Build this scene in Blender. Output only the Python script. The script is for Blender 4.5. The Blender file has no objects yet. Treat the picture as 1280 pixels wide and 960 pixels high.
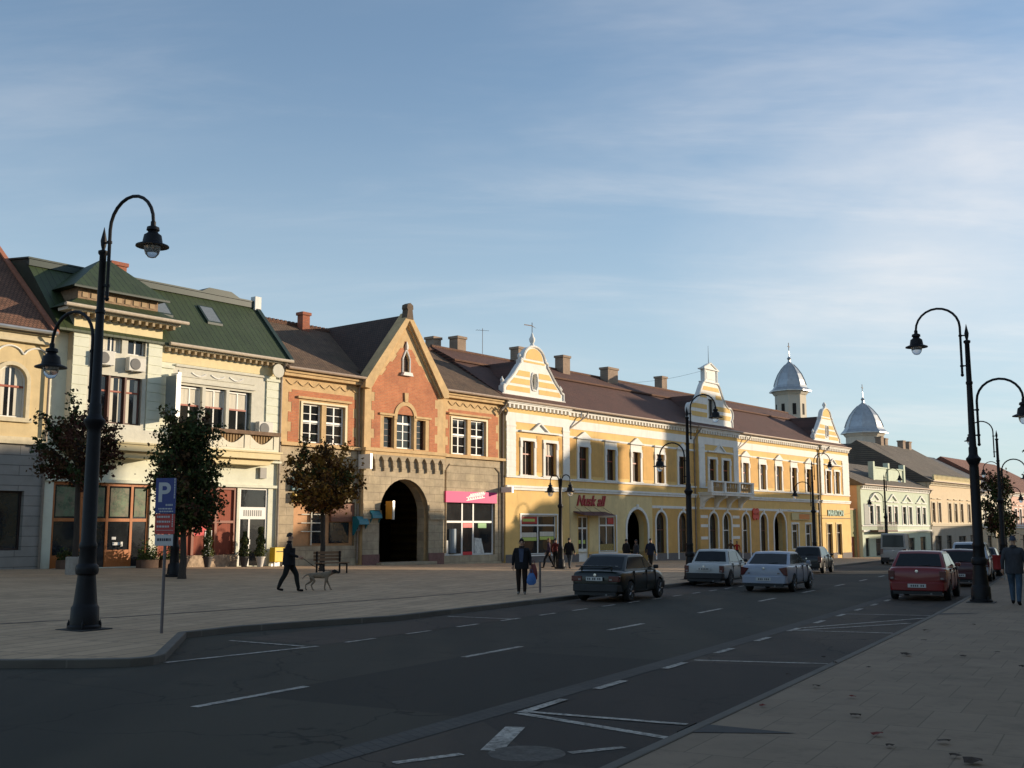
import bpy, bmesh, math, random
from mathutils import Vector, Matrix, Euler
from mathutils.geometry import tessellate_polygon
R = math.radians
SC = bpy.context.scene
COL = SC.collection
rnd = random.Random(7)

# ------------------------------------------------------------------ camera
EYE = 1.75
cam_d = bpy.data.cameras.new('camera'); cam = bpy.data.objects.new('camera', cam_d); COL.objects.link(cam)
cam_d.sensor_width = 36.0; cam_d.lens = 36.0*1350/1280
cam_d.clip_start = 0.1; cam_d.clip_end = 3000
cam.location = (0, 0, EYE); cam.rotation_euler = (R(90)+math.atan(179/1350), 0, 0)
SC.camera = cam

# ------------------------------------------------------------------ sun, sky, exposure
SUN_DIR = (0.967, 0.256); SUN_EL = 9.5
AZ = math.atan2(SUN_DIR[0], SUN_DIR[1])           # clockwise from +Y
sun_d = bpy.data.lights.new('sun', 'SUN'); sun = bpy.data.objects.new('sun', sun_d); COL.objects.link(sun)
sun_d.energy = 4.4; sun_d.angle = R(0.55); sun_d.color = (1.0, 0.82, 0.60)
sv = Vector((math.sin(AZ)*math.cos(R(SUN_EL)), math.cos(AZ)*math.cos(R(SUN_EL)), math.sin(R(SUN_EL))))
sun.rotation_euler = (-sv).to_track_quat('-Z', 'Y').to_euler()
sun.location = (60, 0, 60)
W = bpy.data.worlds.new('World'); SC.world = W; W.use_nodes = True
def build_world():
    nt = W.node_tree; nt.nodes.clear(); N = nt.nodes.new; L = nt.links.new
    out = N('ShaderNodeOutputWorld'); bg = N('ShaderNodeBackground'); bg.inputs['Strength'].default_value = 0.099
    sky = N('ShaderNodeTexSky'); sky.sky_type = 'NISHITA'; sky.sun_disc = False
    sky.sun_elevation = R(SUN_EL); sky.sun_rotation = AZ
    sky.altitude = 350; sky.air_density = 1.0; sky.dust_density = 0.4; sky.ozone_density = 2.2
    # thin high cloud: noise laid out on the cloud plane over the place (direction divided by its height)
    tc = N('ShaderNodeTexCoord'); sep = N('ShaderNodeSeparateXYZ'); L(tc.outputs['Generated'], sep.inputs[0])
    zc = N('ShaderNodeMath'); zc.operation = 'MAXIMUM'; L(sep.outputs['Z'], zc.inputs[0]); zc.inputs[1].default_value = 0.0
    za = N('ShaderNodeMath'); za.operation = 'ADD'; L(zc.outputs[0], za.inputs[0]); za.inputs[1].default_value = 0.14
    dx = N('ShaderNodeMath'); dx.operation = 'DIVIDE'; L(sep.outputs['X'], dx.inputs[0]); L(za.outputs[0], dx.inputs[1])
    dy = N('ShaderNodeMath'); dy.operation = 'DIVIDE'; L(sep.outputs['Y'], dy.inputs[0]); L(za.outputs[0], dy.inputs[1])
    cb = N('ShaderNodeCombineXYZ'); L(dx.outputs[0], cb.inputs[0]); L(dy.outputs[0], cb.inputs[1])
    def layer(scale, loc, rot, stretch, lo, hi, det=6, rough=.6, dist=.4):
        mp = N('ShaderNodeMapping'); L(cb.outputs[0], mp.inputs[0]); mp.inputs['Location'].default_value = loc
        mp.inputs['Rotation'].default_value = (0, 0, rot); mp.inputs['Scale'].default_value = stretch
        no = N('ShaderNodeTexNoise'); no.inputs['Scale'].default_value = scale; no.inputs['Detail'].default_value = det
        no.inputs['Roughness'].default_value = rough; no.inputs['Distortion'].default_value = dist
        L(mp.outputs[0], no.inputs['Vector'])
        mr = N('ShaderNodeMapRange'); mr.interpolation_type = 'SMOOTHSTEP'
        mr.inputs['From Min'].default_value = lo; mr.inputs['From Max'].default_value = hi
        L(no.outputs['Fac'], mr.inputs['Value']); return mr.outputs[0]
    a = layer(.55, (3.1, 1.7, 0), R(20), (1, 2.2, 1), .42, .80)
    b = layer(1.3, (0.4, 5.2, 2), R(-15), (.6, 2.6, 1), .46, .82, det=8, rough=.65)
    mx = N('ShaderNodeMath'); mx.operation = 'MULTIPLY'; L(b, mx.inputs[0]); mx.inputs[1].default_value = .55
    ad = N('ShaderNodeMath'); ad.operation = 'ADD'; L(a, ad.inputs[0]); L(mx.outputs[0], ad.inputs[1]); ad.use_clamp = True
    # veil thickens towards the sun side and near the horizon
    dot = N('ShaderNodeVectorMath'); dot.operation = 'DOT_PRODUCT'; L(tc.outputs['Generated'], dot.inputs[0]); dot.inputs[1].default_value = tuple(sv)
    m1 = N('ShaderNodeMapRange'); L(dot.outputs['Value'], m1.inputs['Value']); m1.inputs['From Min'].default_value = -.25; m1.inputs['From Max'].default_value = .75
    m1.inputs['To Min'].default_value = .20; m1.inputs['To Max'].default_value = .72
    amt = N('ShaderNodeMath'); amt.operation = 'MULTIPLY'; L(ad.outputs[0], amt.inputs[0]); L(m1.outputs[0], amt.inputs[1])
    am2 = N('ShaderNodeMath'); am2.operation = 'MULTIPLY'; L(amt.outputs[0], am2.inputs[0]); am2.inputs[1].default_value = .60
    # even milky air near the horizon
    hz = N('ShaderNodeMapRange'); hz.interpolation_type = 'SMOOTHSTEP'; L(zc.outputs[0], hz.inputs['Value'])
    hz.inputs['From Min'].default_value = 0; hz.inputs['From Max'].default_value = .45
    hz.inputs['To Min'].default_value = .75; hz.inputs['To Max'].default_value = 0.17
    tint = N('ShaderNodeMix'); tint.data_type = 'RGBA'; L(hz.outputs[0], tint.inputs['Factor'])
    gain = N('ShaderNodeMix'); gain.data_type = 'RGBA'; gain.blend_type = 'MULTIPLY'; gain.inputs['Factor'].default_value = 1; L(sky.outputs[0], gain.inputs['A']); gain.inputs['B'].default_value = (1.08, 1.24, 1.38, 1)
    L(gain.outputs['Result'], tint.inputs['A']); tint.inputs['B'].default_value = (4.3, 5.2, 5.6, 1)
    # two broader banks of lit cloud low over the far end of the street
    def bank(px, py, lo, hi, amp, nz):
        a, b_ = (px-640)/1350, -(py-480)/1350; p = math.atan(179/1350); d = Vector((a, math.cos(p)-b_*math.sin(p), math.sin(p)+b_*math.cos(p))).normalized()
        dt = N('ShaderNodeVectorMath'); dt.operation = 'DISTANCE'; mp = N('ShaderNodeMapping'); mp.inputs['Scale'].default_value = (1, 1, 1.9); L(tc.outputs['Generated'], mp.inputs[0]); L(mp.outputs[0], dt.inputs[0]); dt.inputs[1].default_value = (d.x, d.y, d.z*1.9)
        n_ = N('ShaderNodeTexNoise'); n_.inputs['Scale'].default_value = nz; n_.inputs['Detail'].default_value = 7; n_.inputs['Roughness'].default_value = .6; L(mp.outputs[0], n_.inputs['Vector'])
        ad_ = N('ShaderNodeMath'); ad_.operation = 'MULTIPLY_ADD'; L(n_.outputs['Fac'], ad_.inputs[0]); ad_.inputs[1].default_value = .22; L(dt.outputs['Value'], ad_.inputs[2])
        r_ = N('ShaderNodeMapRange'); r_.interpolation_type = 'SMOOTHSTEP'; L(ad_.outputs[0], r_.inputs['Value']); r_.inputs['From Min'].default_value = hi+.11; r_.inputs['From Max'].default_value = lo+.11; r_.inputs['To Max'].default_value = amp; return r_.outputs[0]
    s1 = N('ShaderNodeMath'); s1.operation = 'ADD'; s1.use_clamp = True; L(am2.outputs[0], s1.inputs[0]); L(bank(1150, 330, -.02, .27, .40, 5), s1.inputs[1])
    s2 = N('ShaderNodeMath'); s2.operation = 'ADD'; s2.use_clamp = True; L(s1.outputs[0], s2.inputs[0]); L(bank(1235, 150, -.02, .10, .12, 9), s2.inputs[1])
    mix = N('ShaderNodeMix'); mix.data_type = 'RGBA'; L(s2.outputs[0], mix.inputs['Factor'])
    L(tint.outputs['Result'], mix.inputs['A']); mix.inputs['B'].default_value = (7.3, 7.0, 6.8, 1)
    L(mix.outputs['Result'], bg.inputs['Color']); L(bg.outputs[0], out.inputs[0])
build_world()
SC.view_settings.view_transform = 'Standard'; SC.view_settings.look = 'None'
SC.view_settings.exposure = 0.5; SC.view_settings.gamma = 1.0; SC.view_settings.use_curve_mapping = False

# ------------------------------------------------------------------ terrain height and street frames
FT = (math.sin(R(39)), math.cos(R(39))); FN = (FT[1], -FT[0]); FB = (-.57, 70.0)       # facade line
SD = (math.sin(R(29)), math.cos(R(29))); SN = (SD[1], -SD[0])                           # street axis
def lerp(xs, ys, x):
    if x <= xs[0]: return ys[0]
    for i in range(len(xs)-1):
        if x <= xs[i+1]: return ys[i]+(ys[i+1]-ys[i])*(x-xs[i])/(xs[i+1]-xs[i])
    return ys[-1]
def ss(a, b, x):
    x = max(0, min(1, (x-a)/(b-a))); return x*x*(3-2*x)
def fz(s): return lerp([-60, -33, -18, 0, 57, 83, 120, 200], [.4, .05, -.22, -.52, -1.40, -1.62, -1.9, -2.4], s)
def sq(x, y):
    return (x-FB[0])*FT[0]+(y-FB[1])*FT[1], (x-FB[0])*FN[0]+(y-FB[1])*FN[1]
def gp(x, y):                                     # pavement level
    s, q = sq(x, y); w = 1-ss(5, 30, q)
    return (-.0105*y)*(1-w)+fz(s)*w
KH = .11
def gr(x, y): return gp(x, y)-KH                  # road level
def fpos(s, q=0): return FB[0]+FT[0]*s+FN[0]*q, FB[1]+FT[1]*s+FN[1]*q
def spos(u, v): return SD[0]*u+SN[0]*v, SD[1]*u+SN[1]*v
def bend(u): return -.0004*max(0, u)**2 if u < 120 else -.0004*120**2-.096*(u-120)
def kR(u): return -3.55+bend(u)
def kL(u): return -14.05+bend(u)

# ------------------------------------------------------------------ mesh builder
class MB:
    def __init__(s): s.v = []; s.f = []; s.m = []
    def add(s, vs, fs, mi=0):
        o = len(s.v); s.v += [tuple(p) for p in vs]
        for f in fs: s.f.append([o+i for i in f]); s.m.append(mi)
        return s
    def box(s, x0, x1, y0, y1, z0, z1, mi=0):
        return s.add([(x0,y0,z0),(x1,y0,z0),(x1,y1,z0),(x0,y1,z0),(x0,y0,z1),(x1,y0,z1),(x1,y1,z1),(x0,y1,z1)],
                     [(0,3,2,1),(4,5,6,7),(0,1,5,4),(1,2,6,5),(2,3,7,6),(3,0,4,7)], mi)
    def prism(s, poly, axis, a, b, mi=0):
        def P(p, t): return {'y': (p[0], t, p[1]), 'x': (t, p[0], p[1]), 'z': (p[0], p[1], t)}[axis]
        n = len(poly); vs = [P(p, a) for p in poly]+[P(p, b) for p in poly]
        fs = [tuple(range(n-1, -1, -1)), tuple(range(n, 2*n))]+[(i, (i+1) % n, n+(i+1) % n, n+i) for i in range(n)]
        return s.add(vs, fs, mi)
    def wall(s, outer, holes, y0, y1, mi=0, reveal=.28):
        # front sheet at y0 with holes, edges returned to y1, hole reveals
        tris = tessellate_polygon([[Vector((p[0], p[1], 0)) for p in q] for q in [outer]+holes])
        allp = [p for q in [outer]+holes for p in q]
        s.add([(p[0], y0, p[1]) for p in allp], [tuple(t) for t in tris], mi)
        for q, d in [(outer, y1)]+[(h, y0+reveal) for h in holes]:
            n = len(q)
            s.add([(p[0], y0, p[1]) for p in q]+[(p[0], d, p[1]) for p in q], [(i, (i+1) % n, n+(i+1) % n, n+i) for i in range(n)], mi)
        return s
    def tube(s, pts, r, n=8, mi=0, cap=True):
        pts = [Vector(p) for p in pts]; k = len(pts); rs = r if isinstance(r, (list, tuple)) else [r]*k
        vs = []; ref = None
        for i, p in enumerate(pts):
            d = (pts[min(i+1, k-1)]-pts[max(i-1, 0)]).normalized()
            if ref is None: ref = d.orthogonal().normalized()
            ref = (ref-d*ref.dot(d)); ref = ref.normalized() if ref.length > 1e-6 else d.orthogonal().normalized()
            b = d.cross(ref)
            for j in range(n):
                a = 2*math.pi*j/n; vs.append(p+(ref*math.cos(a)+b*math.sin(a))*rs[i])
        fs = [(i*n+j, i*n+(j+1) % n, (i+1)*n+(j+1) % n, (i+1)*n+j) for i in range(k-1) for j in range(n)]
        if cap: fs += [tuple(range(n-1, -1, -1)), tuple((k-1)*n+j for j in range(n))]
        return s.add(vs, fs, mi)
    def lathe(s, prof, c=(0, 0, 0), n=16, mi=0, ph=0):
        k = len(prof); vs = [(c[0]+r*math.cos(2*math.pi*j/n+ph), c[1]+r*math.sin(2*math.pi*j/n+ph), c[2]+z) for r, z in prof for j in range(n)]
        fs = [(i*n+j, i*n+(j+1) % n, (i+1)*n+(j+1) % n, (i+1)*n+j) for i in range(k-1) for j in range(n)]
        fs += [tuple(range(n-1, -1, -1)), tuple((k-1)*n+j for j in range(n))]
        return s.add(vs, fs, mi)
    def build(s, name, mats, parent=None, off=(0, 0, 0), smooth=False, recalc=True, bev=0):
        me = bpy.data.meshes.new(name)
        me.from_pydata([(p[0]-off[0], p[1]-off[1], p[2]-off[2]) for p in s.v], [], s.f)
        if not isinstance(mats, (list, tuple)): mats = [mats]
        for m in mats: me.materials.append(m)
        me.polygons.foreach_set('material_index', s.m)
        if recalc:
            bm = bmesh.new(); bm.from_mesh(me)
            if smooth: bmesh.ops.remove_doubles(bm, verts=bm.verts, dist=1e-5)
            bmesh.ops.recalc_face_normals(bm, faces=bm.faces); bm.to_mesh(me); bm.free()
        if smooth:
            for p in me.polygons: p.use_smooth = True
            me.set_sharp_from_angle(angle=R(40))
        me.update()
        o = bpy.data.objects.new(name, me); COL.objects.link(o)
        if parent: o.parent = parent
        if bev:
            bv = o.modifiers.new('edge', 'BEVEL'); bv.width = bev; bv.segments = 2; bv.limit_method = 'ANGLE'
        return o
def islands(mb):
    p = list(range(len(mb.v)))
    def f(a):
        while p[a] != a: p[a] = p[p[a]]; a = p[a]
        return a
    for q in mb.f:
        for i in q[1:]: p[f(i)] = f(q[0])
    out = {}
    for q, mi in zip(mb.f, mb.m):
        k = f(q[0]); o, ix = out.setdefault(k, (MB(), {}))
        for i in q:
            if i not in ix: ix[i] = len(o.v); o.v.append(mb.v[i])
        o.f.append([ix[i] for i in q]); o.m.append(mi)
    return [o for o, _ in out.values()]
def tag(o, label=None, cat=None, group=None, kind=None):
    if label: o['label'] = label
    if cat: o['category'] = cat
    if group: o['group'] = group
    if kind: o['kind'] = kind
    return o
def empty(name, loc, rz=0, **k):
    o = bpy.data.objects.new(name, None); COL.objects.link(o); o.location = loc; o.rotation_euler = (0, 0, rz)
    o.empty_display_size = .3
    return tag(o, **k)
CHILD = None
def copy_tree(o, parent=None):
    c = o.copy(); COL.objects.link(c)
    if parent: c.parent = parent
    for ch in [x for x in bpy.data.objects if x.parent == o]: copy_tree(ch, c)
    return c

# ------------------------------------------------------------------ materials
MATS = {}
def mat(name, col, rough=.7, var=.10, scale=6, bump=0, bscale=40, metal=0, spec=.5, stain=0, coord='Object', emit=0, coat=0, stretch=None, tcol=None):
    if name in MATS: return MATS[name]
    m = bpy.data.materials.new(name); MATS[name] = m; m.use_nodes = True
    nt = m.node_tree; nt.nodes.clear(); N = nt.nodes.new; L = nt.links.new
    out = N('ShaderNodeOutputMaterial'); b = N('ShaderNodeBsdfPrincipled'); L(b.outputs[0], out.inputs[0])
    b.inputs['Roughness'].default_value = rough; b.inputs['Metallic'].default_value = metal; b.inputs['Specular IOR Level'].default_value = spec
    if coat: b.inputs['Coat Weight'].default_value = coat; b.inputs['Coat Roughness'].default_value = .05
    tc = N('ShaderNodeTexCoord'); src = tc.outputs[coord]
    if stretch:
        mp = N('ShaderNodeMapping'); mp.inputs['Scale'].default_value = stretch; L(src, mp.inputs[0]); src = mp.outputs[0]
    no = N('ShaderNodeTexNoise'); no.inputs['Scale'].default_value = scale; no.inputs['Detail'].default_value = 7; no.inputs['Roughness'].default_value = .62; L(src, no.inputs['Vector'])
    mr = N('ShaderNodeMapRange'); L(no.outputs['Fac'], mr.inputs['Value']); mr.inputs['From Min'].default_value = .25; mr.inputs['From Max'].default_value = .75
    mr.inputs['To Min'].default_value = 1-var; mr.inputs['To Max'].default_value = 1+var
    mx = N('ShaderNodeMix'); mx.data_type = 'RGBA'; mx.blend_type = 'MULTIPLY'; mx.inputs['Factor'].default_value = 1
    mx.inputs['A'].default_value = (*col, 1); L(mr.outputs[0], mx.inputs['B']); c = mx.outputs['Result']
    if stain:      # soot and rain streaks with a shape of their own
        mp2 = N('ShaderNodeMapping'); mp2.inputs['Scale'].default_value = (1.3, 1.3, .16); L(tc.outputs[coord], mp2.inputs[0])
        n2 = N('ShaderNodeTexNoise'); n2.inputs['Scale'].default_value = 1.6; n2.inputs['Detail'].default_value = 8; n2.inputs['Roughness'].default_value = .7; L(mp2.outputs[0], n2.inputs['Vector'])
        r2 = N('ShaderNodeMapRange'); r2.interpolation_type = 'SMOOTHSTEP'; L(n2.outputs['Fac'], r2.inputs['Value']); r2.inputs['From Min'].default_value = .5; r2.inputs['From Max'].default_value = .75
        r2.inputs['To Max'].default_value = stain
        m2 = N('ShaderNodeMix'); m2.data_type = 'RGBA'; L(r2.outputs[0], m2.inputs['Factor']); L(c, m2.inputs['A'])
        m2.inputs['B'].default_value = (col[0]*.45, col[1]*.42, col[2]*.4, 1); c = m2.outputs['Result']
    L(c, b.inputs['Base Color'])
    if bump:
        n3 = N('ShaderNodeTexNoise'); n3.inputs['Scale'].default_value = bscale; n3.inputs['Detail'].default_value = 5; L(src, n3.inputs['Vector'])
        bp = N('ShaderNodeBump'); bp.inputs['Strength'].default_value = bump; bp.inputs['Distance'].default_value = .02; L(n3.outputs['Fac'], bp.inputs['Height']); L(bp.outputs[0], b.inputs['Normal'])
    if emit: b.inputs['Emission Color'].default_value = (*col, 1); b.inputs['Emission Strength'].default_value = emit
    return m
def masonry(name, c1, c2, mortar, bw, bh, ms=.01, axes='xz', rot=0, offset=.5, rough=.85, bump=.5, var=.18, nscale=1.2, mapz=1.0, coord='Object', dark=0, ao=None):
    if name in MATS: return MATS[name]
    m = bpy.data.materials.new(name); MATS[name] = m; m.use_nodes = True
    nt = m.node_tree; nt.nodes.clear(); N = nt.nodes.new; L = nt.links.new
    out = N('ShaderNodeOutputMaterial'); b = N('ShaderNodeBsdfPrincipled'); L(b.outputs[0], out.inputs[0]); b.inputs['Roughness'].default_value = rough
    tc = N('ShaderNodeTexCoord'); sep = N('ShaderNodeSeparateXYZ'); L(tc.outputs[coord], sep.inputs[0])
    cb = N('ShaderNodeCombineXYZ'); ax = {'x': 'X', 'y': 'Y', 'z': 'Z'}
    L(sep.outputs[ax[axes[0]]], cb.inputs[0]); L(sep.outputs[ax[axes[1]]], cb.inputs[1])
    mp = N('ShaderNodeMapping'); L(cb.outputs[0], mp.inputs[0]); mp.inputs['Rotation'].default_value = (0, 0, rot); mp.inputs['Scale'].default_value = (1, mapz, 1)
    br = N('ShaderNodeTexBrick'); L(mp.outputs[0], br.inputs['Vector']); br.inputs['Scale'].default_value = 1; br.inputs['Brick Width'].default_value = bw; br.inputs['Row Height'].default_value = bh
    br.inputs['Mortar Size'].default_value = ms; br.inputs['Mortar Smooth'].default_value = .2; br.inputs['Color1'].default_value = (*c1, 1); br.inputs['Color2'].default_value = (*c2, 1); br.inputs['Mortar'].default_value = (*mortar, 1); br.offset = offset
    no = N('ShaderNodeTexNoise'); no.inputs['Scale'].default_value = nscale; no.inputs['Detail'].default_value = 8; no.inputs['Roughness'].default_value = .65; L(tc.outputs[coord], no.inputs['Vector'])
    mr = N('ShaderNodeMapRange'); L(no.outputs['Fac'], mr.inputs['Value']); mr.inputs['From Min'].default_value = .25; mr.inputs['From Max'].default_value = .75; mr.inputs['To Min'].default_value = 1-var; mr.inputs['To Max'].default_value = 1+var
    mx = N('ShaderNodeMix'); mx.data_type = 'RGBA'; mx.blend_type = 'MULTIPLY'; mx.inputs['Factor'].default_value = 1; L(br.outputs['Color'], mx.inputs['A']); L(mr.outputs[0], mx.inputs['B'])
    L(mx.outputs['Result'], b.inputs['Base Color'])
    if bump:
        inv = N('ShaderNodeMath'); inv.operation = 'SUBTRACT'; inv.inputs[0].default_value = 1; L(br.outputs['Fac'], inv.inputs[1])
        bp = N('ShaderNodeBump'); bp.inputs['Strength'].default_value = bump; bp.inputs['Distance'].default_value = .015; L(inv.outputs[0], bp.inputs['Height']); L(bp.outputs[0], b.inputs['Normal'])
    return m
def glassmat(name, col=(.012, .013, .015), rough=.04):
    if name in MATS: return MATS[name]
    m = mat(name, col, rough=rough, var=.5, scale=1.1, spec=.75, bump=.10, bscale=1.6); return m
GL = glassmat('window_glass'); GLB = glassmat('shop_glass', (.02, .022, .024))
BLACK = mat('lamp_iron', (.007, .007, .009), spec=.25, rough=.5, var=.3, scale=8, bump=.1)
WHITE = mat('white_plaster', (.76, .745, .70), rough=.8, var=.08, scale=2, bump=.15, stain=.34)
YEL = mat('yellow_plaster', (.74, .49, .175), rough=.85, var=.12, scale=1.1, bump=.15, stain=.32)
YELP = mat('pale_yellow_plaster', (.72, .56, .28), rough=.85, var=.12, scale=.9, bump=.15, stain=.35)
OCHRE = mat('ochre_plaster', (.62, .36, .11), rough=.85, var=.13, scale=1.3, bump=.15, stain=.3)
GREYP = mat('grey_plinth', (.15, .135, .13), rough=.9, var=.15, scale=3, bump=.3)
MINT = mat('mint_plaster', (.68, .69, .56), rough=.85, var=.06, scale=2, bump=.15, stain=.15)
CREAM = mat('cream_plaster', (.71, .66, .52), rough=.85, var=.07, scale=2, bump=.15, stain=.18)
GRSTUC = mat('grey_stucco', (.58, .56, .47), rough=.85, var=.10, scale=4, bump=.3, bscale=14, stain=.2)
BALC = mat('balcony_yellow', (.72, .61, .36), rough=.85, var=.08, scale=3, bump=.15, stain=.2)
HOCH = mat('old_ochre_plaster', (.60, .47, .26), rough=.9, var=.14, scale=1.5, bump=.2, stain=.4)
HGREY = masonry('grey_rustication', (.27, .255, .23), (.30, .28, .255), (.14, .13, .12), 6, .42, .014, rough=.9, bump=.9, var=.16)
SAND = mat('sandstone', (.57, .395, .20), rough=.9, var=.2, scale=2.5, bump=.4, stain=.45)
SANDG = masonry('sandstone_blocks', (.38, .31, .215), (.46, .375, .25), (.24, .195, .14), .9, .45, .011, rough=.95, bump=.7, var=.32)
BRICK = masonry('red_brick', (.46, .145, .062), (.53, .185, .078), (.40, .24, .14), .27, .085, .011, rough=.9, bump=.35, var=.2)
TILE = masonry('brown_roof_tiles', (.140, .058, .040), (.105, .046, .033), (.035, .018, .013), .17, .20, .02, axes='xz', mapz=1.9, rough=.8, bump=.8, var=.22, nscale=.8)
TILEO = masonry('old_brown_roof_tiles', (.17, .105, .062), (.12, .072, .045), (.045, .03, .02), .18, .21, .02, axes='xz', mapz=1.9, rough=.9, bump=.9, var=.35, nscale=.9)
TILER = masonry('reddish_roof_tiles', (.20, .095, .058), (.15, .07, .045), (.05, .03, .02), .18, .21, .02, axes='xz', mapz=1.9, rough=.9, bump=.9, var=.35, nscale=1.1)
TILEG = masonry('grey_brown_roof_tiles', (.15, .125, .095), (.125, .10, .08), (.085, .07, .055), .2, .22, .02, axes='xz', mapz=1.7, rough=.9, bump=.8, var=.25, nscale=.7)
SHEETG = masonry('green_sheet_roof', (.034, .050, .018), (.038, .058, .021), (.014, .022, .009), .32, 30, .02, axes='xz', rough=.55, bump=.8, var=.25, nscale=1.2)
DGREEN = mat('dark_green_metal', (.018, .035, .028), rough=.5, var=.25, scale=3)
ZINC = mat('zinc_sheet', (.45, .46, .46), rough=.38, var=.18, scale=2, metal=.75, bump=.1)
GUT = mat('gutter_metal', (.36, .27, .20), rough=.5, var=.25, scale=5, metal=.3)
PIPE = mat('downpipe_metal', (.26, .22, .18), rough=.55, var=.25, scale=5, metal=.3)
CHIM = masonry('chimney_brick', (.30, .21, .15), (.34, .24, .17), (.22, .19, .15), .27, .085, .012, rough=.95, bump=.5, var=.25)
CHIMR = masonry('red_chimney_brick', (.34, .10, .055), (.38, .12, .06), (.2, .12, .09), .27, .085, .012, rough=.95, bump=.5, var=.25)
WFRAME = mat('white_window_paint', (.75, .74, .70), rough=.5, var=.06)
BFRAME = mat('brown_window_paint', (.10, .035, .022), rough=.5, var=.2)
REDW = mat('red_brown_wood', (.22, .055, .022), rough=.5, var=.25, scale=6, stretch=(6, 6, 1))
ORNW = mat('orange_wood', (.42, .14, .035), rough=.45, var=.22, scale=5, stretch=(6, 6, 1))
CURT = mat('pale_curtain', (.62, .58, .48), rough=.9, var=.18, scale=9, stretch=(1.5, 1, .15))
IRON = mat('rusty_iron', (.09, .05, .035), rough=.7, var=.3)
INNER = mat('dark_passage', (.02, .016, .013), rough=.9, var=.3)  # near-black colour paints the shade inside passages and openings

def asphalt(name, base, lane=False):
    m = mat(name, base, rough=.85, var=.16, scale=.45, bump=.45, bscale=150, spec=.3); nt = m.node_tree; N = nt.nodes.new; L = nt.links.new
    b = [n for n in nt.nodes if n.type == 'BSDF_PRINCIPLED'][0]; c = b.inputs['Base Color'].links[0].from_socket; tc = [n for n in nt.nodes if n.type == 'TEX_COORD'][0]
    def noise(scale, det, st=None):
        v = tc.outputs['Object']
        if st: mp = N('ShaderNodeMapping'); mp.inputs['Rotation'].default_value = (0, 0, R(29)); mp.inputs['Scale'].default_value = st; L(v, mp.inputs[0]); v = mp.outputs[0]
        n = N('ShaderNodeTexNoise'); n.inputs['Scale'].default_value = scale; n.inputs['Detail'].default_value = det; n.inputs['Roughness'].default_value = .65; L(v, n.inputs['Vector']); return n.outputs['Fac'], v
    def over(c, fac, lo, hi, col, amt, inv=False):
        r = N('ShaderNodeMapRange'); r.interpolation_type = 'SMOOTHSTEP'; L(fac, r.inputs['Value']); r.inputs['From Min'].default_value = lo; r.inputs['From Max'].default_value = hi; r.inputs['To Min'].default_value = amt if inv else 0; r.inputs['To Max'].default_value = 0 if inv else amt
        x = N('ShaderNodeMix'); x.data_type = 'RGBA'; L(r.outputs[0], x.inputs['Factor']); L(c, x.inputs['A']); x.inputs['B'].default_value = (*col, 1); return x.outputs['Result']
    f, _ = noise(.5, 3, (.6, .12, 1)); c = over(c, f, .42, .60, (base[0]*1.6, base[1]*1.5, base[2]*1.42), .8)          # polished wheel tracks, worn lengths
    f, _ = noise(.9, 8); c = over(c, f, .60, .70, (base[0]*.55, base[1]*.55, base[2]*.55), .75)                          # oil and damp stains
    f, _ = noise(60, 4); c = over(c, f, .60, .72, (base[0]*2.4, base[1]*2.4, base[2]*2.3), .7)                           # pale aggregate
    vo = N('ShaderNodeTexVoronoi'); vo.feature = 'DISTANCE_TO_EDGE'; vo.inputs['Scale'].default_value = .33
    n2 = N('ShaderNodeTexNoise'); n2.inputs['Scale'].default_value = 1.2; n2.inputs['Detail'].default_value = 6; L(tc.outputs['Object'], n2.inputs['Vector']); ad = N('ShaderNodeVectorMath'); ad.operation = 'ADD'; L(tc.outputs['Object'], ad.inputs[0]); L(n2.outputs['Color'], ad.inputs[1]); L(ad.outputs[0], vo.inputs['Vector'])
    c = over(c, vo.outputs['Distance'], .0, .009, (base[0]*.3, base[1]*.3, base[2]*.3), .8, inv=True)                    # cracks
    vp = N('ShaderNodeTexVoronoi'); vp.inputs['Scale'].default_value = .16; vp.distance = 'CHEBYCHEV'; mp = N('ShaderNodeMapping'); mp.inputs['Rotation'].default_value = (0, 0, R(29)); L(tc.outputs['Object'], mp.inputs[0]); L(mp.outputs[0], vp.inputs['Vector']); sp = N('ShaderNodeSeparateColor'); L(vp.outputs['Color'], sp.inputs[0])
    c = over(c, sp.outputs[0], .70, .71, (base[0]*.60, base[1]*.60, base[2]*.64), .7)                                  # repair patches
    L(c, b.inputs['Base Color']); return m
def worn_paint(name, col, road):
    m = mat(name, col, rough=.8, var=.2, scale=9, spec=.3); nt = m.node_tree; N = nt.nodes.new; L = nt.links.new
    b = [n for n in nt.nodes if n.type == 'BSDF_PRINCIPLED'][0]; c = b.inputs['Base Color'].links[0].from_socket; tc = [n for n in nt.nodes if n.type == 'TEX_COORD'][0]
    for sc, lo, hi, a in ((14, .47, .60, .75), (2.2, .46, .66, .7)):
        n = N('ShaderNodeTexNoise'); n.inputs['Scale'].default_value = sc; n.inputs['Detail'].default_value = 8; n.inputs['Roughness'].default_value = .75; L(tc.outputs['Object'], n.inputs['Vector'])
        r = N('ShaderNodeMapRange'); L(n.outputs['Fac'], r.inputs['Value']); r.inputs['From Min'].default_value = lo; r.inputs['From Max'].default_value = hi; r.inputs['To Max'].default_value = a
        x = N('ShaderNodeMix'); x.data_type = 'RGBA'; L(r.outputs[0], x.inputs['Factor']); L(c, x.inputs['A']); x.inputs['B'].default_value = (*road, 1); c = x.outputs['Result']
    L(c, b.inputs['Base Color']); return m
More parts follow.
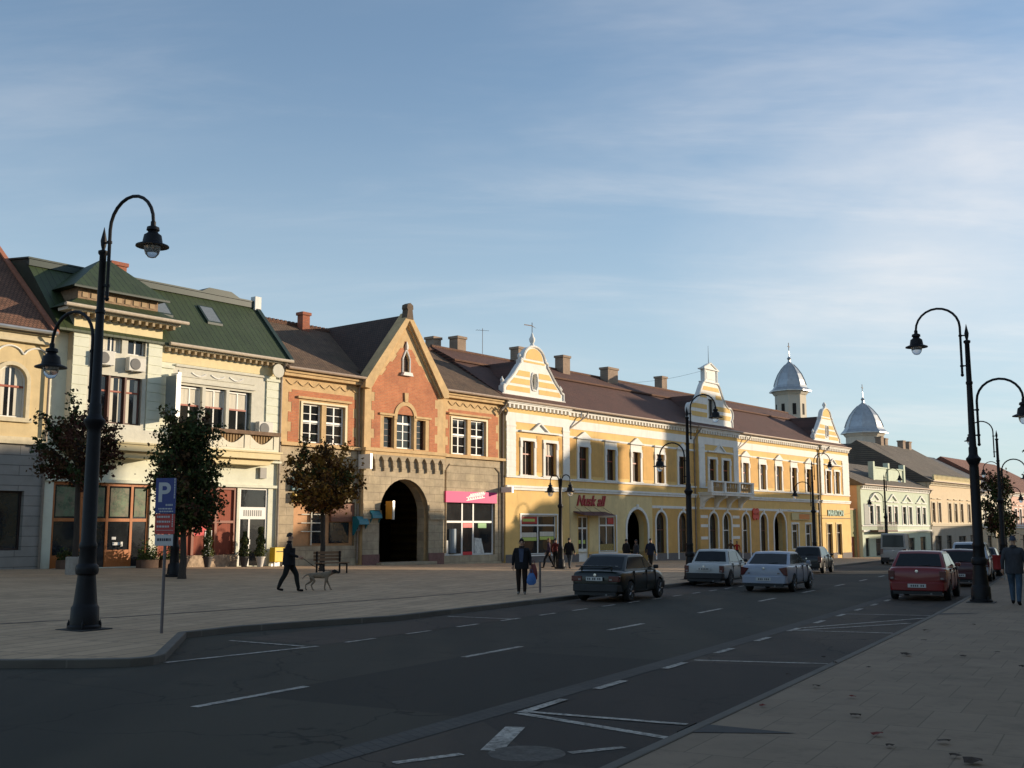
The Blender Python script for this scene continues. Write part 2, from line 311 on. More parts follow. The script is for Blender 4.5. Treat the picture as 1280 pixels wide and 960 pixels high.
def stained(m, col, amt=.5, scale=.5, lo=.5, hi=.68):
    nt = m.node_tree; N = nt.nodes.new; L = nt.links.new; b = [n for n in nt.nodes if n.type == 'BSDF_PRINCIPLED'][0]; c = b.inputs['Base Color'].links[0].from_socket; tc = [n for n in nt.nodes if n.type == 'TEX_COORD'][0]
    for k, sc in enumerate((scale, scale*7)):
        n = N('ShaderNodeTexNoise'); n.inputs['Scale'].default_value = sc; n.inputs['Detail'].default_value = 9; n.inputs['Roughness'].default_value = .7; L(tc.outputs['Object'], n.inputs['Vector'])
        r = N('ShaderNodeMapRange'); r.interpolation_type = 'SMOOTHSTEP'; L(n.outputs['Fac'], r.inputs['Value']); r.inputs['From Min'].default_value = lo; r.inputs['From Max'].default_value = hi; r.inputs['To Max'].default_value = amt*(1 if k == 0 else .7)
        x = N('ShaderNodeMix'); x.data_type = 'RGBA'; L(r.outputs[0], x.inputs['Factor']); L(c, x.inputs['A']); x.inputs['B'].default_value = (*col, 1); c = x.outputs['Result']
    L(c, b.inputs['Base Color']); return m

for m_, c_, a_ in ((TILE, (.075, .042, .030), .5), (TILEO, (.075, .062, .038), .6), (TILER, (.09, .06, .038), .55), (TILEG, (.075, .066, .05), .5), (SHEETG, (.055, .066, .035), .5), (YEL, (.50, .36, .19), .35), (YELP, (.48, .36, .2), .45), (OCHRE, (.42, .27, .12), .4), (SANDG, (.24, .19, .13), .55), (MINT, (.46, .45, .34), .35), (BRICK, (.28, .10, .06), .5)):
    stained(m_, c_, a_, .55, .5, .7)

# ------------------------------------------------------------------ ground
ASPH = asphalt('asphalt', (.036, .034, .026))
BAYA = asphalt('bay_asphalt', (.055, .045, .036))
COBB = masonry('gutter_cobbles', (.066, .060, .052), (.054, .050, .044), (.042, .039, .035), .16, .12, .008, axes='xy', rot=R(61), rough=.9, bump=.8, var=.3)
PAVL = masonry('plaza_slabs', (.40, .275, .165), (.485, .335, .205), (.15, .108, .07), .46, 1.9, .016, axes='xy', rot=R(20.7), offset=.35, rough=.85, bump=.25, var=.13, nscale=.7)
PAVR = masonry('pavement_slabs', (.215, .158, .105), (.25, .185, .125), (.15, .11, .072), .50, 1.1, .007, axes='xy', rot=R(29), offset=.5, rough=.88, bump=.25, var=.16, nscale=.8)
KERB = masonry('kerb_stone', (.105, .095, .08), (.13, .115, .095), (.17, .15, .125), .8, 30, .006, axes='xy', rot=R(61), rough=.9, bump=.4, var=.2)
PAINT = worn_paint('road_paint', (.50, .46, .40), (.06, .053, .045))
stained(PAVL, (.25, .175, .105), .55); stained(PAVR, (.135, .098, .065), .6, .45)
def grid_sheet(name, us, fv0, fv1, nv, dz, h, m, kind='structure'):
    mb = MB(); n = nv+1
    vs = []
    for u in us:
        a, b = fv0(u), fv1(u)
        for j in range(n):
            v = a+(b-a)*j/nv; x, y = spos(u, v); vs.append((x, y, h(x, y)+dz))
    fs = [(i*n+j, (i+1)*n+j, (i+1)*n+j+1, i*n+j+1) for i in range(len(us)-1) for j in range(nv)]
    mb.add(vs, fs); o = mb.build(name, m, smooth=False); return tag(o, kind=kind)
def frange(a, b, st):
    r = []; x = a
    while x < b-1e-6: r.append(x); x += st
    return r+[b]
# base terrain out to the horizon, below the road
mb = MB(); xs = [-1500, -600, -250, -120]+frange(-80, 140, 10)+[220, 400, 900, 1800]; ys = [-600, -250, -100]+frange(-40, 220, 10)+[320, 600, 1200, 2200]
vs = [(x, y, gr(max(-150, min(250, x)), max(-40, min(260, y)))-.25) for x in xs for y in ys]; ny = len(ys)
mb.add(vs, [(i*ny+j, (i+1)*ny+j, (i+1)*ny+j+1, i*ny+j+1) for i in range(len(xs)-1) for j in range(ny-1)])
tag(mb.build('ground', mat('earth', (.10, .09, .07), rough=.95, var=.3, scale=.2)), kind='structure')
# left kerb line with the bulge of the pavement corner at the near bay
def vL(u):
    return kL(u)
road_us = frange(-30, 230, 2.0)
def roadL(u): return -60 if u < 11 else kL(u)-3.0
tag(grid_sheet('road', road_us, lambda u: lerp([6, 16], [-45, kL(u)-2.5], u), lambda u: kR(u)+.02, 34, 0, gr, ASPH))
grid_sheet('parking_bay_road', frange(-20, 100, 2), lambda u: -5.80+bend(u), lambda u: kR(u)+.02, 2, .004, gr, BAYA)
grid_sheet('left_bay_road', frange(15.5, 110, 2), lambda u: kL(u)-.3, lambda u: -12.30+bend(u), 2, .004, gr, BAYA)
grid_sheet('gutter_strip', frange(-20, 120, 2), lambda u: -6.14+bend(u), lambda u: -5.80+bend(u), 1, .008, gr, COBB)
# plaza: polygon between the kerb line and the facades, cut into a fine fan of rows running away from the kerb
kp = [(-40.0, 17.3), (-20.0, 16.8), (-12.0, 16.4), (-7.4, 16.03), (-6.2, 16.12), (-5.6, 16.25), (-5.36, 16.5), (-5.32, 16.9), (-5.66, 18.5), (-6.1, 20.6), (-5.42, 21.98), (-4.09, 23.48)]
for u in frange(20.5, 230, 3.0):
    kp.append(spos(u, kL(u)-.18))
def back_pt(p, i):
    s, q = sq(*p)
    if i < 5: return [(-72, 62), (-56, 53), (-46, 47.5), (-39, 42.5), (-35.6, 40.2)][i]
    return fpos(s if q > 2 else s, -8)
def kerb_rows(pts):
    mb = MB(); vs = []; rows = 14
    for i, p in enumerate(pts):
        b = back_pt(p, i)
        for j in range(rows+1):
            t = j/rows; x = p[0]+(b[0]-p[0])*t; y = p[1]+(b[1]-p[1])*t; vs.append((x, y, gp(x, y)))
    n = rows+1
    mb.add(vs, [(i*n+j, i*n+j+1, (i+1)*n+j+1, (i+1)*n+j) for i in range(len(pts)-1) for j in range(rows)]); return mb
tag(kerb_rows(kp).build('plaza_pavement', PAVL), kind='structure')
def kerb(name, pts, side, w=.16):
    mb = MB(); vs = []; n = len(pts)
    for i, p in enumerate(pts):
        a = Vector(pts[max(i-1, 0)]); c = Vector(pts[min(i+1, n-1)]); d = (c-a).normalized(); nn = Vector((d.y, -d.x))*side
        for off, top in ((0, -.35), (0, .012), (-w, .012), (-w, -.35)):
            x, y = p[0]+nn.x*off, p[1]+nn.y*off; vs.append((x+nn.x*.02, y+nn.y*.02, gp(x, y)+top))
    mb.add(vs, [(i*4+j, i*4+(j+1) % 4, (i+1)*4+(j+1) % 4, (i+1)*4+j) for i in range(n-1) for j in range(4)])
    return tag(mb.build(name, KERB, bev=.015), kind='structure')
kerb('plaza_kerb', kp, 1)
# pavement under the camera
grid_sheet('right_pavement', frange(-30, 200, 2), lambda u: kR(u), lambda u: kR(u)+16, 10, 0, gp, PAVR)
kerb('right_kerb', [spos(u, kR(u)) for u in frange(-30, 200, 2)], -1, .12)
# dark drainage channel across the plaza, parallel to the facades
def strip(name, pts, w, dz, h, m, seg=1.5):
    mb = MB(); P = []
    for a, b in zip(pts[:-1], pts[1:]):
        k = max(1, int(math.dist(a, b)/seg))
        P += [(a[0]+(b[0]-a[0])*i/k, a[1]+(b[1]-a[1])*i/k) for i in range(k)]
    P.append(pts[-1]); n = len(P); vs = []
    for i, p in enumerate(P):
        a = Vector(P[max(i-1, 0)]); c = Vector(P[min(i+1, n-1)]); d = (c-a).normalized(); nn = Vector((d.y, -d.x))*w/2
        for sg in (1, -1):
            x, y = p[0]+nn.x*sg, p[1]+nn.y*sg; vs.append((x, y, h(x, y)+dz))
    mb.add(vs, [(i*2, i*2+1, i*2+3, i*2+2) for i in range(n-1)])
    return tag(mb.build(name, m), kind='structure')
strip('drain_channel', [(-13.6, 17.7), (-10.1, 21.8), (-8.3, 23.9), (-6.2, 26.8), (-3.2, 31.1), (1.7, 39.5), (8, 49.5), (16, 62)], .10, .006, gp, mat('channel_dark', (.035, .03, .028), rough=.9, var=.3))
strip('slab_border_channel', [fpos(-40, 4.6), fpos(60, 4.6)], .14, .005, gp, mat('border_slab', (.33, .28, .2), rough=.9, var=.2))
# road markings: lane dashes, bay outlines
def dashes(name, v, u0, u1, ln, gap, w, dz=.005):
    u = u0; k = 0
    while u < u1:
        pts = [spos(u+ln*i/3, v+bend(u+ln*i/3)) for i in range(4)]
        strip(name, pts, w, dz, gr, PAINT); u += ln+gap
mk = {}
dashes('lane_marking', -9.08, 3.3, 100, 1.95, 3.88, .12)
dashes('bay_marking', -12.2, 16.0, 50, .9, 1.05, .10, .009)
def mark(*uvs, w=.1, dz=.009): strip('bay_marking', [spos(*p) for p in uvs], w, dz, gr, PAINT)
mark((12.1, -12.7), (15.2, -12.3), w=.12); mark((15.15, -14.3), (15.04, -12.45), w=.10, dz=.0125); mark((22.25, -14.1), (22.4, -12.3), dz=.0125)
mark((10.5, -5.75), (9.87, -3.75), w=.12); mark((10.6, -5.75), (10.67, -3.9), dz=.0125); mark((10.5, -5.70), (11.6, -5.74), w=.12, dz=.016)
mark((16.3, -5.82), (16.8, -3.9)); mark((22.5, -5.95), (22.8, -4.0)); mark((23.2, -5.9), (27.4, -4.1)); mark((22.4, -5.9), (25.6, -4.1), dz=.0125); mark((28.0, -6.0), (28.4, -4.1))
for u in frange(12.6, 40, 2.4): mark((u, -5.72+bend(u)), (u+.9, -5.72+bend(u+.9)), w=.12, dz=.0125)
mark((8.55, -4.95), (9.72, -5.35), w=.20); mark((8.8, -4.3), (9.27, -3.99), w=.1); mark((8.3, -5.1), (7.7, -5.4), w=.1)
# manhole cover and two flat dark wedges painting the shaded inlets at the right kerb
mh = MB(); x, y = spos(8.6, -4.62); mh.lathe([(.34, 0), (.34, .005), (.29, .006), (.0, .006)], (x, y, gr(x, y)+.002), 28)
tag(mh.build('manhole_cover', worn_paint('painted_iron', (.12, .11, .095), (.052, .045, .038))), 'round manhole cover with faded white paint in the near parking bay', 'manhole')
def ramp(u, v, du, label):
    mb = MB(); pts = [(u-.22, kR(u)-.025), (u+.32, kR(u)-.025), (u+du, kR(u)+.95)]
    mb.add([(*spos(*p), gp(*spos(*p))+.006) for p in pts], [(0, 1, 2)])
    mb.add([(*spos(u+t, kR(u)-.03), gp(*spos(u, v))+zz) for t, zz in ((-.22, .012), (.32, .012), (.32, -.09), (-.22, -.09))], [(0, 1, 2, 3)])
    tag(mb.build('drain_inlet', mat('wet_dark_stone', (.035, .034, .033), rough=.8, var=.3)), label, 'drain inlet', 'inlets cut in the right kerb')
ramp(9.85, -3.5, .25, 'dark wedge shaped drain inlet cut in the near right kerb')
ramp(27.3, -3.8, .9, 'dark wedge shaped drain inlet by the foot of the tall right lamp')

# ------------------------------------------------------------------ building kit (facade frame: x along the facade, y into the house, z world)
class Bld:
    def __init__(s, name, label, s0, s1, cat='building', zb=None):
        s.s0, s.s1 = s0, s1; s.sm = (s0+s1)/2; s.zb = fz(s.sm) if zb is None else zb
        x, y = fpos(s.sm); s.e = empty(name, (x, y, s.zb), R(51), label=label, cat=cat); s.off = (s.sm, 0, s.zb)
    def each(s, mb, name, m, parent=None, **k):
        for i in islands(mb): s.part(i, name, m, parent, **k)
    def part(s, mb, name, m, parent=None, **k): return mb.build(name, m, parent or s.e, s.off, **k)
def hole_rect(x0, x1, z0, z1): return [(x0, z0), (x1, z0), (x1, z1), (x0, z1)]
def hole_arch(x0, x1, z0, z1, n=14):
    r = (x1-x0)/2; c = (x0+x1)/2; zc = z1-r
    return [(x0, z0), (x1, z0)]+[(c+r*math.cos(math.pi*i/n), zc+r*math.sin(math.pi*i/n)) for i in range(n+1)]
def arch_ring(mb, x0, x1, z0, z1, w, y0, y1, mi=0, n=14, legs=True):
    r = (x1-x0)/2; c = (x0+x1)/2; zc = z1-r
    inn = [(c+r*math.cos(math.pi*i/n), zc+r*math.sin(math.pi*i/n)) for i in range(n+1)]
    out = [(c+(r+w)*math.cos(math.pi*i/n), zc+(r+w)*math.sin(math.pi*i/n)) for i in range(n+1)]
    if legs: inn = [(x1, z0)]+inn+[(x0, z0)]; out = [(x1+w, z0)]+out+[(x0-w, z0)]
    for i in range(len(inn)-1):
        mb.prism([inn[i], out[i], out[i+1], inn[i+1]], 'y', y0, y1, mi)
def window(b, x0, x1, z0, z1, y, frame, cols=2, trans=.66, bar=.055, arch=False, pane=GL, curtain=0, name='window', grid=0, tcol=None, blind=0):
    f = MB(); d0, d1 = y, y+.07
    ww = bar
    if arch:
        arch_ring(f, x0+ww, x1-ww, z0, z1-ww, ww, d0, d1)
    else:
        f.box(x0, x0+ww, d0, d1, z0, z1); f.box(x1-ww, x1, d0, d1, z0, z1); f.box(x0+ww, x1-ww, d0, d1, z1-ww, z1)
    f.box(x0+ww, x1-ww, d0, d1, z0, z0+ww)
    zt = z0+(z1-z0)*trans if trans else z1
    e = .003
    for i in range(1, cols):
        xc = x0+(x1-x0)*i/cols; f.box(xc-ww*.5, xc+ww*.5, d0+e, d1-e, z0+ww, (z1-ww) if trans else z1-ww)
    if trans: f.box(x0+ww, x1-ww, d0-.02, d1-.01, zt-ww*.6, zt+ww*.6, 1 if tcol else 0)
    if grid:
        for i in range(1, grid):
            zc = z0+(z1-z0)*i/grid; f.box(x0+ww, x1-ww, d0+2*e, d1-2*e, zc-.014, zc+.014)
    w = b.part(f, name, [frame, tcol] if tcol else frame)
    p = MB(); hp = hole_arch(x0+.01, x1-.01, z0+.01, z1-.01) if arch else hole_rect(x0+.01, x1-.01, z0+.01, z1-.01)
    p.prism(hp, 'y', y+.035, y+.05); b.part(p, 'pane', pane, w)
    if curtain:
        c = MB(); wd = (x1-x0)
        if curtain in (1, 3): c.box(x0+ww+.01, x0+wd*.34, y+.026, y+.033, z0+ww+.02, z1-ww-.03)
        if curtain in (2, 3): c.box(x0+wd*.66, x1-ww-.01, y+.026, y+.033, z0+ww+.02, z1-ww-.03)
        if curtain == 4: c.box(x0+ww+.01, x1-ww-.01, y+.026, y+.033, zt+.03, z1-ww-.03)
        b.part(c, 'curtain', CURT, w)
    return w
def chimney(b, parent, x, y, z0, z1, w=.7, d=.55, m=CHIM, cap=True):
    mb = MB(); mb.box(x-w/2, x+w/2, y-d/2, y+d/2, z0, z1)
    if cap: mb.box(x-w/2-.07, x+w/2+.07, y-d/2-.07, y+d/2+.07, z1-.12, z1+.06)
    return b.part(mb, 'chimney', m, parent)
def gutter(b, x0, x1, y, z, name='gutter', m=GUT, parent=None):
    mb = MB(); mb.tube([(x0, y, z), (x1, y, z)], .085, 8); mb.box(x0, x1, y+.06, y+.16, z-.05, z+.05); return b.part(mb, name, m, parent, smooth=True)
def downpipe(b, pts, r=.055, m=PIPE): 
    mb = MB(); mb.tube(pts, r, 8); return b.part(mb, 'downpipe', m, smooth=True)
def shell(b, x0, x1, y1, z0, z1, m, y0=.3):
    mb = MB(); mb.add([(x0, y0, z0), (x0, y1, z0), (x0, y1, z1), (x0, y0, z1)], [(0, 1, 2, 3)]); mb.add([(x1, y0, z0), (x1, y1, z0), (x1, y1, z1), (x1, y0, z1)], [(0, 1, 2, 3)])
    mb.add([(x0, y1, z0), (x1, y1, z0), (x1, y1, z1), (x0, y1, z1)], [(0, 1, 2, 3)]); return b.part(mb, 'side_wall', m, recalc=False)
def textmesh(name, body, size, m, parent=None, loc=(0, 0, 0), rot=(0, 0, 0), ext=.01, shear=0, align='CENTER', bold=0):
    cu = bpy.data.curves.new(name, 'FONT'); cu.body = body; cu.size = size; cu.extrude = ext; cu.shear = shear; cu.align_x = align; cu.align_y = 'CENTER'; cu.offset = bold
    o = bpy.data.objects.new(name, cu); COL.objects.link(o); dg = bpy.context.evaluated_depsgraph_get(); dg.update()
    me = bpy.data.meshes.new_from_object(o.evaluated_get(dg)); bpy.data.objects.remove(o); bpy.data.curves.remove(cu)
    me.name = name; me.materials.clear(); me.materials.append(m)
    o = bpy.data.objects.new(name, me); COL.objects.link(o); o.location = loc; o.rotation_euler = rot
    if parent: o.parent = parent
    return o

# ------------------------------------------------------------------ yellow three-gabled house
def yellow_house():
    b = Bld('yellow_house', 'long yellow two-storey house with three white scrolled gables and brown roof', 0, 57.1)
    zb = -2.4
    W2 = [(1.7, 2.95), (4.2, 5.45), (8.4, 9.6), (11.9, 13.05), (15.35, 16.5), (18.8, 19.95), (22.25, 23.4), (26.75, 27.95), (29.15, 30.35), (33.35, 34.5), (36.75, 37.9), (40.1, 41.25), (43.45, 44.6), (46.8, 47.95), (51.15, 52.25), (53.4, 54.5)]
    AR = [(14.5, 17.4, 3.1), (18.65, 20.15, 2.93), (22.05, 23.6, 2.93), (26.55, 28.0, 2.93), (28.95, 30.4, 2.93), (33.0, 34.4, 2.93), (36.5, 37.9, 2.93), (39.3, 41.8, 3.1)]
    reg = [(0, 7.0, -.2), (7.0, 25.0, 0), (25.0, 32.0, -.3), (32.0, 49.8, 0), (49.8, 57.1, -.2)]
    rects = [(1.6, 5.5, -.05, 2.55), (8.3, 9.55, -.66, 2.5), (10.9, 13.05, -.02, 2.55), (43.2, 44.6, -.35, 2.05), (46.3, 47.6, -1.3, 2.05), (50.9, 52.2, -1.32, 2.07), (53.3, 54.6, -1.05, 2.07)]
    def yat(x):
        for a, c, y in reg:
            if a <= x < c: return y
        return 0
    wall = MB()
    for a, c, y in reg:
        hs = [hole_rect(x0, x1, 5.16, 7.43) for x0, x1 in W2 if a <= x0 < c]
        hs += [hole_arch(x0, x1, fz((x0+x1)/2)-.05 if x1-x0 > 2 else fz((x0+x1)/2)+.12, zt) for x0, x1, zt in AR if a <= x0 < c]
        hs += [hole_rect(x0, x1, z0, z1) for x0, x1, z0, z1 in rects if a <= x0 < c]
        wall.wall([(a, zb), (c, zb), (c, 10.0), (a, 10.0)], hs, y, .5, reveal=.32)
    b.part(wall, 'wall', YEL); shell(b, 0, 57.1, 12.5, zb, 10.0, YELP)
    # ground floor skins: smooth pale left end, ochre middle, pale right end; plinth
    skin = MB()
    skin.wall([(7.02, .02), (18.1, .02), (18.1, 4.05), (7.02, 4.05)], [hole_rect(8.3-.12, 9.55+.12, .03, 2.62), hole_rect(10.9-.12, 13.05+.12, .03, 2.67), hole_arch(14.5-.2, 17.4+.2, .03, 3.3)], -.014, 0)
    b.part(skin, 'wall_facing', YELP)
    och = MB()
    def panel(x0, x1, z0, z1, y): och.box(x0, x1, y-.018, y, z0, z1)
    for i in range(2, 6): panel(W2[i][1]+.42, W2[i+1][0]-.42, 5.35, 7.9, 0)
    for i in range(9, 13): panel(W2[i][1]+.42, W2[i+1][0]-.42, 5.35, 7.9, 0)
    panel(7.05, 8.02, 5.35, 7.9, 0); panel(23.8, 24.95, 5.35, 7.9, 0); panel(32.05, 32.95, 5.35, 7.9, 0); panel(48.35, 49.75, 5.35, 7.9, 0)
    for x0, x1, y in ((1.02, 1.42, -.2), (3.3, 3.85, -.2), (5.78, 6.2, -.2), (26.02, 26.45, -.3), (28.27, 28.83, -.3), (30.68, 31.1, -.3), (50.6, 50.9, -.2), (52.55, 53.1, -.2), (54.8, 55.3, -.2)): panel(x0, x1, 5.4, 7.85, y)
    # ochre ground floor fields between arches
    ar = sorted(AR[1:])
    edges = [(18.2, 25.0, 0, AR[1:3]), (25.0, 32.0, -.3, AR[3:5]), (32.0, 42.3, 0, AR[5:8])]
    for a, c, y, hs in edges:
        och.wall([(a+.02, -.25 if a < 30 else -.5), (c-.02, -.25 if a < 30 else -.5), (c-.02, 3.18), (a+.02, 3.18)], [hole_arch(x0-.17, x1+.17, -.24 if a < 30 else -.49, zt+.17) for x0, x1, zt in hs], y-.018, y)
    b.each(och, 'ochre_panel', OCHRE)
    pl = MB()
    for a, c, y in reg:
        segs = [a]; cuts = sorted([(x0, x1) for x0, x1, *_ in AR+rects if a <= x0 < c and (x1-x0 > 2.3 and x0 > 14 or x0 in (8.3, 46.3, 50.9, 53.3))])
        x = a
        for x0, x1 in cuts+[(c, c)]:
            if x0-x > .05: pl.box(x, x0, y-.05, y, zb, fz(x)+.52)
            x = x1
    b.part(pl, 'plinth', GREYP)
    # cornices and bands
    tr = MB()
    for a, c, y in reg:
        e = .02 if y < 0 else 0
        tr.box(a-e, c+e, y-.16, y, 4.32, 4.46); tr.box(a-e, c+e, y-.10, y, 4.16, 4.315)      # string course
        tr.box(a, c, y-.10, y, 4.96, 5.09)                                                 # sill band
        tr.box(a, c, y-.03, y, 8.62, 9.22)                                                 # frieze
        tr.box(a, c, y-.04, y, 7.98, 8.12)
        tr.box(a-e, c+e, y-.30, y, 9.86, 9.99); tr.box(a-e, c+e, y-.22, y, 9.74, 9.857)
        if y == 0: tr.box(a, c, y-.04, y, 3.22, 3.42) if a > 20 else tr.box(18.1, 25, -.04, 0, 3.22, 3.42)
        else: tr.box(25, 32, -.34, -.3, 3.22, 3.40) if a == 25 else None
    b.part(tr, 'cornice', WHITE)
    for a, c, y in reg:
        br = MB(); n = int((c-a)/.42); st = (c-a)/n
        for i in range(n): x = a+st*(i+.5); br.box(x-.085, x+.085, y-.20, y, 9.50, 9.735)
        b.part(br, 'bracket_frieze', WHITE)
    for x0, x1, y in ((.05, 1.0, -.2), (6.22, 6.98, -.2), (25.05, 26.0, -.3), (31.12, 31.98, -.3), (49.85, 50.55, -.2), (55.4, 57.08, -.2)):
        p = MB(); p.box(x0, x1, y-.05, y, 5.10, 8.615); p.box(x0-.03, x1+.03, y-.08, y, 8.3, 8.42)
        for k in range(7): p.box(x0, x1, y-.065, y-.049, 5.2+k*.45, 5.56+k*.45)
        b.part(p, 'pilaster', WHITE)
    # windows with surrounds and pediments
    for i, (x0, x1) in enumerate(W2):
        y = yat(x0)
        w = window(b, x0+.02, x1-.02, 5.16, 7.43, y+.20, BFRAME, cols=2, trans=.62, bar=.07, curtain=[0, 4, 0, 0, 1, 0, 0, 0, 0, 3, 2, 2, 1, 0, 1, 2][i], tcol=mat('red_transom', (.30, .06, .025), rough=.5))
        s = MB()
        for a, c in ((x0-.24, x0), (x1, x1+.24)): s.box(a, c, y-.07, y, 5.10, 7.43)
        s.box(x0-.24, x1+.24, y-.07, y, 7.43, 7.62); s.box(x0-.34, x1+.34, y-.12, y, 5.06, 5.16)
        for xx in (x0-.24, x1+.02): s.box(xx, xx+.22, y-.11, y-.07, 7.0, 7.4)
        single = 7 < x0 < 25 or 32 < x0 < 49
        if single:
            s.box(x0-.38, x1+.38, y-.20, y, 7.98, 8.10); s.box(x0-.2, x1+.2, y-.04, y, 7.62, 7.98)
            if i in (2, 4, 6, 9, 11, 13): s.prism([(x0-.2, 8.10), (x1+.2, 8.10), ((x0+x1)/2, 8.52)], 'y', y-.16, y); 
        b.part(s, 'surround', WHITE, w)
    pd = MB()
    for c, y in ((3.58, -.2), (28.55, -.3), (52.82, -.2)):
        pd.box(c-2.15, c+2.15, y-.20, y, 8.0, 8.12)
        for sgn in (-1, 1): pd.prism([(c+sgn*1.0, 8.12), (c+sgn*.82, 8.12), (c, 8.62), (c, 8.74)], 'y', y-.18, y)
        pd.prism([(c-.8, 8.12), (c+.8, 8.12), (c, 8.60)], 'y', y-.05, y)
    b.each(pd, 'pediment', WHITE)
    # arched openings on the ground floor
    for i, (x0, x1, zt) in enumerate(AR):
        y = yat(x0); big = x1-x0 > 2; z0 = fz((x0+x1)/2)
        s = MB(); arch_ring(s, x0, x1, z0+.1, zt, .17 if not big else .2, y-.07, y)
        kx = (x0+x1)/2; s.prism([(kx-.09, zt), (kx+.09, zt), (kx+.13, zt+.36), (kx-.13, zt+.36)], 'y', y-.11, y-.001)
        if not big:
            w = window(b, x0, x1, z0+.12, zt, y+.22, WFRAME if i in (4, 5) else BFRAME, cols=1, trans=.62, bar=.06, arch=True, pane=GLB, name='arched_window')
            b.part(s, 'surround', WHITE, w)
        else:
            d = MB(); d.box(x0-5, x1+6, 5.5, 5.55, z0-.1, zt+.6)  # back sheet in the painted shade colour
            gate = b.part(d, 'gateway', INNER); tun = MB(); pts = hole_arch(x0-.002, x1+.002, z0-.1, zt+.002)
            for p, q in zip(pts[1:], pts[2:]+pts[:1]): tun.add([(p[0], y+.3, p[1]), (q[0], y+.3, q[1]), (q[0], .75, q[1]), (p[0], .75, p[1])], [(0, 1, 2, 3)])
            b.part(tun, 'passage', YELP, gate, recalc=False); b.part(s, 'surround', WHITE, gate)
    for zz in (.55, 1.75):
        pass
    st = MB()
    for x0, x1 in ((25.1, 26.3), (30.65, 31.9)):
        for zz in (.75, 1.75, 2.5): st.box(x0, x1, -.345, -.3, zz, zz+.24)
    b.each(st, 'stone_band', WHITE)
    # shop fronts
    def shopwin(x0, x1, z0, z1, y, cols=2, trans=.74):
        w = window(b, x0, x1, z0, z1, y+.12, WFRAME, cols=cols, trans=trans, bar=.09, pane=GLB, name='shop_window')
        s = MB(); s.box(x0-.12, x0, y-.04, y, z0-.08, z1+.1); s.box(x1, x1+.12, y-.04, y, z0-.08, z1+.1); s.box(x0, x1, y-.04, y, z1, z1+.1); s.box(x0-.14, x1+.14, y-.08, y, z0-.09, z0)
        b.part(s, 'surround', WFRAME, w); return w
    w = shopwin(1.6, 5.5, -.05, 2.55, -.2)
    RED = mat('red_panel', (.42, .03, .02), rough=.5, var=.15); LIME = mat('lime_label', (.45, .55, .12), rough=.6); YLET = mat('yellow_letters', (.75, .50, .06), rough=.5)
    p = MB(); p.box(1.72, 3.45, -.085, -.075, 1.98, 2.44); b.part(p, 'red_panel', RED, w)
    p = MB(); p.box(1.72, 3.4, -.085, -.075, 1.1, 1.4); p.box(3.75, 5.3, -.085, -.075, 1.15, 1.45); b.each(p, 'pale_panel', CURT, w)
    p = MB(); p.box(1.72, 3.4, -.086, -.0855, .86, 1.08); p.box(3.75, 5.3, -.085, -.075, .92, 1.13); p.box(1.9, 3.2, -.092, -.086, 2.12, 2.3); b.each(p, 'lime_panel', LIME, w)
    w2 = shopwin(10.9, 13.05, -.02, 2.55, 0); p = MB(); p.box(12.1, 12.9, .10, .11, 1.98, 2.42); b.part(p, 'red_panel', RED, w2); p = MB(); p.box(11.1, 12.9, .11, .115, .1, .55); b.part(p, 'goods', mat('shelf_goods', (.30, .22, .07), rough=.8, var=.8, scale=9), w2)
    d = MB(); z0 = -.66
    d.box(8.3, 8.4, .1, .17, z0, 2.5); d.box(9.45, 9.55, .1, .17, z0, 2.5); d.box(8.4, 9.45, .1, .17, 2.42, 2.5); d.box(8.4, 9.45, .1, .17, 1.62, 1.74); d.box(8.87, 8.98, .102, .168, z0+.9, 2.42); d.box(8.4, 9.45, .12, .16, z0, z0+.9)
    dr = b.part(d, 'door', WFRAME); p = MB(); p.box(8.4, 9.45, .14, .15, z0+.9, 2.42); b.part(p, 'pane', GLB, dr); p = MB(); p.box(8.84, 8.87, .06, .1, .35, .55); b.part(p, 'handle', ZINC, dr)
    p = MB()
    for a, c in ((8.5, 8.75), (9.05, 9.3)): p.box(a, c, .125, .135, .6, .85)
    b.each(p, 'notice', LIME, dr)
    # awning over the door
    a = MB(); a.prism([(-.02, 2.86), (-.95, 2.62), (-.95, 2.56), (-.02, 2.78)], 'x', 7.7, 11.6); 
    for x in (7.9, 9.1, 10.3, 11.4): a.tube([(x, -.02, 3.15), (x, -.85, 2.66)], .015, 6)
    b.part(a, 'awning', mat('dark_red_awning', (.10, .045, .045), rough=.7))
    for x0, x1, z0, z1 in rects[3:]:
        y = yat(x0); dd = z0 < -.9
        w = window(b, x0, x1, z0, z1, y+.14, WFRAME if x0 < 49 else mat('dark_door', (.035, .02, .016), rough=.6), cols=2 if x0 > 49 else 1, trans=.72, bar=.08, pane=GLB, name='shop_window' if not dd else 'shop_door')
        s = MB(); s.box(x0-.16, x0, y-.05, y, z0, z1+.16); s.box(x1, x1+.16, y-.05, y, z0, z1+.16); s.box(x0, x1, y-.05, y, z1, z1+.16); b.part(s, 'surround', YELP if x0 > 49 else WHITE, w)
    lt = MB(); lt.box(49.82, 57.08, -.25, -.2, 2.62, 2.68); b.part(lt, 'molding', GREYP)
    # balcony of the middle bay
    bl = MB(); bl.box(24.9, 32.4, -1.55, -.3, 4.36, 4.54); bl.box(24.8, 32.5, -1.62, -.3, 4.545, 4.60)
    bal = b.part(bl, 'balcony', WHITE)
    for x in (25.3, 27.7, 29.9, 32.0):
        c = MB(); c.prism([(-.3, 4.36), (-1.4, 4.36), (-1.4, 4.22), (-.95, 4.05), (-.6, 3.75), (-.48, 3.4), (-.3, 3.35)], 'x', x-.2, x+.2); b.part(c, 'corbel', WHITE, bal)
